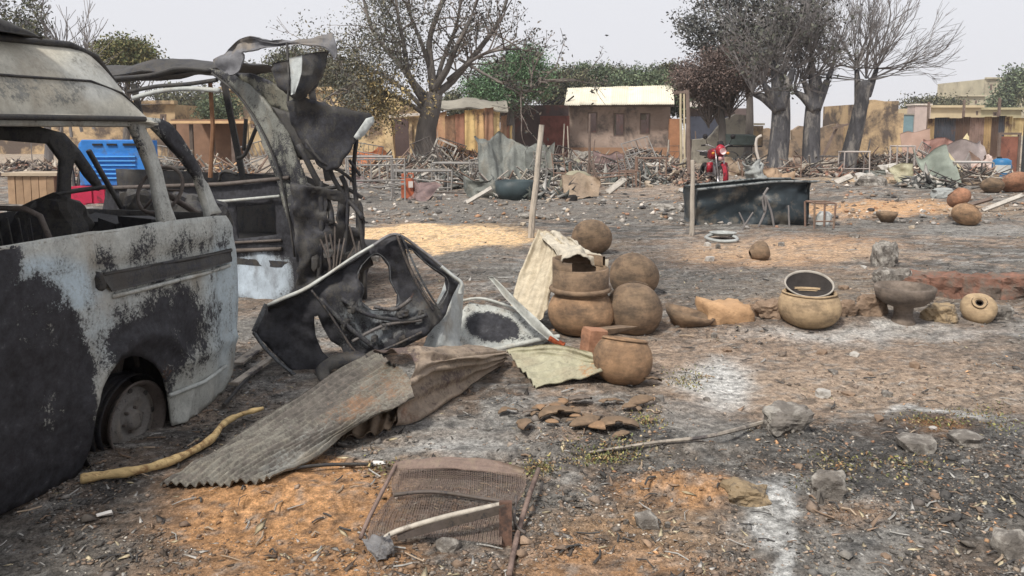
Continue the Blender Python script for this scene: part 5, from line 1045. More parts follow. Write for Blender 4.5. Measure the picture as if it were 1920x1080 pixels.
# low burnt house right of it
lh = thing('burnt_low_house', 'low burnt house with a thin white roof edge, right of the cream roofed house', 'house', tuple(D(1340, 290, 42))[:2]+(0,), world=True)
_, PL2, LL2 = wallbox('front_wall', 1288, 1400, 203, 42, .3, pm('sooty_wall', (.13, .10, .095), .4, .9, bump=.7, bscale=7, stain=((.25, .2, .16), .3, .6)), lh, [rc(1330, 212, 1342, 226)], .3, sd=5)
corr_roof(lh, D(1286, 200, 41.4), D(1376, 200, 41.4), D(1366, 188, 44.5), D(1296, 190, 44.5), 4, PALR)
m = MB(); m.box(D(1330, 240, 41.75), (2.2, .08, 1.2)); m.build('fallen_panel', pm('blue_black_panel', (.05, .055, .075), .3, 2), lh)
wb = thing('grey_mud_wall', 'broken grey mud wall stepping up behind the red motorcycle', 'wall', tuple(D(1370, 300, 37))[:2]+(0,), world=True)
wallbox('wall', 1300, 1412, 0, 37, .35, GRW, wb, [], .3, topv=[(1300, 262), (1330, 258), (1345, 240), (1362, 222), (1380, 214), (1398, 216), (1412, 226)], rag=.05, sd=7)
so = thing('covered_stall', 'small stall with a thin white roof slab between the motorcycle and the pollard trees', 'stall', tuple(D(1408, 280, 38))[:2]+(0,), world=True)
m = MB(); m.box(D(1408, 233, 38), (1.0, 1.0, .1)); m.build('roof_slab', CREAM, so)
m = MB(); m.box(D(1408, 256, 38), (.86, .9, 1.0)); m.build('body', OCHW, so)
# ochre block building behind the pollards
ob = thing('ochre_block_building', 'roofless ochre block building with an open doorway right of the pollard trees', 'building', tuple(D(1645, 280, 43))[:2]+(0,), world=True)
_, PO, LO = wallbox('front_wall', 1606, 1682, 188, 43, .3, OCHW, ob, [], .3, topv=[(1606, 188), (1640, 187), (1660, 190), (1682, 189)], sd=9)
bm_ = None
for r in range(11):
    for c in range(5):
        w = LO/5; x = (c+.5+(r % 2)*.5) % 5*w
        m = MB(); m.box((0, 0, 0), (w*.93, .07, .23), None, .008)
        if bm_ is None:
            bm_ = m.build('mud_block', BRK, ob); bm_.location = PO.at(x, .14+r*.262, .05)-ORG[ob.name]; bm_.rotation_euler = (0, 0, math.atan2(PO.ex.y, PO.ex.x))
        else:
            q = bm_.copy(); link(q); q.location = PO.at(x, .14+r*.262, .05)-ORG[ob.name]
m = MB(); m.box(PO.at(-.15, 1.4, -2), (.3, 4, 2.9)); m.build('side_wall', OCHW, ob)
m = MB(); m.box(PO.at(LO+.15, 1.2, -2), (.3, 4, 2.4)); m.build('side_wall', OCHW, ob)
obw = thing('ochre_wall', 'ochre mud wall glimpsed between the pollard trunks', 'wall', tuple(D(1560, 280, 44))[:2]+(0,), world=True)
wallbox('wall', 1400, 1604, 0, 44, .3, pm('brown_mud_plaster', (.27, .2, .14), .35, .8, bump=.8, bscale=7, stain=((.1, .085, .075), .45, .6), bd=.05), obw, [rc(1468, 236, 1486, 262)], .35, topv=[(1400, 246), (1440, 240), (1480, 248), (1500, 236), (1540, 240), (1565, 232), (1604, 234)], rag=.04, sd=12)
m = MB(); m.bar(D(1540, 300, 42), D(1572, 232, 42), .12, .12); m.bar(D(1560, 240, 41.8), D(1595, 232, 41.8), .1, .1); m.build('dead_branch', FW, label='dark forked beam leaning between the middle and right pollard trees', cat='beam')
# right-hand fence of metal sheets, ochre wall stubs, gate, post
rf_ = thing('sheet_metal_fence', 'long fence of dark rusty and yellowed metal sheets receding on the right', 'fence', tuple(D(1800, 300, 36))[:2]+(0,), world=True)
fcols = [('smoke_blue_sheet', (.05, .055, .068)), ('dark_brown_sheet', (.10, .065, .05)), ('rust_sheet', (.22, .11, .07)), ('yellow_sheet', (.46, .35, .18)), ('pinkish_sheet', (.24, .165, .14)), ('ochre_sheet', (.38, .26, .13))]
FM = [pm(n, c, .3, 1.5, rough=.7, bump=.3, bscale=8, stain=((.1, .06, .045), .35, 1.1)) for n, c in fcols]
ua = 1738; seq = [5, 0, 0, 0, 1, 1, 4, 4, 5, 1, 0, 3, 3, 3]
for i, ci in enumerate(seq):
    u0, u1 = ua+i*13.2, ua+(i+1)*13.2; y0, y1_ = 40-(i)*.55, 40-(i+1)*.55
    a = D(u0, 260, y0); b = D(u1+.4, 260, y1_); tz = D(u0, 221-i*.1 if i < 8 else 219, y0).z
    a.z = b.z = -.05; j = Vector((0, random.uniform(-.03, .03), 0)); T = Vector((0, 0, tz+.05+random.uniform(-.04, .04)))
    if i in (12, 13): a.z = b.z = 1.3; T = Vector((0, 0, tz-1.35))
    loft('fence_sheet', FM[ci], [[a+j, b+j], [a+j+T, b+j+T]], 20, 5, thick=.01, corr=(3, .02, 'u'), parent=rf_)
for i in (0, 5, 10, 14):
    m = MB(); a = D(ua+i*13.2, 260, 40.15-i*.55); a.z = -.1; m.bar(a, a+Vector((0, 0, 3.0)), .09, .09, (0, 1, 0)); m.build('fence_post', FW, rf_)
gt = thing('red_metal_gate', 'red brown metal gate leaf at the right edge under the yellow sheets', 'gate', tuple(G(1890, 334)), world=True)
gb = G(1887, 336); m = MB()
tp = D(1887, 256, gb.y).z
m.box(gb+Vector((0, 0, tp/2)), (.55, .05, tp)); m.build('leaf', pm('red_brown_paint', (.2, .085, .06), .35, 2, stain=((.1, .05, .04), .3, 3)), gt)
for dx in (-.31, .31): m = MB(); m.bar(gb+Vector((dx, -.02, 0)), gb+Vector((dx, -.02, tp+.06)), .07, .08, (0, 1, 0)); m.build('gate_post', FW, gt)
m = MB(); m.bar(gb+Vector((-.36, -.02, tp+.09)), gb+Vector((.36, -.02, tp+.09)), .06, .07); m.build('lintel', FW, gt)
m = MB(); b0 = G(1919, 340); m.bar(b0-Vector((0, 0, .1)), Vector((b0.x, b0.y, D(1918, 128, b0.y).z)), .13, .13, (0, 1, 0)); m.build('dark_post', pm('dark_teal_post', (.05, .055, .06), .3, 5), label='tall dark square post at the right edge', cat='post')
# pink hut, far buildings
pk = thing('pink_booth', 'small pink booth beyond the rubble right of the ochre block building', 'booth', tuple(D(1722, 250, 52))[:2]+(0,), world=True)
m = MB(); c = D(1722, 225, 52); m.box((c.x, c.y, (c.z+.9)/2), (1.0, 1.0, c.z+.9)); m.build('wall', pm('pale_pink', (.44, .36, .33), .15, 2), pk)
m = MB(); m.box((c.x, c.y, c.z+.98), (1.15, 1.15, .1)); m.build('roof', PALR, pk)
tb = thing('teal_box', 'blue grey box beside the pink booth', 'box', tuple(D(1694, 230, 52))[:2]+(0,), world=True)
m = MB(); c = D(1694, 228, 52); m.box((c.x, c.y, c.z/2+.2), (.9, .8, c.z+.4)); m.build('body', pm('teal_paint', (.17, .26, .29), .2, 2), tb)
m = MB(); m.box((c.x, c.y, c.z+.45), (1.0, .9, .08)); m.build('lid', GRW, tb)
def block_building(name, label, u0, u1, vt, y, mat, wins, depth=8, cat='building', par=None):
    t = thing(name, label, cat, tuple(D((u0+u1)/2, 260, y))[:2]+(0,), world=True)
    _, P, L = wallbox('front_wall', u0, u1, vt, y, .4, mat, t, [rc(*w) for w in wins], 1.2, am=.01)
    h = D(u0, vt, y).z
    for s in (.2, L-.2): m = MB(); m.box(P.at(s, h/2, -depth/2-.41), (.4, depth, h)); m.build('side_wall', mat, t)
    m = MB(); m.box(P.at(L/2, h-.2, -depth/2-.4), (L-.82, depth, .3)); m.build('roof_slab', mat, t)
    m = MB(); m.bar(P.at(-.1, h+.11, .06), P.at(L+.1, h+.11, .06), .5, .2); m.build('parapet', mat, t)
    for w in wins: frame3(P, w[0], w[1], w[2], w[3], t, .12)
    return t, P
block_building('distant_block', 'distant unfinished two storey concrete building on the right skyline', 1842, 1924, 148, 110, CON, [(1856, 158, 1860, 170), (1886, 160, 1893, 168), (1904, 160, 1909, 170), (1872, 196, 1880, 206)], 12)
block_building('distant_block', 'long low concrete building left of the two storey one on the skyline', 1790, 1842, 181, 105, CON, [(1800, 188, 1804, 196), (1814, 188, 1818, 196), (1828, 188, 1832, 196)], 9)
block_building('distant_block', 'flat beige building right behind the metal fence', 1728, 1836, 202, 70, pm('beige_mud', (.45, .37, .24), .2, .6), [(1830, 208, 1834, 216)], 8)
block_building('distant_block', 'small ochre building just above the fence at far right', 1836, 1912, 206, 74, pm('olive_mud', (.36, .32, .2), .2, .6), [(1862, 210, 1870, 218)], 6)
# yellow buildings left of and behind the big tree
yb = thing('yellow_plaster_house', 'yellow plastered house with a dark doorway and slanting buttress left of the big tree', 'house', tuple(D(740, 290, 36))[:2]+(0,), world=True)
_, PY, LY = wallbox('front_wall', 640, 792, 0, 36, .3, YELW, yb, [[(738, 222), (766, 224), (768, 292), (740, 294)]], .3, topv=[(640, 200), (680, 190), (720, 178), (752, 186), (770, 196), (792, 214)], rag=.06, sd=14)
m = MB(); m.bar(PY.at(PY.px(731, 0)[0], -.1, .1), PY.at(PY.px(722, 0)[0], 2.3, .1), .34, .25, PY.n); m.build('buttress', YELW, yb)
m = MB(); a = PY.px(730, 220)[0]; b = PY.px(790, 216)[0]; m.bar(PY.at(a, PY.px(730, 219)[1], .22), PY.at(b, PY.px(790, 214)[1], .22), .25, .12); m.build('lintel', PALR, yb)
for q, uu in enumerate((734, 771)): m = MB(); x = PY.px(uu, 260)[0]; m.bar(PY.at(x, 0, .07), PY.at(x, 1.95, .07), .12, .12, PY.n); m.build('door_post', YELW if q else FW, yb)
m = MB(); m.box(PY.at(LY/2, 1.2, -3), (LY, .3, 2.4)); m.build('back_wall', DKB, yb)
t_, P_ = block_building('ochre_house', 'long ochre house with a pale roof edge behind the van wrecks', 420, 640, 170, 47, YELW, [(470, 212, 482, 240), (520, 212, 530, 280), (600, 205, 612, 230)], 6, 'house')
t_, P_ = block_building('ochre_house', 'ochre house seen through the burnt vehicles at far left', 120, 330, 196, 44, OCHW, [(160, 214, 172, 232), (210, 214, 222, 232), (300, 214, 312, 240)], 6, 'house')
# round hut of ridged sheets behind the tree
hut = thing('round_mud_hut', 'rounded ochre hut clad in tall ridged sheets just right of the big tree trunk', 'hut', tuple(D(872, 290, 37))[:2]+(0,), world=True)
cH = D(872, 290, 37)+Vector((0, 1.6, 0)); cH.z = 0; Rh = 1.72
hc = [(.30, .15, .1), (.60, .43, .2), (.55, .36, .18), (.34, .19, .12), (.62, .46, .23), (.27, .16, .1)]
for i in range(14):
    a0, a1 = math.pi+R(2)+i*R(176)/14, math.pi+R(2)+(i+1.04)*R(176)/14; ht = 2.35+.2*math.sin(i*.9)+random.uniform(-.1, .1)-(.55 if i > 11 else 0)
    if i < 5: hm = pm('hut_pink_mud', (.47, .28, .17), .25, 1.2, bump=.9, bscale=6, bd=.05, stain=((.55, .38, .2), .3, .9))
    else: hm = pm('hut_sheet_%s' % 'abcdef'[i % 6], hc[i % 6], .3, 1.5, stain=((.15, .09, .06), .3, 1.2))
    rr = Rh+(.05 if i % 2 else 0)
    P = lambda a, z: cH+Vector((rr*math.cos(a)*1.22, rr*math.sin(a), z))
    loft('hut_panel', hm, [[P(a0, -.05), P((a0+a1)/2, -.05), P(a1, -.05)], [P(a0, ht), P((a0+a1)/2, ht), P(a1, ht+.05)]], 14, 8, thick=.03, corr=(1.5, .03, 'u') if i >= 5 else None, crumple=.04, parent=hut)
loft('sagging_roof', GRW, [[cH+Vector((x, -1.4, 2.5+.15*math.sin(x*3))) for x in (-1.9, -1, 0, 1, 2.0)], [cH+Vector((x, 0, 3.1-.15*abs(x)+.1*math.sin(x*4))) for x in (-1.7, -1, 0, 1, 1.9)], [cH+Vector((x, 1.4, 2.6)) for x in (-1.9, -1, 0, 1, 2.0)]], 24, 14, thick=.05, crumple=.15, parent=hut)
# open shed seen through the van windows
sh = thing('open_shed', 'open market shed with a flat orange roof edge, seen between the two burnt vehicles', 'shed', tuple(G(400, 320)), world=True)
ys_ = 25.0
m = MB(); a = D(318, 229, ys_); b = D(468, 229, ys_); m.box(Vector(((a.x+b.x)/2, ys_+1.4, a.z)), (b.x-a.x, 2.8, .08)); m.build('roof', pm('orange_roofing', (.6, .4, .22), .2, 2), sh)
for uu in (326, 358, 398, 436, 462): m = MB(); a = D(uu, 230, ys_+.2); m.bar(Vector((a.x, a.y, -.1)), Vector((a.x, a.y, a.z-.05)), .1, .1, (0, 1, 0)); m.build('post', OCHW if uu % 4 else FW, sh)
m = MB(); a = D(392, 260, ys_+2.6); m.box(Vector((a.x, a.y, .95)), (2.5, .1, 1.9)); m.build('back_wall', pm('shed_brown', (.25, .15, .1), .3, 1.5), sh)
# wooden counter through rear window
cb = thing('wooden_counter', 'pale brown wooden counter seen through the leftmost minibus window', 'counter', tuple(G(66, 384)), world=True)
c0 = G(62, 384)
for k in range(6): m = MB(); m.box(c0+Vector((-.42+.165*k, 0, .3)), (.155, .04, .6), None, .008); m.build('board', pm('brown_board', (.30, .2, .125), .2, 5, rnd=.22), cb)
m = MB(); m.box(c0+Vector((0, .3, .64)), (1.15, .75, .06)); m.build('top', pm('pale_board', (.42, .34, .25), .2, 5), cb)
for dx in (-.45, .42): m = MB(); m.box(c0+Vector((dx, .33, .3)), (.04, .6, .6)); m.build('side', _M['brown_board'], cb)
# blue and red motor cart
bc = thing('blue_motor_cart', 'bright blue and red cargo tricycle body seen through the minibus windows', 'cart', tuple(G(215, 380)), world=True)
c0 = G(215, 384); yy = c0.y; BLU = pm('bright_blue_paint', (.03, .19, .55), .25, 3, rough=.6, bump=.2, stain=((.08, .14, .25), .35, 3)); REDP = pm('crimson_paint', (.42, .02, .06), .2, 3, rough=.5, stain=((.15, .02, .03), .3, 5))
a = D(146, 262, yy); b = D(292, 348, yy); Wd = b.x-a.x; Hc = a.z-b.z; cx = (a.x+b.x)/2
BP = Plane(Vector((cx, yy, 0)), (1, 0, 0), (0, 0, 1))
panel('cargo_panel', BLU, [(-Wd/2, b.z), (Wd/2, b.z), (Wd/2, a.z-.12), (Wd/2-.1, a.z), (-Wd/2+.08, a.z), (-Wd/2, a.z-.1)], BP, step=.05, thick=.03, off=lambda p, q: .012*math.sin((q)*75) if b.z+.1 < q < a.z-.25 and -.5 < p < .4 else .01*noise.noise(Vector((p*3, q*3, 0))), pxl=False, parent=bc)
m = MB(); m.box(Vector((cx-.05, yy+.25, (a.z+b.z)/2)), (Wd*.9, .4, Hc*.96)); m.build('cargo_box', BLU, bc)
for x in (-.38, -.08): m = MB(); m.box(Vector((cx+x, yy-.02, a.z-.1)), (.2, .03, .04)); m.build('vent_slot', DARK, bc)
m = MB(); m.box(Vector((cx+.38, yy-.02, a.z-.1)), (.45, .03, .05)); m.build('dark_strip', DARK, bc)
for k in range(6): m = MB(); m.box(Vector((cx-.05, yy-.03, b.z+.16+.09*k)), (.9, .03, .025)); m.build('louvre', pm('pale_blue_paint', (.1, .35, .75), .1, 4), bc)
m = MB(); m.box(Vector((cx-.08, yy+.15, b.z-.2)), (Wd*1.08, .6, .38)); m.build('red_apron', REDP, bc)
for k in range(5): m = MB(); m.box(Vector((cx-.55+.27*k, yy-.17, b.z-.2)), (.16, .03, .3)); m.build('apron_rib', REDP, bc)
for sx in (-1, 1):
    m = MB(); m.lathe([(.12, -.05), (.2, -.05), (.24, 0), (.2, .05), (.12, .05)], Vector((cx+sx*.62, yy+.5, .24)), 22, Matrix.Rotation(math.pi/2, 3, 'Y')); m.build('wheel', DARK, bc, smooth=True)
m = MB(); m.lathe([(.1, -.03), (.14, 0), (.1, .03)], Vector((cx+.5, yy-.22, b.z+.06)), 22, Matrix.Rotation(math.pi/2, 3, 'X')); m.build('round_lamp', REDP, bc, smooth=True)
m = MB()
for p0, p1 in (((-.9, 0, .2), (-1.1, .2, 1.3)), ((-.9, 0, .2), (-.9, .5, 1.2))): m.bar(Vector((cx, yy, 0))+Vector(p0), Vector((cx, yy, 0))+Vector(p1), .05, .05)
m.build('frame_tube', BK, bc)
# ------------------------------------------------------------------ trees
BARK = pm('dark_bark', (.13, .115, .105), .35, 3, bump=.9, bscale=12, stain=((.26, .23, .2), .3, 2.5), bd=.04, stretch=(1, 1, .3))
BARKB = pm('blue_grey_bark', (.088, .086, .092), .45, 5, bump=1, bscale=9, stain=((.26, .24, .22), .38, 3.5), bd=.09, stretch=(1, 1, .3))
TWIG = pm('twig_bark', (.15, .125, .11), .3, 3)
TWIGG = pm('grey_twig_bark', (.19, .175, .17), .3, 3)
def wig(p, d, L, n, rg, wob, up=0.0):
    pts = [p.copy()]; d = d.normalized()
    for i in range(n):
        d = (d+Vector((rg.gauss(0, wob), rg.gauss(0, wob), rg.gauss(0, wob)+up))).normalized(); pts.append(pts[-1]+d*(L/n))
    return pts, d
def grow(mb, p, d, L, r, dep, rg, spread=.55, up=.03, wob=.12, nb=(2, 4), tips=None, seg=5, shrink=.68, minr=.008):
    n = 4 if dep > 0 else 3; pts, d2 = wig(p, d, L, n, rg, wob, up)
    mb.tube(pts, [max(minr, r*(1-.5*i/n)) for i in range(n+1)], seg if r > .03 else 3, cap=False)
    if tips is not None and dep <= 1:
        for q in pts[1:]: tips.append(q)
    if dep <= 0: return
    for k in range(rg.randint(*nb)):
        i = rg.randint(1, n); a = rg.uniform(0, 6.283); ax = d2.orthogonal().normalized(); ax.rotate(Matrix.Rotation(a, 3, d2))
        nd = (d2+ax*rg.uniform(spread*.5, spread*1.3)).normalized()
        grow(mb, pts[i], nd, L*shrink*rg.uniform(.75, 1.2), max(minr, r*.55), dep-1, rg, spread, up, wob, nb, tips, seg, shrink, minr)
def tree_thing(name, label, base, group=None): return thing(name, label, 'tree', tuple(base)[:2]+(0,), group=group, world=True)
# the big tree behind the wreck
ty = 30.0; rg = random.Random(5)
bt_ = tree_thing('broad_tree', 'big half leafless tree with a forked trunk standing over the rubble, left of centre', D(795, 290, ty))
m = MB()
def limb(pts, r0, r1, n=14): c = crv([D(u, v, ty+dy) for u, v, dy in pts], n); m.tube(c, [r0+(r1-r0)*(i/(n-1))**.8 for i in range(n)], 9); return c
b0 = D(793, 320, ty); b0.z = -.1
m.tube([b0, D(797, 280, ty), D(800, 240, ty), D(808, 205, ty), D(815, 175, ty)], [.5, .42, .38, .36, .3], 12)
m.build('trunk', BARK, bt_, smooth=True)
m = MB(); ends = []
LIMBS = [([(815, 180, 0), (808, 130, .3), (806, 70, .5), (830, 0, .4), (842, -60, .5)], .2, .05), ([(812, 170, 0), (838, 130, -.3), (850, 100, -.5), (880, 40, -.6), (905, -30, -.4)], .16, .05),
         ([(815, 178, 0), (850, 150, .2), (900, 90, .4), (935, 40, .5), (955, -15, .6)], .17, .05), ([(840, 150, 0), (890, 110, -.5), (930, 95, -.8), (975, 92, -1)], .09, .03),
         ([(806, 190, 0), (780, 160, .5), (740, 110, 1), (700, 60, 1.2), (680, -10, 1.3)], .15, .05), ([(800, 200, 0), (770, 150, -.6), (758, 90, -1), (745, 20, -1.2), (740, -40, -1)], .13, .04),
         ([(806, 130, .3), (790, 80, 0), (770, 30, 0), (765, -30, 0)], .1, .04), ([(798, 215, 0), (750, 185, -.4), (700, 170, -1.2), (650, 165, -1.8), (618, 180, -2.2)], .10, .03),
         ([(800, 210, 0), (760, 170, 1), (715, 140, 1.8), (670, 120, 2), (630, 110, 2)], .11, .03), ([(860, 110, 0), (930, 150, -1), (985, 170, -1.5), (1010, 150, -2)], .06, .02), ([(815, 180, 0), (828, 120, .8), (858, 40, 1.2), (866, -40, 1.5)], .12, .04)]
allp = []
for pts, r0, r1 in LIMBS: c = limb(pts, r0, r1); allp.append((c, r0))
m.build('limbs', BARK, bt_, smooth=True)
m = MB(); tipsL = []; tipsR = []
for c, r0 in allp:
    for k in range(11):
        i = rg.randint(4, 13); p = c[i]; u = float(proj([tuple(p)])[0][0]); d = (c[i]-c[i-1]).normalized(); ax = Vector((rg.gauss(0, 1), rg.gauss(0, .7), rg.gauss(.2, .6))).normalized()
        grow(m, p, d*.7+ax*.8, rg.uniform(.8, 1.6), .035, 2, rg, .6, .02, .16, (2, 3), tipsL if u < 790 else tipsR, minr=.009)
m.build('twigs', TWIG, bt_)
C = np.array([tuple(t) for t in tipsL]); sel = np.random.RandomState(1).rand(len(C)) < .5; C = C[sel]; C2 = C.copy(); C2[:, 2] -= .55
leaves('crown', np.vstack([C, C2]), 14000, .2, (.03, .075), [(.10, .105, .075), (.07, .075, .06), (.15, .14, .10), (.13, .13, .12), (.2, .19, .15)], 3, LM, 1.5, parent=bt_)
CR_ = np.array([tuple(t) for t in tipsR]); leaves('sparse_leaves', CR_[::3], 3500, .14, (.04, .09), [(.07, .07, .06), (.12, .1, .08), (.05, .055, .05)], 4, LM, 1.2, parent=bt_)
# dry yellowed hanging foliage low left
DY = [tuple(D(rg.gauss(700, 42), rg.gauss(185, 22), ty-1+rg.uniform(-1, 1))) for _ in range(120)]
leaves('dry_foliage', DY, 5000, .16, (.03, .08), [(.33, .25, .11), (.2, .17, .08), (.12, .1, .06), (.42, .32, .16), (.08, .07, .05)], 6, LM, 1.8, parent=bt_)
DY = [tuple(D(rg.gauss(640, 34), rg.gauss(130, 34), ty-1+rg.uniform(-1, 1))) for _ in range(90)]
leaves('hanging_foliage', DY, 3000, .2, (.03, .08), [(.11, .105, .07), (.07, .07, .05), (.16, .14, .09)], 7, LM, 1.9, parent=bt_)
# pollarded trees
def pollard(label, base, knobs, y, r0, seed, nbr, Lr, spread, tw=TWIGG, arms=None, leafn=0, leafc=None, name='pollard_tree', group='pollarded trees at the right', dep=2, nb=(2, 4)):
    rg = random.Random(seed); t = tree_thing(name, label, D(base[0], base[1], y), group)
    m = MB(); b = D(base[0], base[1], y); b.z = -.15; tips = []
    main_mid = b.lerp(D(knobs[0][0], knobs[0][1], y), .74)
    for j, (ku, kv, kr) in enumerate(knobs):
        k = D(ku, kv, y+rg.uniform(-.3, .3)); mid = b.lerp(k, .45)+Vector((rg.uniform(-.1, .1), 0, 0)); q = b.lerp(k, .82)+Vector((rg.uniform(-.06, .06), 0, 0)); s = 1 if j == 0 else .42
        m.tube(crv([b, mid, q, k] if j == 0 else [main_mid-Vector((0, 0, .25)), main_mid.lerp(k, .45)+Vector(((k.x-main_mid.x)*.12, 0, 0)), k], 12), ([r0*1.3, r0*1.05]+[r0*(1-.035*i) for i in range(2, 9)] if j == 0 else [r0*.62-(r0*.3)*i/8 for i in range(9)])+([r0*s*.72, max(r0*s*.8, kr*.62), kr*.3] if kr > .2 else [r0*s*.66, (r0*s*.5+kr)*.5, kr*.6]), 12)
        for _ in range(4): m.rock(k+Vector((rg.uniform(-kr, kr)*.8, rg.uniform(-kr, kr)*.5, rg.uniform(-kr, kr)*.7)), (kr*.36,)*3, rg.uniform(0, 50), 0, 1)
    m.build('trunk', BARKB, t, smooth=True)
    m = MB()
    for (ku, kv, kr) in knobs:
        k = D(ku, kv, y)
        for i in range(nbr):
            a = rg.uniform(0, 6.283); el = rg.uniform(spread[0], spread[1]); d = Vector((math.cos(a)*math.cos(el), math.sin(a)*math.cos(el)*.8, math.sin(el)))
            grow(m, k+d*kr*.4, d, Lr*rg.uniform(.65, 1.1), rg.uniform(.018, .034), dep, rg, .38, .045, .09, nb, tips, seg=4, shrink=.64, minr=.006)
    m.build('branches', tw, t)
    if leafn: leaves('crown', [tuple(p) for p in tips], leafn, .16, (.05, .11), leafc, seed, LM, parent=t)
    return t
pollard('rightmost bare pollard tree with a tall blue grey trunk and a wide fan of branches', (1582, 325), [(1624, 150, .22), (1606, 130, .1), (1644, 128, .1)], 28.5, .31, 21, 17, 2.1, (-.15, 1.5), dep=3, nb=(2, 3))
pollard('middle pollard tree of the three, with a knobbly split head', (1521, 322), [(1532, 140, .16), (1506, 150, .12), (1560, 128, .12), (1520, 112, .10), (1490, 172, .1)], 28, .33, 22, 11, 1.75, (.1, 1.5), dep=3, nb=(2, 3))
pollard('leftmost pollard tree of the three with the widest dark trunk', (1454, 318), [(1464, 138, .16), (1432, 158, .12), (1488, 128, .12), (1412, 176, .1), (1450, 110, .1)], 27.5, .38, 23, 11, 1.6, (.2, 1.5), leafn=2200, leafc=[(.07, .075, .06), (.1, .1, .08), (.05, .05, .05)], dep=3, nb=(2, 3))
# leafy dark tree behind the pollards, brown thicket below it
def leafy(name, label, u, vb, y, blobs, n, size, cols, seed, trunk=True, group=None, mat=None, cat='tree', sigma=.45, twigs=60, hollow=0):
    rg = random.Random(seed); t = thing(name, label, cat, tuple(D(u, vb, y))[:2]+(0,), group=group, world=True); b = D(u, vb, y); b.z = -.1; C = []; m = MB()
    sc = y/FPX
    cents = []
    for (bu, bv, ru, rv, w) in blobs:
        for _ in range(max(3, int(26*w))):
            a = rg.uniform(0, 6.283); q = math.sqrt(rg.random()); C.append(tuple(D(bu+ru*q*math.cos(a), bv+rv*q*math.sin(a), y+rg.uniform(-1, 1)*ru*sc*.7)))
        cents.append(D(bu, bv, y))
    C = np.array(C)
    if trunk:
        top = cents[0]; m.tube(crv([b, b.lerp(top, .4)+Vector((.15, 0, 0)), top], 8), [.22, .08], 8); m.build('trunk', BARK, t, smooth=True)
    m = MB()
    for _ in range(twigs):
        c = Vector(C[rg.randrange(len(C))]); s = b.lerp(cents[rg.randrange(len(cents))], rg.uniform(.5, .9)); pts = [s, s.lerp(c, .5)+Vector((rg.gauss(0, .15), rg.gauss(0, .15), rg.gauss(0, .15))), c+(c-s).normalized()*.2]; m.tube(pts, [.035, .022, .009], 4, cap=False)
    if twigs: m.build('branches', TWIG, t)
    leaves('crown', C, n, sigma, size, cols, seed, mat or LM, .8, parent=t)
    return t
GRN = [(.09, .125, .075), (.07, .095, .06), (.13, .165, .09), (.18, .21, .13), (.06, .08, .055)]
OLV_ = [(.085, .095, .05), (.055, .06, .04), (.13, .13, .075), (.17, .16, .1), (.04, .045, .035)]
DKL = [(.08, .085, .085), (.11, .11, .10), (.06, .065, .065), (.16, .16, .15)]
BRN = [(.15, .105, .09), (.12, .09, .08), (.2, .15, .13), (.10, .08, .075)]
leafy('dark_leafy_tree', 'tall dark leafy tree rising behind the left pollard, cut by the top edge', 1400, 290, 34, [(1400, 60, 110, 70, 2), (1330, 50, 60, 60, 1.2), (1460, 30, 90, 60, 1.5), (1390, -20, 120, 40, 1.5), (1530, 10, 60, 50, .6)], 9500, (.05, .12), DKL, 31, sigma=.26, twigs=160)
leafy('brown_thicket', 'dense reddish brown burnt thicket between the cream roofed house and the pollards', 1350, 290, 31, [(1345, 142, 68, 38, 2), (1385, 125, 36, 36, 1), (1310, 160, 40, 26, .8)], 34000, (.03, .065), BRN, 32, sigma=.24, twigs=200, cat='thicket')
leafy('green_tree', 'bright green feathery tree right of the big bare tree', 955, 290, 42, [(955, 140, 50, 34, 2), (980, 110, 36, 20, 1), (915, 160, 40, 16, .8), (1000, 150, 36, 26, 1), (950, 180, 60, 18, 1)], 24000, (.04, .09), [(.10, .18, .09), (.07, .125, .07), (.16, .25, .14), (.13, .21, .11)], 33, sigma=.3)
BELT = [(1040, 155, 60, 26, OLV_), (1100, 150, 46, 26, GRN), (1150, 148, 40, 22, OLV_), (1205, 152, 50, 20, GRN), (1250, 150, 34, 26, OLV_), (1290, 176, 40, 26, GRN), (1075, 180, 60, 20, OLV_), (880, 195, 50, 26, OLV_), (650, 160, 60, 30, OLV_), (560, 130, 60, 40, OLV_), (590, 160, 50, 30, GRN)]
BL = ['olive tree of the far belt right of the green one', 'tallest green tree of the far belt behind the house', 'olive tree of the far belt above the house roof', 'green tree of the far belt above the right half of the roof', 'olive tree of the far belt touching the brown thicket', 'green bush filling the gap right of the cream roofed house', 'low olive bush above the dark compound wall', 'grey olive bush above the round hut', 'olive bush behind the yellow house', 'olive tree between the wrecks and the yellow house', 'green bush behind the peeled roof flap']
for i, (u, v, ru, rv, cols) in enumerate(BELT): leafy('belt_tree', BL[i], u, 250, 60+4*(i % 3) if i not in (5,) else 47, [(u, v, ru, rv, 1.6), (u-ru*.4, v+12, ru*.6, rv, .6), (u+ru*.4, v+16, ru*.6, rv, .6)], 9000, (.07, .15), cols, 40+i, sigma=.34, twigs=60, group='trees of the far belt')
leafy('broad_bush', 'rounded olive bush above the minibus roof at left', 230, 290, 40, [(238, 105, 46, 28, 1.6), (200, 115, 50, 30, 1), (270, 128, 30, 18, .6)], 14000, (.05, .12), [(.16, .15, .06), (.1, .12, .05), (.22, .19, .09), (.07, .08, .04)], 60, sigma=.3)
leafy('green_bush', 'green bush seen between the wreck pillar and its roof rail', 410, 290, 44, [(408, 205, 34, 20, 1.2)], 5000, (.05, .1), GRN, 61, sigma=.3, twigs=20)
rg = random.Random(9); tl = tree_thing('bare_tree', 'thin bare trees with grey twigs above the minibus roof at upper left', D(110, 290, 34)); m = MB(); tp = []
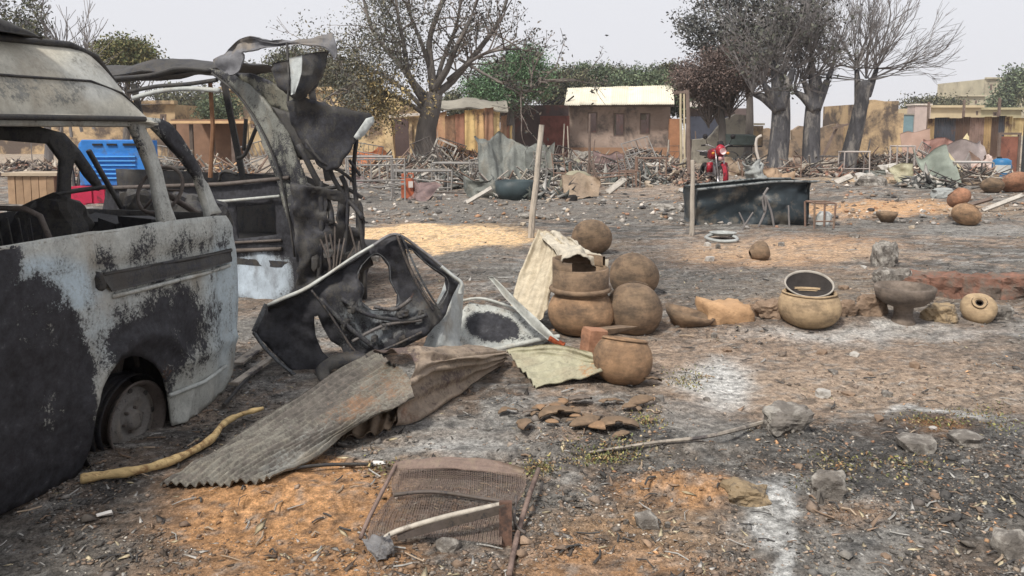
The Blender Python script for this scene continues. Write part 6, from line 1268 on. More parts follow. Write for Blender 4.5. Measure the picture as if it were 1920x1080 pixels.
for (u, v, h) in ((60, 200, 1), (110, 190, 1), (150, 180, 1), (90, 190, 1), (172, 175, .8), (20, 190, 1), (-20, 190, 1), (130, 190, .9)):
    p = D(u, v, 34); p.z = max(0, p.z-1.5); grow(m, p, Vector((rg.uniform(-.15, .15), 0, 1)), 3.0*h, .07, 3, rg, .4, .05, .12, (3, 4), tp, minr=.012)
b = D(90, 300, 34); b.z = -.1; m.tube([b, b+Vector((.1, 0, 1.2)), b+Vector((0, 0, 2.4))], [.2, .15, .12], 8); m.build('branches', TWIGG, tl)
Ct = np.array([tuple(p) for p in tp]); Cs = Ct[(proj(Ct)[0] < 80)]
if len(Cs): leaves('crown', Cs[::2], 6000, .2, (.05, .11), OLV_, 12, LM, parent=tl)
leafy('far_right_tree', 'green tree beside the distant two storey building at the right edge', 1900, 260, 95, [(1895, 175, 20, 24, 1), (1906, 145, 16, 14, .6), (1870, 205, 20, 14, .5)], 5000, (.12, .25), GRN, 62, sigma=.6, twigs=10)
leafy('far_right_bush', 'grey green far bush above the pink booth', 1730, 260, 90, [(1730, 200, 36, 10, 1), (1770, 196, 30, 8, .8)], 4000, (.1, .22), OLV_, 63, sigma=.6, twigs=6)
for (u, v, w) in ((350, 190, 60), (480, 150, 50), (40, 210, 80), (-60, 180, 80), (1980, 190, 60)):
    leafy('distant_tree', 'distant olive tree behind the ochre houses at %s' % {350: 'left between the wrecks', 480: 'left under the wreck roof ribbon', 40: 'far left behind the minibus', -60: 'the left edge', 1980: 'the right edge'}[u], u, 260, 75, [(u, v, w, 22, 1.5)], 5000, (.1, .2), OLV_, 70+u % 17, sigma=.5, twigs=20)
# ------------------------------------------------------------------ middle distance: burnt furniture and rubble
IRON = burnt('burnt_iron', paint=(.26, .25, .24), lvl=-.02, rlvl=-.05, scale=9)
IRONR = burnt('rusted_iron', paint=(.2, .13, .1), lvl=0, rlvl=.12, scale=9)
ASHW = pm('ash_covered_wood', (.40, .37, .33), .3, 9, stain=((.1, .09, .08), .35, 6))
def base_y(u, v): p = G(u, v); return Vector((p.x, p.y, gz(p.x, p.y)))
def bars(mat, segs, r, name, par, rot=None):
    m = MB()
    for s in segs: m.tube(s, r, 5)
    return m.build(name, mat, par)
def bed_frame(u, v, rz, label, L=1.9, W=.9, h=.75, mat=IRON, tilt=0, group='burnt metal bedsteads in the rubble', loc=None):
    t = thing('metal_bedstead', label, 'bedstead', loc or base_y(u, v), rz, group)
    for e, hh in ((-1, h), (1, h*.8)):
        y = e*L/2; m = MB(); m.tube([(-W/2, y, 0), (-W/2, y, hh), (W/2, y, hh), (W/2, y, 0)], .022, 5); m.tube([(-W/2, y, hh*.5), (W/2, y, hh*.5)], .016, 5); m.build('end_frame', mat, t)
        for k in range(1, 6):
            x = -W/2+W*k/6; q = MB(); q.tube([(x, y, hh*.5), (x+random.uniform(-.04, .04), y, hh)], .010, 4); q.build('rod', mat, t)
    for sx in (-1, 1): m = MB(); m.tube([(sx*W/2, -L/2, .36), (sx*W/2, 0, .36-random.uniform(.02, .12)), (sx*W/2, L/2, .36)], .022, 5); m.build('side_rail', mat, t)
    for k in range(1, 6): y = -L/2+L*k/6; m = MB(); m.tube([(-W/2, y, .35), (0, y, .3-random.uniform(0, .1)), (W/2, y, .35)], .009, 4); m.build('slat', mat, t)
    return t
def table_frame(u, v, rz, label, L=1.2, W=.6, h=.75, mat=IRON, group='burnt metal tables in the rubble', top=False, r=.022):
    t = thing('metal_table_frame', label, 'table', base_y(u, v), rz, group)
    m = MB(); c = [(-L/2, -W/2, h), (L/2, -W/2, h), (L/2, W/2, h), (-L/2, W/2, h), (-L/2, -W/2, h)]; m.tube(c, r, 5, cap=False); m.build('top_frame', mat, t); m = MB(); m.tube([(-L/2, -W/2, h*.3), (L/2, -W/2, h*.3)], r*.7, 5); m.build('cross_bar', mat, t)
    for x in (-1, 1):
        for y in (-1, 1): q = MB(); q.tube([(x*L/2, y*W/2, 0), (x*L/2+random.uniform(-.03, .03), y*W/2, h)], r, 5); q.build('leg', mat, t)
    if top: q = MB(); q.box((0, 0, h+.02), (L*1.02, W*1.02, .025), None, .012); q.build('table_top', top, t)
    return t
def chair(u, v, rz, label, mat=IRON, s=1.0, group='burnt chairs in the rubble', tilt=0):
    t = thing('chair_frame', label, 'chair', base_y(u, v), rz, group); w = .42*s
    for x in (-1, 1):
        q = MB(); q.tube([(x*w/2, -w/2, 0), (x*w/2, -w/2, .45*s)], .016, 5); q.build('leg', mat, t)
        q = MB(); q.tube([(x*w/2, w/2, 0), (x*w/2, w/2, .45*s), (x*w/2*.95, w/2+.1, .95*s)], .016, 5); q.build('leg', mat, t)
    q = MB(); q.tube([(-w/2, -w/2, .45*s), (w/2, -w/2, .45*s), (w/2, w/2, .45*s), (-w/2, w/2, .45*s), (-w/2, -w/2, .45*s)], .014, 5, cap=False); q.build('seat_frame', mat, t)
    for z in (.7, .92): q = MB(); q.tube([(-w/2, w/2+.05, z*s), (w/2, w/2+.05, z*s)], .014, 5); q.build('back_bar', mat, t)
    return t
def crumple_sheet(u, v, w, h, label, mat, rz=0, d=.5, sd=0, amp=.12, name='crumpled_sheet', cat='metal sheet', corr=None, curve=.3, y=None):
    """bent sheet with its lower edge at photo (u,v), w x h in metres"""
    b = base_y(u, v); ex = Vector((math.cos(rz), math.sin(rz), 0)); nn = Vector((-ex.y, ex.x, 0)); rg = random.Random(sd+int(u))
    rows = [[b+ex*(w*(i/4-.5))+nn*(d*q+curve*math.sin(i*1.2+q*2+sd))+Vector((0, 0, h*q*(1+.25*rg.uniform(-1, 1)))) for i in range(5)] for q in (0, .35, .7, 1)]
    return loft(name, mat, rows, 28, 20, thick=.008, corr=corr, crumple=amp, cs=3, sd=sd, label=label, cat=cat)
def plank(u0, v0, u1, v1_, w, label, mat=ASHW, y=None, name='plank', cat='plank', th=.05, dy=0):
    a = base_y(u0, v0) if y is None else D(u0, v0, y); b = D(u1, v1_, a.y+dy); m = MB(); m.bar(a+Vector((0, 0, .02)), b, w, th, (0, -.6, .8)); return m.build(name, mat, label=label, cat=cat)
bed_frame(712, 376, .15, 'burnt metal bedstead standing upright at the left end of the rubble', 1.2, 1.1, .9)
bed_frame(820, 352, 1.35, 'long burnt metal bedstead under the heap of frames below the tree trunk', 2.1, 1.0, .8)
bed_frame(880, 346, 1.7, 'burnt metal bedstead left of the grey crumpled sheet', 2.0, .9, .7)
bed_frame(1130, 350, 1.45, 'rusty metal bedstead in the rubble below the left window of the house', 1.8, .9, .8, IRONR)
bed_frame(1440, 330, 1.5, 'burnt bedstead behind the blue black trough', 1.9, .9, .7, IRONR)
for (u, v, rz, ty, L_, l) in ((690, 330, .3, .3, 1.5, 'burnt bedstead tipped sideways behind the orange jerrycan'), (765, 345, 1.1, -.35, 1.8, 'tipped bedstead across the trunk of the big tree'), (845, 340, .5, .5, 1.7, 'steeply tipped bedstead under the window grille'), (905, 335, 1.2, -.3, 1.6, 'tipped bedstead behind the grey sheet scrap'), (980, 335, .7, .4, 1.5, 'tipped bedstead half hidden by the tent shaped sheet'), (1085, 335, 1.0, .3, 1.6, 'tipped bedstead among the charred stakes'), (1190, 338, .4, -.4, 1.4, 'tipped bedstead at the right end of the brown panel'), (1760, 330, .8, .35, 1.5, 'tipped bedstead behind the tarpaulin'), (320, 345, .4, .3, 1.6, 'tipped bedstead seen through the wreck'), (450, 350, 1.2, -.3, 1.6, 'tipped bedstead seen past the wreck pillar')):
    q = bed_frame(u, v, rz, l, L_, .95, .8, BKR if u % 2 else IRON); q.rotation_euler[0] = ty; q.rotation_euler[1] = ty*.6; q.location.z += abs(ty)*.5
table_frame(695, 372, .1, 'thin legged metal table frame beside the wreck front', 1.0, .6, .95, group=None)
table_frame(790, 362, .2, 'low metal frame in front of the big tree', 1.4, .7, .6)
table_frame(860, 352, -.2, 'twisted metal table frame between tree and grey crumpled sheet', 1.3, .6, .65)
table_frame(1222, 342, .2, 'small reddish table frame in the stone rubble', .7, .5, .7, IRONR)
table_frame(1690, 326, .05, 'pale metal stool frame in front of the pink board', .62, .5, .95, pm('pale_metal_tube', (.40, .36, .34), .2, 6), r=.03)
table_frame(1600, 330, .1, 'pale low bench left of the right pollard trunk', .9, .4, .8, _M['pale_metal_tube'], top=ASHW)
table_frame(1556, 322, .1, 'pale bench between middle and right pollard trunks', .8, .4, .55, _M['pale_metal_tube'], top=ASHW)
table_frame(1812, 350, .05, 'burnt bench with a white top rail behind the leaning pots', 1.1, .5, .62, IRON, top=pm('white_top', (.6, .56, .52), .2, 5))
chair(770, 300, .4, 'burnt chair frame by the yellow doorway', s=1.2)
chair(1024, 350, 2.4, 'burnt chair frame right of the leaning pole')
chair(1060, 358, .7, 'burnt chair frame beside the round grey lump in the rubble', IRONR)
chair(1270, 318, .3, 'chair frame against the orange wall stub', IRONR)
chair(1180, 352, 1.9, 'tipped chair frame right of the brown panel', IRONR)
# window grille frame tilted above the heap
gf = thing('window_grille', 'square pale window grille tilted on the heap under the big tree', 'grille', D(832, 282, 24.5)); m = MB(); Mq = Matrix.Rotation(.42, 3, 'Y')
def Q(x, z): return Mq @ Vector((x, 0, z))
for p0, p1 in (((-.32, -.26), (.32, -.26)), ((.32, -.26), (.32, .26)), ((.32, .26), (-.32, .26)), ((-.32, .26), (-.32, -.26))): m.bar(Q(*p0), Q(*p1), .05, .05, (0, 1, 0))
m.build('frame', ASHW, gf)
for k in range(4): q = MB(); x = -.2+.13*k; q.tube([Q(x, -.26), Q(x, .26)], .01, 4); q.build('bar', IRON, gf)
for k in range(2): q = MB(); z = -.1+.18*k; q.tube([Q(-.32, z), Q(.32, z)], .01, 4); q.build('bar', IRON, gf)
GREYS = burnt('ash_grey_sheet', paint=(.18, .19, .175), lvl=.3, rlvl=-.05, scale=2.4, soot=(.07, .075, .07))
crumple_sheet(945, 362, 1.25, 1.4, 'big grey crumpled metal sheet draped like a tent behind the leaning pole', GREYS, .1, .9, 3, .16, corr=(7, .02, 'u'))
crumple_sheet(1010, 340, .9, 1.1, 'smaller pale crumpled sheet right of the leaning pole', GREYS, -.2, .5, 5, .14)
crumple_sheet(912, 372, .7, .5, 'grey sheet scrap at the foot of the tent shaped sheet', GREYS, .4, .3, 6, .1)
BRS = pm('brown_metal_panel', (.19, .135, .13), .3, 3, stain=((.3, .2, .17), .3, 3))
crumple_sheet(1142, 334, 1.0, .7, 'flat brown metal panel standing in the rubble', BRS, 0, .1, 7, .03, curve=.05, corr=(5, .012, 'v'))
crumple_sheet(1065, 318, 1.6, .45, 'yellowish fallen sheet in the rubble left of the brown panel', YZ, .1, .9, 8, .1)
crumple_sheet(815, 308, 1.7, .7, 'orange brown heap of fallen sheets at the foot of the round hut', pm('orange_brown_sheet', (.34, .17, .1), .35, 2, stain=((.15, .09, .06), .3, 3)), 0, 1.0, 9, .22)
crumple_sheet(885, 318, 1.7, .8, 'rust red fallen sheet right of the orange heap', pm('rust_red_sheet', (.30, .15, .10), .35, 2, stain=((.12, .08, .06), .3, 3)), -.1, .9, 10, .2)
crumple_sheet(700, 318, 1.3, .8, 'bright orange cloth like sheet behind the wreck front', pm('orange_cloth', (.55, .22, .11), .3, 2), .2, .6, 11, .2, cat='sheet')
crumple_sheet(1108, 292, .9, .5, 'white crumpled scrap at the house corner', _M['white_top'], .1, .3, 12, .15)
m = MB(); m.lathe([(.0, 0), (.36, 0), (.43, .18), (.45, .42), (.42, .42), (.36, .1), (0, .08)], base_y(966, 376)+Vector((0, .3, 0)), 26, wob=.12); m.build('dark_green_basin', pm('blackened_green', (.035, .05, .055), .3, 3, rough=.5), label='large dark basin in front of the tent shaped sheet', cat='basin', smooth=True)
m = MB(); m.lathe([(.0, 0), (.3, .02), (.42, .2), (.38, .42), (.2, .55), (0, .58)], base_y(1080, 364), 20, wob=.2, sd=3); m.build('ash_lump', pm('olive_ash', (.27, .25, .18), .3, 4, bump=1, bscale=10, bd=.03), label='rounded olive grey ash covered lump in the rubble', cat='lump', smooth=True)
m = MB(); m.rock(base_y(1073, 376), (.13, .1, .16), 3, 0, 2); m.build('black_lump', DARK, label='black burnt lump below the olive grey one', cat='lump')
# orange jerrycan
jc = thing('orange_jerrycan', 'orange plastic jerrycan with a white patch standing by the burnt bedstead', 'jerrycan', base_y(764, 374), .1)
m = MB(); m.box((0, 0, .25), (.30, .22, .46), None, .03, .75); m.build('body', pm('orange_plastic', (.42, .12, .06), .2, 5, rough=.5), jc)
m = MB(); m.lathe([(.05, .5), (.05, .57), (.0, .58)], (-.08, 0, 0), 12); m.build('cap', _M['orange_plastic'], jc); m = MB(); m.tube([(.0, 0, .5), (.03, 0, .58), (.13, 0, .57), (.14, 0, .49)], .018, 6); m.build('handle', _M['orange_plastic'], jc)
m = MB(); m.box((.08, -.135, .34), (.1, .01, .14)); m.build('white_patch', _M['white_top'], jc)
# poles by the house
pole(1277, 330, 1276, 172, .04, 'tall pale wooden post standing right of the house', pm('pale_pole', (.52, .44, .3), .25, 9, stretch=(1, 1, .2)))
pole(1284, 335, 1283, 176, .03, 'thin pale pole close beside the tall pale post', _M['pale_pole'])
pole(1293, 345, 1288, 168, .06, 'dark thick post carrying a crossbar right of the pale post', FW)
m = MB(); yq = G(1293, 345).y; m.bar(D(1262, 174, yq), D(1292, 172, yq), .1, .07); m.build('crossbar', FW, label='dark crossbar from the dark post towards the house roof', cat='beam')
for i, (u0, v0, u1, v1_, l) in enumerate(((1055, 300, 1058, 232, 'thin pale pole left of the house front'), (1067, 302, 1064, 236, 'second thin pole beside the house corner'), (1042, 296, 1040, 250, 'short thin pole before the dark compound wall'), (1104, 350, 1106, 214, 'dark leaning pole before the left house window'), (1118, 350, 1112, 300, 'charred stake in the rubble below the left window'), (1128, 352, 1104, 300, 'slanting charred stake crossing its neighbour'), (1100, 352, 1104, 302, 'upright charred stake left of its neighbours'), (1250, 322, 1254, 262, 'thin stake before the orange wall stub'), (1306, 300, 1304, 246, 'short dark stake behind the thin trough pole'))):
    pole(u0, v0, u1, v1_, .035, l, FW if 'dark' in l or 'charred' in l else PWD)
# ---- blue black trough
tr = thing('metal_trough', 'large blue black metal trough with a dented front and light rim', 'trough', base_y(1410, 420), 0)
TB = pm('blue_black_metal', (.026, .036, .043), .35, 3, rough=.45, bump=.3, bscale=12, stain=((.11, .10, .085), .38, 3))
c0 = Vector(tr.location); yq = c0.y; sc = yq/FPX*1.0; XL = D(1305, 400, yq).x-c0.x; XR = D(1516, 400, yq).x-c0.x; zt = [D(u, v, yq).z-c0.z for u, v in ((1305, 356), (1400, 346), (1450, 341), (1520, 341))]
fx = [XL, XL*.08, XR*.4, XR]
ORG[tr.name] = c0; W = lambda x, y, z: c0+Vector((x, y, z))
loft('front_side', TB, [[W(x, .05*math.sin(i*2), -.03) for i, x in enumerate(fx)], [W(x, -.03+.05*math.sin(i*2.4), z*.5) for i, (x, z) in enumerate(zip(fx, zt))], [W(x, -.06, z) for x, z in zip(fx, zt)]], 44, 16, thick=.012, crumple=.09, parent=tr)
loft('back_side', TB, [[W(x, .85, -.03) for x in fx], [W(x, .9, z) for x, z in zip(fx, zt)]], 24, 8, thick=.012, crumple=.03, parent=tr)
for xx, zz in ((XL, zt[0]), (XR, zt[3])): loft('end_side', TB, [[W(xx, 0, -.03), W(xx, .85, -.03)], [W(xx, -.06, zz), W(xx, .9, zz)]], 10, 8, thick=.012, crumple=.02, parent=tr)
m = MB(); m.tube(crv([W(x, -.07, z+.01) for x, z in zip(fx, zt)], 14)+[W(XR+.1, -.05, zt[3]+.01)], .024, 6); m.tube([W(x, .9, z) for x, z in zip(fx, zt)], .02, 6); m.build('rim', pm('scuffed_rim', (.2, .21, .21), .4, 12, rough=.6, stain=((.04, .05, .055), .4, 9)), tr, smooth=True)
loft('ash_fill', GRW, [[W(x, .05, z*.8) for x, z in zip(fx, zt)], [W(x, .8, z*.85) for x, z in zip(fx, zt)]], 20, 12, thick=.02, crumple=.12, parent=tr)
m = MB(); yq2 = yq-.35
for P in ([(1432, 362), (1436, 392), (1420, 430)], [(1434, 366), (1446, 398), (1452, 432)], [(1440, 352), (1430, 372), (1434, 398)]): m.tube(crv([D(a, b, yq2) for a, b in P], 8), .02, 5)
m.build('forked_branch', TWIGG, label='pale forked branch leaning against the middle of the trough', cat='branch', smooth=True)
for k, (u0, v0, u1, v1_) in enumerate(((1390, 432, 1412, 398), (1396, 420, 1386, 398), (1480, 425, 1478, 385))): pole(u0, v0, u1, v1_, .015, ['thin stick leaning right on the trough front', 'short stick leaning left on the trough front', 'thin grey stick near the right end of the trough'][k], TWIGG)
table_frame(1536, 424, .05, 'small rusty frame standing at the right end of the trough', .32, .35, .42, IRONR, group=None, r=.018)
m = MB(); m.rock(base_y(1545, 420)+Vector((0, 0, .12)), (.14, .1, .16), 9, 0, 2); m.build('pale_cloth_lump', pm('pale_cloth', (.45, .46, .45), .2, 6), label='pale cloth lump hanging inside the small rusty frame', cat='cloth')
crumple_sheet(1425, 345, .7, .55, 'grey cloth bundle behind the trough rim', pm('grey_cloth', (.27, .28, .27), .3, 3), .1, .5, 14, .2, name='cloth_bundle', cat='cloth')
crumple_sheet(1470, 342, 1.1, .35, 'brown earth coloured cloth heap right of the grey bundle', pm('brown_cloth', (.30, .21, .14), .3, 3), .0, .6, 15, .2, name='cloth_bundle', cat='cloth')
m = MB(); m.lathe([(.22, -.02), (.25, 0), (.22, .03), (.2, .0)], base_y(1354, 450)+Vector((0, 0, .05)), 22, Matrix.Rotation(.1, 3, 'X'), wob=.1); m.lathe([(.0, 0), (.16, .01), (.2, .05)], base_y(1356, 446)+Vector((0, .03, .05)), 22); m.build('flattened_pan', pm('dull_grey_pan', (.3, .31, .3), .3, 9, rough=.5), label='flattened grey pan on the ash in front of the trough', cat='pan', smooth=True)
# ---- red motorcycle, front view
mc = thing('red_motorcycle', 'red motorcycle standing front on left of the pollard trees', 'motorcycle', base_y(1338, 352), R(6))
RED = pm('red_paint', (.33, .015, .03), .35, 9, rough=.35, bump=.05, stain=((.06, .01, .015), .4, 9)); CHR = pm('dull_chrome', (.35, .33, .34), .3, 12, rough=.35, metallic=.7); BLKP = pm('black_rubber', (.02, .018, .02), .3, 9)
Mx = Matrix.Rotation(math.pi/2, 3, 'Y')
def mp(nm, mt, f, sm=True, par=None): m = MB(); f(m); return m.build(nm, mt, par or mc, smooth=sm)
fwh = mp('front_wheel', BLKP, lambda m: m.lathe([(.24, -.04), (.28, -.045), (.305, 0), (.28, .045), (.24, .04)], (0, -.55, .31), 30, Mx))
mp('rim', CHR, lambda m: [m.lathe([(.24, -.03), (.225, 0), (.24, .03)], (0, -.55, .31), 24, Mx)]+[m.tube([(0, -.55, .31), (0, -.55+.23*math.cos(a), .31+.23*math.sin(a))], .006, 4) for a in np.arange(0, 6.28, .7)], par=fwh)
mp('rear_wheel', BLKP, lambda m: m.lathe([(.2, -.05), (.28, -.055), (.31, 0), (.28, .055), (.2, .05)], (0, .7, .31), 30, Mx))
for sx in (-1, 1):
    mp('fork', CHR, lambda m: m.tube([(sx*.09, -.55, .31), (sx*.1, -.42, .72), (sx*.1, -.34, .98)], .022, 7))
    mp('handlebar', CHR, lambda m: m.tube([(0, -.32, 1.02), (sx*.16, -.3, 1.06), (sx*.28, -.26, 1.12), (sx*.4, -.18, 1.1)], .014, 6))
    mp('hand_grip', BLKP, lambda m: m.tube([(sx*.33, -.22, 1.11), (sx*.43, -.16, 1.1)], .022, 7))
    mr = mp('mirror', BLKP, lambda m: [m.tube([(sx*.3, -.26, 1.12), (sx*.36, -.3, 1.3)], .008, 5), m.lathe([(0, -.012), (.06, -.01), (.07, .01), (0, .015)], (sx*.38, -.3, 1.34), 14, Matrix.Rotation(math.pi/2, 3, 'X'))])
    mp('indicator', pm('amber_lens', (.6, .22, .03), .1, 5, rough=.3), lambda m: m.lathe([(0, -.04), (.035, -.03), (.04, .02), (0, .03)], (sx*.2, -.44, .9), 12, Matrix.Rotation(math.pi/2, 3, 'X')))
    mp('crash_bar', CHR, lambda m: m.tube([(sx*.06, -.2, .35), (sx*.3, -.22, .36), (sx*.33, -.22, .5), (sx*.2, -.2, .66), (sx*.06, -.2, .68)], .014, 6))
    mp('leg_guard', RED, lambda m: m.box((sx*.2, -.2, .52), (.14, .1, .26), None, .015))
mp('front_mudguard', RED, lambda m: m.lathe([(.33, -.07), (.345, 0), (.33, .07), (.335, 0)], (0, -.55, .31), 20, Matrix.Rotation(math.pi/2, 3, 'Y') @ Matrix.Rotation(R(200), 3, 'Z'), arc=.42))
hl = mp('headlamp_cowl', RED, lambda m: m.lathe([(0, .13), (.08, .12), (.125, .06), (.135, 0), (.11, -.04)], (0, -.42, .98), 22, Matrix.Rotation(math.pi/2, 3, 'X') @ Matrix.Scale(1.15, 3, Vector((0, 1, 0)))))
mp('headlamp', pm('lamp_glass', (.75, .55, .55), .1, 5, rough=.1), lambda m: m.lathe([(0, .0), (.05, -.012), (.08, -.03), (.085, -.08)][::-1], (0, -.56, .96), 20, Matrix.Rotation(-math.pi/2, 3, 'X')), par=hl)
mp('number_board', pm('red_white_plate', (.55, .3, .3), .3, 12), lambda m: m.box((0, -.52, .76), (.16, .012, .1)))
mp('visor', BLKP, lambda m: m.box((0, -.4, 1.15), (.2, .03, .14), Matrix.Rotation(-.4, 3, 'X'), .01, .7))
mp('fuel_tank', RED, lambda m: m.rock((0, -.05, .88), (.19, .34, .17), 4, 0, 3))
mp('engine', CHR, lambda m: [m.box((0, .0, .45), (.26, .34, .3), None, .03)]+[m.box((0, -.1, .6+.03*k), (.2, .18, .012)) for k in range(5)], False)
mp('seat', BLKP, lambda m: m.box((0, .45, .85), (.26, .65, .1), None, .02), False)
mp('frame', BLKP, lambda m: [m.tube([(0, -.34, .95), (0, -.15, .4), (0, .3, .3), (0, .7, .31)], .025, 6), m.tube([(0, -.3, .9), (0, .3, .78), (0, .75, .75)], .02, 6)])
mp('carrier', CHR, lambda m: m.tube([(-.14, .7, .92), (.14, .7, .92), (.14, 1.0, .92), (-.14, 1.0, .92), (-.14, .7, .92)], .012, 5))
# dark machine left of pollards
ld = thing('burnt_hand_cart', 'dark burnt hand cart frame between the motorcycle and the left pollard trunk', 'cart', base_y(1385, 318), .1)
m = MB(); m.tube([(-.7, 0, .9), (.9, 0, .9)], .03, 6); m.tube([(-.5, 0, .9), (-.6, 0, .1)], .03, 5); m.tube([(.5, 0, .9), (.5, 0, .1)], .03, 5); m.build('frame', BK, ld)
for x in (-.35, .35): m = MB(); m.lathe([(.3, -.02), (.34, 0), (.3, .02)], (x, -.1, .38), 22, Matrix.Rotation(math.pi/2, 3, 'X')); m.build('wheel', BK, ld, smooth=True)
m = MB(); m.box((0, .1, 1.15), (1.2, .5, .4), None, .06); m.build('load', pm('dark_green_load', (.06, .075, .07), .4, 3), ld)
m = MB(); yb_ = 27.0; m.tube(crv([D(1428, 254, yb_), D(1418, 262, yb_), D(1420, 292, yb_), D(1432, 318, yb_)], 8), .05, 6); m.build('pale_hose', PALR, label='pale curved pipe leaning on the left side of the left pollard trunk', cat='pipe', smooth=True)
# ---- right-hand wreckage
plank(1648, 296, 1688, 264, .28, 'pale plank slanting up before the ochre block building', ASHW, None)
plank(1780, 306, 1826, 246, .34, 'long yellowish plank slanting up against the metal fence', pm('yellow_plank', (.52, .45, .28), .2, 6), None, th=.1)
plank(1776, 290, 1806, 326, .16, 'narrow yellowish plank slanting down from the long one', _M['yellow_plank'], 24)
plank(1650, 312, 1700, 304, .3, 'flat board on the stones before the ochre block building', ASHW)
crumple_sheet(1722, 304, 1.45, 1.3, 'flat salmon pink board tilted in the wreckage', pm('salmon_board', (.38, .26, .21), .12, 2), .05, .45, 16, .02, name='pink_board', cat='board', curve=.02)
crumple_sheet(1765, 316, 1.0, 1.0, 'brownish pink torn sheet behind the salmon pink board', pm('brown_pink', (.34, .2, .17), .3, 2), -.2, .6, 17, .2)
crumple_sheet(1768, 352, .8, 1.0, 'dull grey green tarpaulin slumped over burnt goods', pm('grey_green_tarp', (.26, .29, .25), .25, 3), .15, .5, 18, .07, name='tarpaulin', cat='tarpaulin')
crumple_sheet(1825, 330, 1.1, 1.0, 'grey brown folded bedding heap beside the tarpaulin', pm('grey_brown_bedding', (.33, .28, .27), .25, 3), .0, .5, 19, .1, name='bedding', cat='bedding')
m = MB(); m.rock(base_y(1764, 348)+Vector((0, -.2, .28)), (.3, .24, .36), 12, .3, 3); m.build('black_bag', pm('black_plastic_bag', (.025, .028, .035), .3, 5, rough=.45, bump=1, bscale=10, bd=.03), label='sagging black bag in front of the grey green tarpaulin', cat='bag', smooth=True)
m = MB(); m.rock(base_y(1768, 372)+Vector((0, 0, .1)), (.3, .2, .14), 17, .3, 3); m.build('grey_rag', _M['grey_cloth'], label='crumpled grey rag on the ash below the black bag', cat='rag')
bb = thing('blue_barrel', 'blue plastic barrel with a torn pale label by the red gate', 'barrel', base_y(1876, 346)); m = MB(); m.lathe([(0, 0), (.2, 0), (.24, .04), (.25, .2), (.235, .24), (.25, .28), (.25, .5), (.235, .54), (.24, .62), (.14, .68), (0, .68)], (0, 0, 0), 26); m.build('body', pm('blue_plastic', (.03, .16, .34), .2, 5, rough=.4), bb, smooth=True)
m = MB(); m.lathe([(.252, .28), (.254, .5)], (0, 0, 0), 10, Matrix.Rotation(R(200), 3, 'Z'), arc=.28); m.build('pale_label', _M['pale_cloth'], bb, smooth=True)
m = MB(); m.lathe([(.06, .68), (.06, .73), (0, .73)], (-.08, 0, 0), 12); m.build('cap', DARK, bb, smooth=True)
crumple_sheet(1858, 336, .8, .8, 'pale cloth heap left of the blue barrel', pm('pale_pink_cloth', (.5, .4, .36), .25, 3), .1, .5, 20, .2, name='cloth_bundle', cat='cloth')
plank(1800, 392, 1860, 372, .07, 'long thin charred beam lying beyond the leaning pots', FW)
plank(1842, 398, 1918, 366, .08, 'pale grey beam lying right of the leaning pots', ASHW)
for k, (u, v, w, h, l, mt) in enumerate(((1672, 326, 60, 20, 'low pale mud heap beside the stool frame', 'pale_stone'), (1620, 336, 40, 16, 'small pale mud heap right of the right pollard', 'pale_stone'), (1712, 322, 50, 30, 'dark burnt bush clump under the pink board', 'dark_stone'), (1218, 326, 50, 26, 'pale broken brick heap in the middle of the stone rubble', 'pale_stone'), (1100, 300, 70, 24, 'low grey ash heap at the house wall', 'dark_stone'), (1000, 410, 60, 14, 'low dark ash heap behind the leaning pole', 'dark_stone'), (1250, 395, 70, 16, 'low dark ash heap left of the trough pole', 'dark_stone'), (740, 352, 50, 20, 'ash heap beside the orange jerrycan', 'pale_stone'), (1300, 362, 60, 14, 'pale ash heap before the motorcycle', 'pale_stone'))):
    p = base_y(u, v); sc = p.y/FPX; m = MB(); m.rock(p+Vector((0, 0, h*sc*.1)), (w*sc*.5, w*sc*.4, h*sc*.8), k*3.1, 0, 3); m.build('rubble_heap', _M[mt], label=l, cat='heap')
# stones of the rubble in view, each on its own
RBM = [pm('rubble_a_brick', (.34, .2, .14), .3, 6, bump=.6), pm('rubble_tan', (.42, .35, .27), .3, 6, bump=.6), pm('rubble_grey', (.3, .28, .26), .3, 6, bump=.6), pm('rubble_soot', (.07, .065, .065), .3, 6, bump=.6)]
rr_ = random.Random(4)
protos = []
for k in range(8):
    m = MB(); m.rock((0, 0, 0), (1, .8, .62), k*7.7, 0, 1)
    me_o = m.build('rubble_stone', RBM[k % 4], label='loose %s rubble stone in the strip before the houses' % ('brick red', 'tan', 'grey', 'soot black')[k % 4], cat='stone', group='rubble stones before the houses', base=(0, 0, 0)); protos.append(me_o)
used = set()
for k in range(230):
    a = rr_.random()
    if a < .5: u, v = rr_.gauss(1215, 55), rr_.uniform(300, 352)
    elif a < .7: u, v = rr_.uniform(680, 1040), rr_.uniform(330, 385)
    elif a < .85: u, v = rr_.uniform(1560, 1760), rr_.uniform(306, 345)
    else: u, v = rr_.uniform(900, 1900), rr_.uniform(330, 430)
    i = k % 8; p = base_y(u, v); s = rr_.uniform(.05, .15)*(1.0 if v < 360 else .6)
    if i in used: o = protos[i].copy(); link(o)
    else: o = protos[i]; used.add(i)
    o.location = p+Vector((0, 0, s*.4+(rr_.uniform(0, .35) if a < .5 and v < 345 else 0))); o.scale = (s, s, s); o.rotation_euler = (rr_.uniform(-.4, .4), rr_.uniform(-.4, .4), rr_.uniform(0, 6))
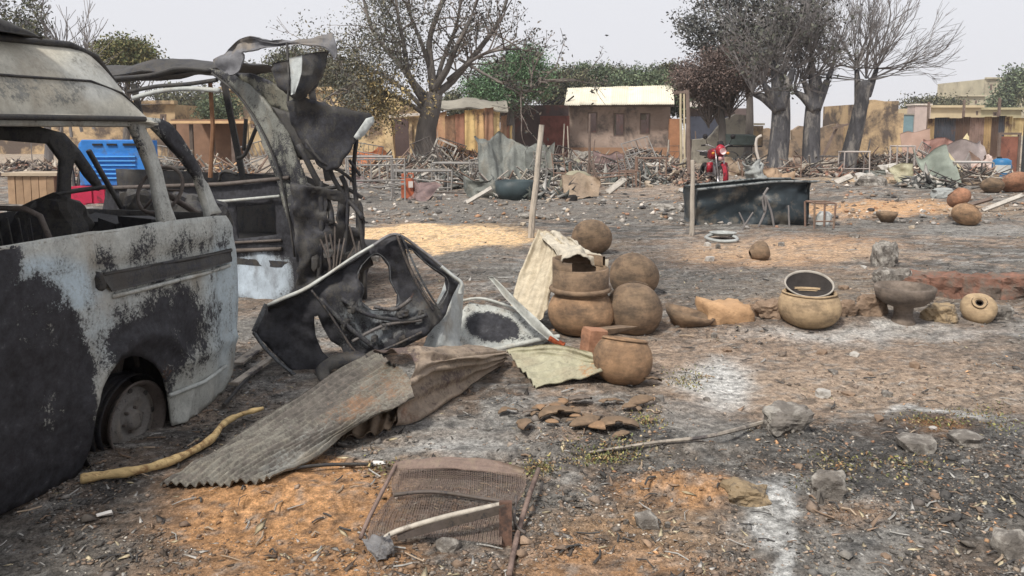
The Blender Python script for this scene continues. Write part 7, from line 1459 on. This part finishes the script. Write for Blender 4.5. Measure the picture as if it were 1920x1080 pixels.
# tangles of charred sticks
def tangle(name, u, v, w, h, n, sd, cols, r=(.012, .03)):
    rg = random.Random(sd); m = MB()
    for k in range(n):
        p = base_y(u+rg.uniform(-w, w), v+rg.uniform(-3, 6)); L = rg.uniform(.3, 1.1); a = rg.uniform(0, 6.28); e = rg.uniform(0, .9)
        m.cur = rg.choice(cols); z = Vector((0, 0, rg.uniform(0, h*.6))); q = p+z; m.tube([q, q+Vector((math.cos(a)*L*math.cos(e), math.sin(a)*L*math.cos(e)*.6, math.sin(e)*min(L, h)))], rg.uniform(*r), 4)
    return m.build(name, vcm('litter'), kind='stuff', vc=True, keep=True)
CC = [(.06, .055, .05), (.12, .1, .09), (.3, .27, .24), (.2, .14, .11), (.4, .36, .3)]
tangle('charred_sticks', 820, 335, 120, .8, 150, 1, CC); tangle('charred_sticks', 1140, 330, 130, .7, 170, 2, CC); tangle('charred_sticks', 1700, 320, 120, .7, 110, 3, CC); tangle('charred_sticks', 1440, 325, 90, .6, 70, 4, CC); tangle('charred_sticks', 720, 350, 60, .8, 70, 5, CC); tangle('charred_sticks', 980, 360, 110, .5, 80, 6, CC); tangle('charred_sticks', 1850, 350, 70, .5, 50, 7, CC)
tangle('charred_sticks', 350, 350, 200, .8, 120, 8, CC)
# heaps of mixed debris: chips and splinters piled over low mounds
def heap(u, v, wpx, hm, n, sd, cols, size=(.02, .09)):
    r = np.random.RandomState(sd); b = base_y(u, v); w = wpx*b.y/FPX*.5; d = min(w*.6, 2.2)
    a = r.uniform(0, 6.283, n); q = np.sqrt(r.uniform(0, 1, n)); lx = w*q*np.cos(a); ly = d*q*np.sin(a)
    x = b.x+lx; y = b.y+ly; hz = hm*(1-q**1.6)*(.55+.9*fbm(lx*1.7+sd, ly*1.7, sd, 3)); z = gz_np(x, y)+hz*r.uniform(.75, 1.05, n)
    s = size[0]*np.power(size[1]/size[0], r.uniform(0, 1, n)**1.5); base = np.array([[1, 0, 0], [0, 1, 0], [-1, 0, 0], [0, -1, 0], [0, 0, 1], [0, 0, -1]], float)
    P = base[None]*(1+r.uniform(-.35, .35, (n, 6, 1)))+r.uniform(-.25, .25, (n, 6, 3)); P[:, :, 2] *= .6; P[:, :, 0] *= r.choice([1, 1, 2.2, 4], n)[:, None]
    Rm = r.normal(0, .5, n); th = r.uniform(0, 6.28, n); ct, st = np.cos(th)[:, None], np.sin(th)[:, None]; zz = P[:, :, 2]+P[:, :, 0]*Rm[:, None]
    V = np.stack([P[:, :, 0]*ct-P[:, :, 1]*st, P[:, :, 0]*st+P[:, :, 1]*ct, zz], -1)*s[:, None, None]+np.stack([x, y, z], 1)[:, None]
    F0 = np.array([[0, 1, 4], [1, 2, 4], [2, 3, 4], [3, 0, 4], [1, 0, 5], [2, 1, 5], [3, 2, 5], [0, 3, 5]]); F = (F0[None]+(np.arange(n)*6)[:, None, None]).reshape(-1, 3)
    c = np.array(cols)[r.randint(0, len(cols), n)]*r.uniform(.6, 1.4, (n, 1))
    mesh('debris_heap', V.reshape(-1, 3), F, vcm('litter'), kind='stuff', attrs={'Col': np.repeat(c, 6, 0)}, keep=True)
HB = [(.24, .17, .13), (.34, .28, .23), (.1, .085, .08), (.16, .135, .12), (.42, .37, .31), (.22, .12, .09), (.05, .045, .045)]
HG = [(.15, .15, .14), (.27, .26, .24), (.06, .06, .06), (.38, .36, .33), (.19, .15, .12), (.09, .1, .09), (.05, .05, .05)]
HO = [(.42, .25, .14), (.3, .15, .09), (.2, .13, .1), (.48, .36, .22), (.1, .08, .07)]
for i, (u, v, w, h, n, c) in enumerate(((1215, 322, 190, .75, 4500, HB), (1120, 330, 160, .6, 3200, HB), (1050, 338, 130, .5, 2400, HG), (1270, 338, 120, .35, 1600, HB), (1180, 345, 160, .25, 1500, HG), (840, 316, 190, .8, 3600, HO), (780, 330, 150, .6, 2600, HG), (900, 338, 150, .6, 2600, HG), (850, 352, 200, .35, 2500, HG), (720, 332, 130, .6, 2200, HO),
        (960, 345, 120, .4, 1800, HG), (1000, 372, 160, .15, 1200, HG), (1680, 312, 150, .55, 2600, HB), (1620, 322, 120, .35, 1500, HB), (1760, 330, 140, .45, 2200, HB), (1840, 342, 140, .4, 2000, HB), (1740, 352, 120, .25, 1200, HG), (1385, 320, 120, .4, 1800, HG), (1480, 328, 150, .35, 1800, HB), (1560, 330, 100, .25, 900, HB), (1310, 350, 90, .25, 900, HB),
        (300, 345, 200, .5, 2500, HG), (60, 330, 200, .5, 2500, HB), (430, 340, 120, .5, 1600, HO))): heap(u, v, w, h, n, 100+i, c)
rg = random.Random(77)
JUNK = []
def junk(u, v, k, label):
    r = random.Random(int(u*3+v)); 
    if k == 0: plank(u-r.uniform(10, 26), v, u+r.uniform(8, 26), v-r.uniform(8, 34), r.uniform(.08, .2), label, r.choice([ASHW, FW, BRS, PWD]), None)
    elif k == 1: crumple_sheet(u, v, r.uniform(.5, 1.0), r.uniform(.2, .55), label, r.choice([GREYS, BRS, YZ, RUSTY]), r.uniform(-.4, .4), r.uniform(.3, .7), int(u), r.uniform(.06, .14))
    else: pole(u, v, u+r.uniform(-14, 14), v-r.uniform(24, 60), r.uniform(.018, .035), label, r.choice([FW, PWD, TWIGG]))
JL = [(800, 340, 0, 'burnt plank across the frames under the big tree'), (875, 332, 0, 'burnt plank at the foot of the rust red fallen sheet'), (930, 330, 2, 'thin stake left of the tent shaped sheet'), (985, 330, 0, 'board lying behind the tent shaped sheet'), (1035, 322, 1, 'small bent sheet before the dark compound wall'), (1085, 325, 1, 'bent sheet scrap below the left end of the house'), (1160, 318, 0, 'board poking out of the rubble under the middle window'),
      (1190, 330, 1, 'bent sheet scrap left of the small reddish table'), (1240, 330, 0, 'board lying on the stones near the pale post'), (1205, 306, 2, 'stake standing before the middle window'), (1090, 372, 1, 'low flat sheet scrap on the ash right of the black lump'), (1160, 366, 0, 'short board on the ash before the brown panel'), (690, 345, 1, 'sheet scrap left of the orange jerrycan'), (750, 325, 2, 'stake before the yellow house door'),
      (668, 340, 0, 'board beside the wreck front strut'), (780, 378, 1, 'low sheet scrap in front of the orange jerrycan'), (900, 384, 0, 'short board before the grey sheet scrap'), (1375, 330, 1, 'sheet scrap beside the hand cart'), (1500, 330, 0, 'board before the middle pollard trunk'), (1620, 318, 2, 'stake before the ochre block building'), (1650, 330, 1, 'low sheet scrap near the pale bench'), (1735, 335, 0, 'board under the salmon pink board'),
      (1800, 345, 2, 'stake beside the folded bedding'), (1838, 350, 1, 'sheet scrap at the foot of the folded bedding'), (1700, 345, 1, 'low flat scrap on the pale strip before the stool frame'), (1905, 330, 2, 'stake by the red gate'), (1585, 345, 0, 'flat board on the sand before the right pollard'), (1110, 312, 2, 'dark stake under the left window of the house'), (340, 330, 1, 'sheet scrap seen through the wreck roof opening'), (440, 335, 0, 'board seen through the wreck window'),
      (280, 320, 2, 'stake seen behind the blue cart'), (90, 310, 2, 'pale stake seen through the rear window'), (60, 300, 2, 'second pale stake at far left'), (120, 300, 1, 'pale sheet seen over the wooden counter')]
for a in JL: junk(*a)
t_, P_ = block_building('ochre_house', 'long ochre house beyond the far left window', -260, 112, 205, 50, OCHW, [(20, 220, 32, 240), (60, 220, 70, 240), (-60, 220, -40, 250)], 6, 'house')
# ------------------------------------------------------------------ thin dusty air
hzm = bpy.data.materials.new('dusty_air'); hzm.use_nodes = True; _t = hzm.node_tree; _t.nodes.clear()
_o = _t.nodes.new('ShaderNodeOutputMaterial'); _v = _t.nodes.new('ShaderNodeVolumePrincipled'); _v.inputs['Color'].default_value = (.93, .93, .95, 1); _v.inputs['Density'].default_value = .0007; _v.inputs['Anisotropy'].default_value = .2
_t.links.new(_v.outputs[0], _o.inputs['Volume'])
m = MB(); m.box((0, 430, 5.5), (2400, 1000, 17)); m.build('haze', hzm, kind='stuff', keep=True)
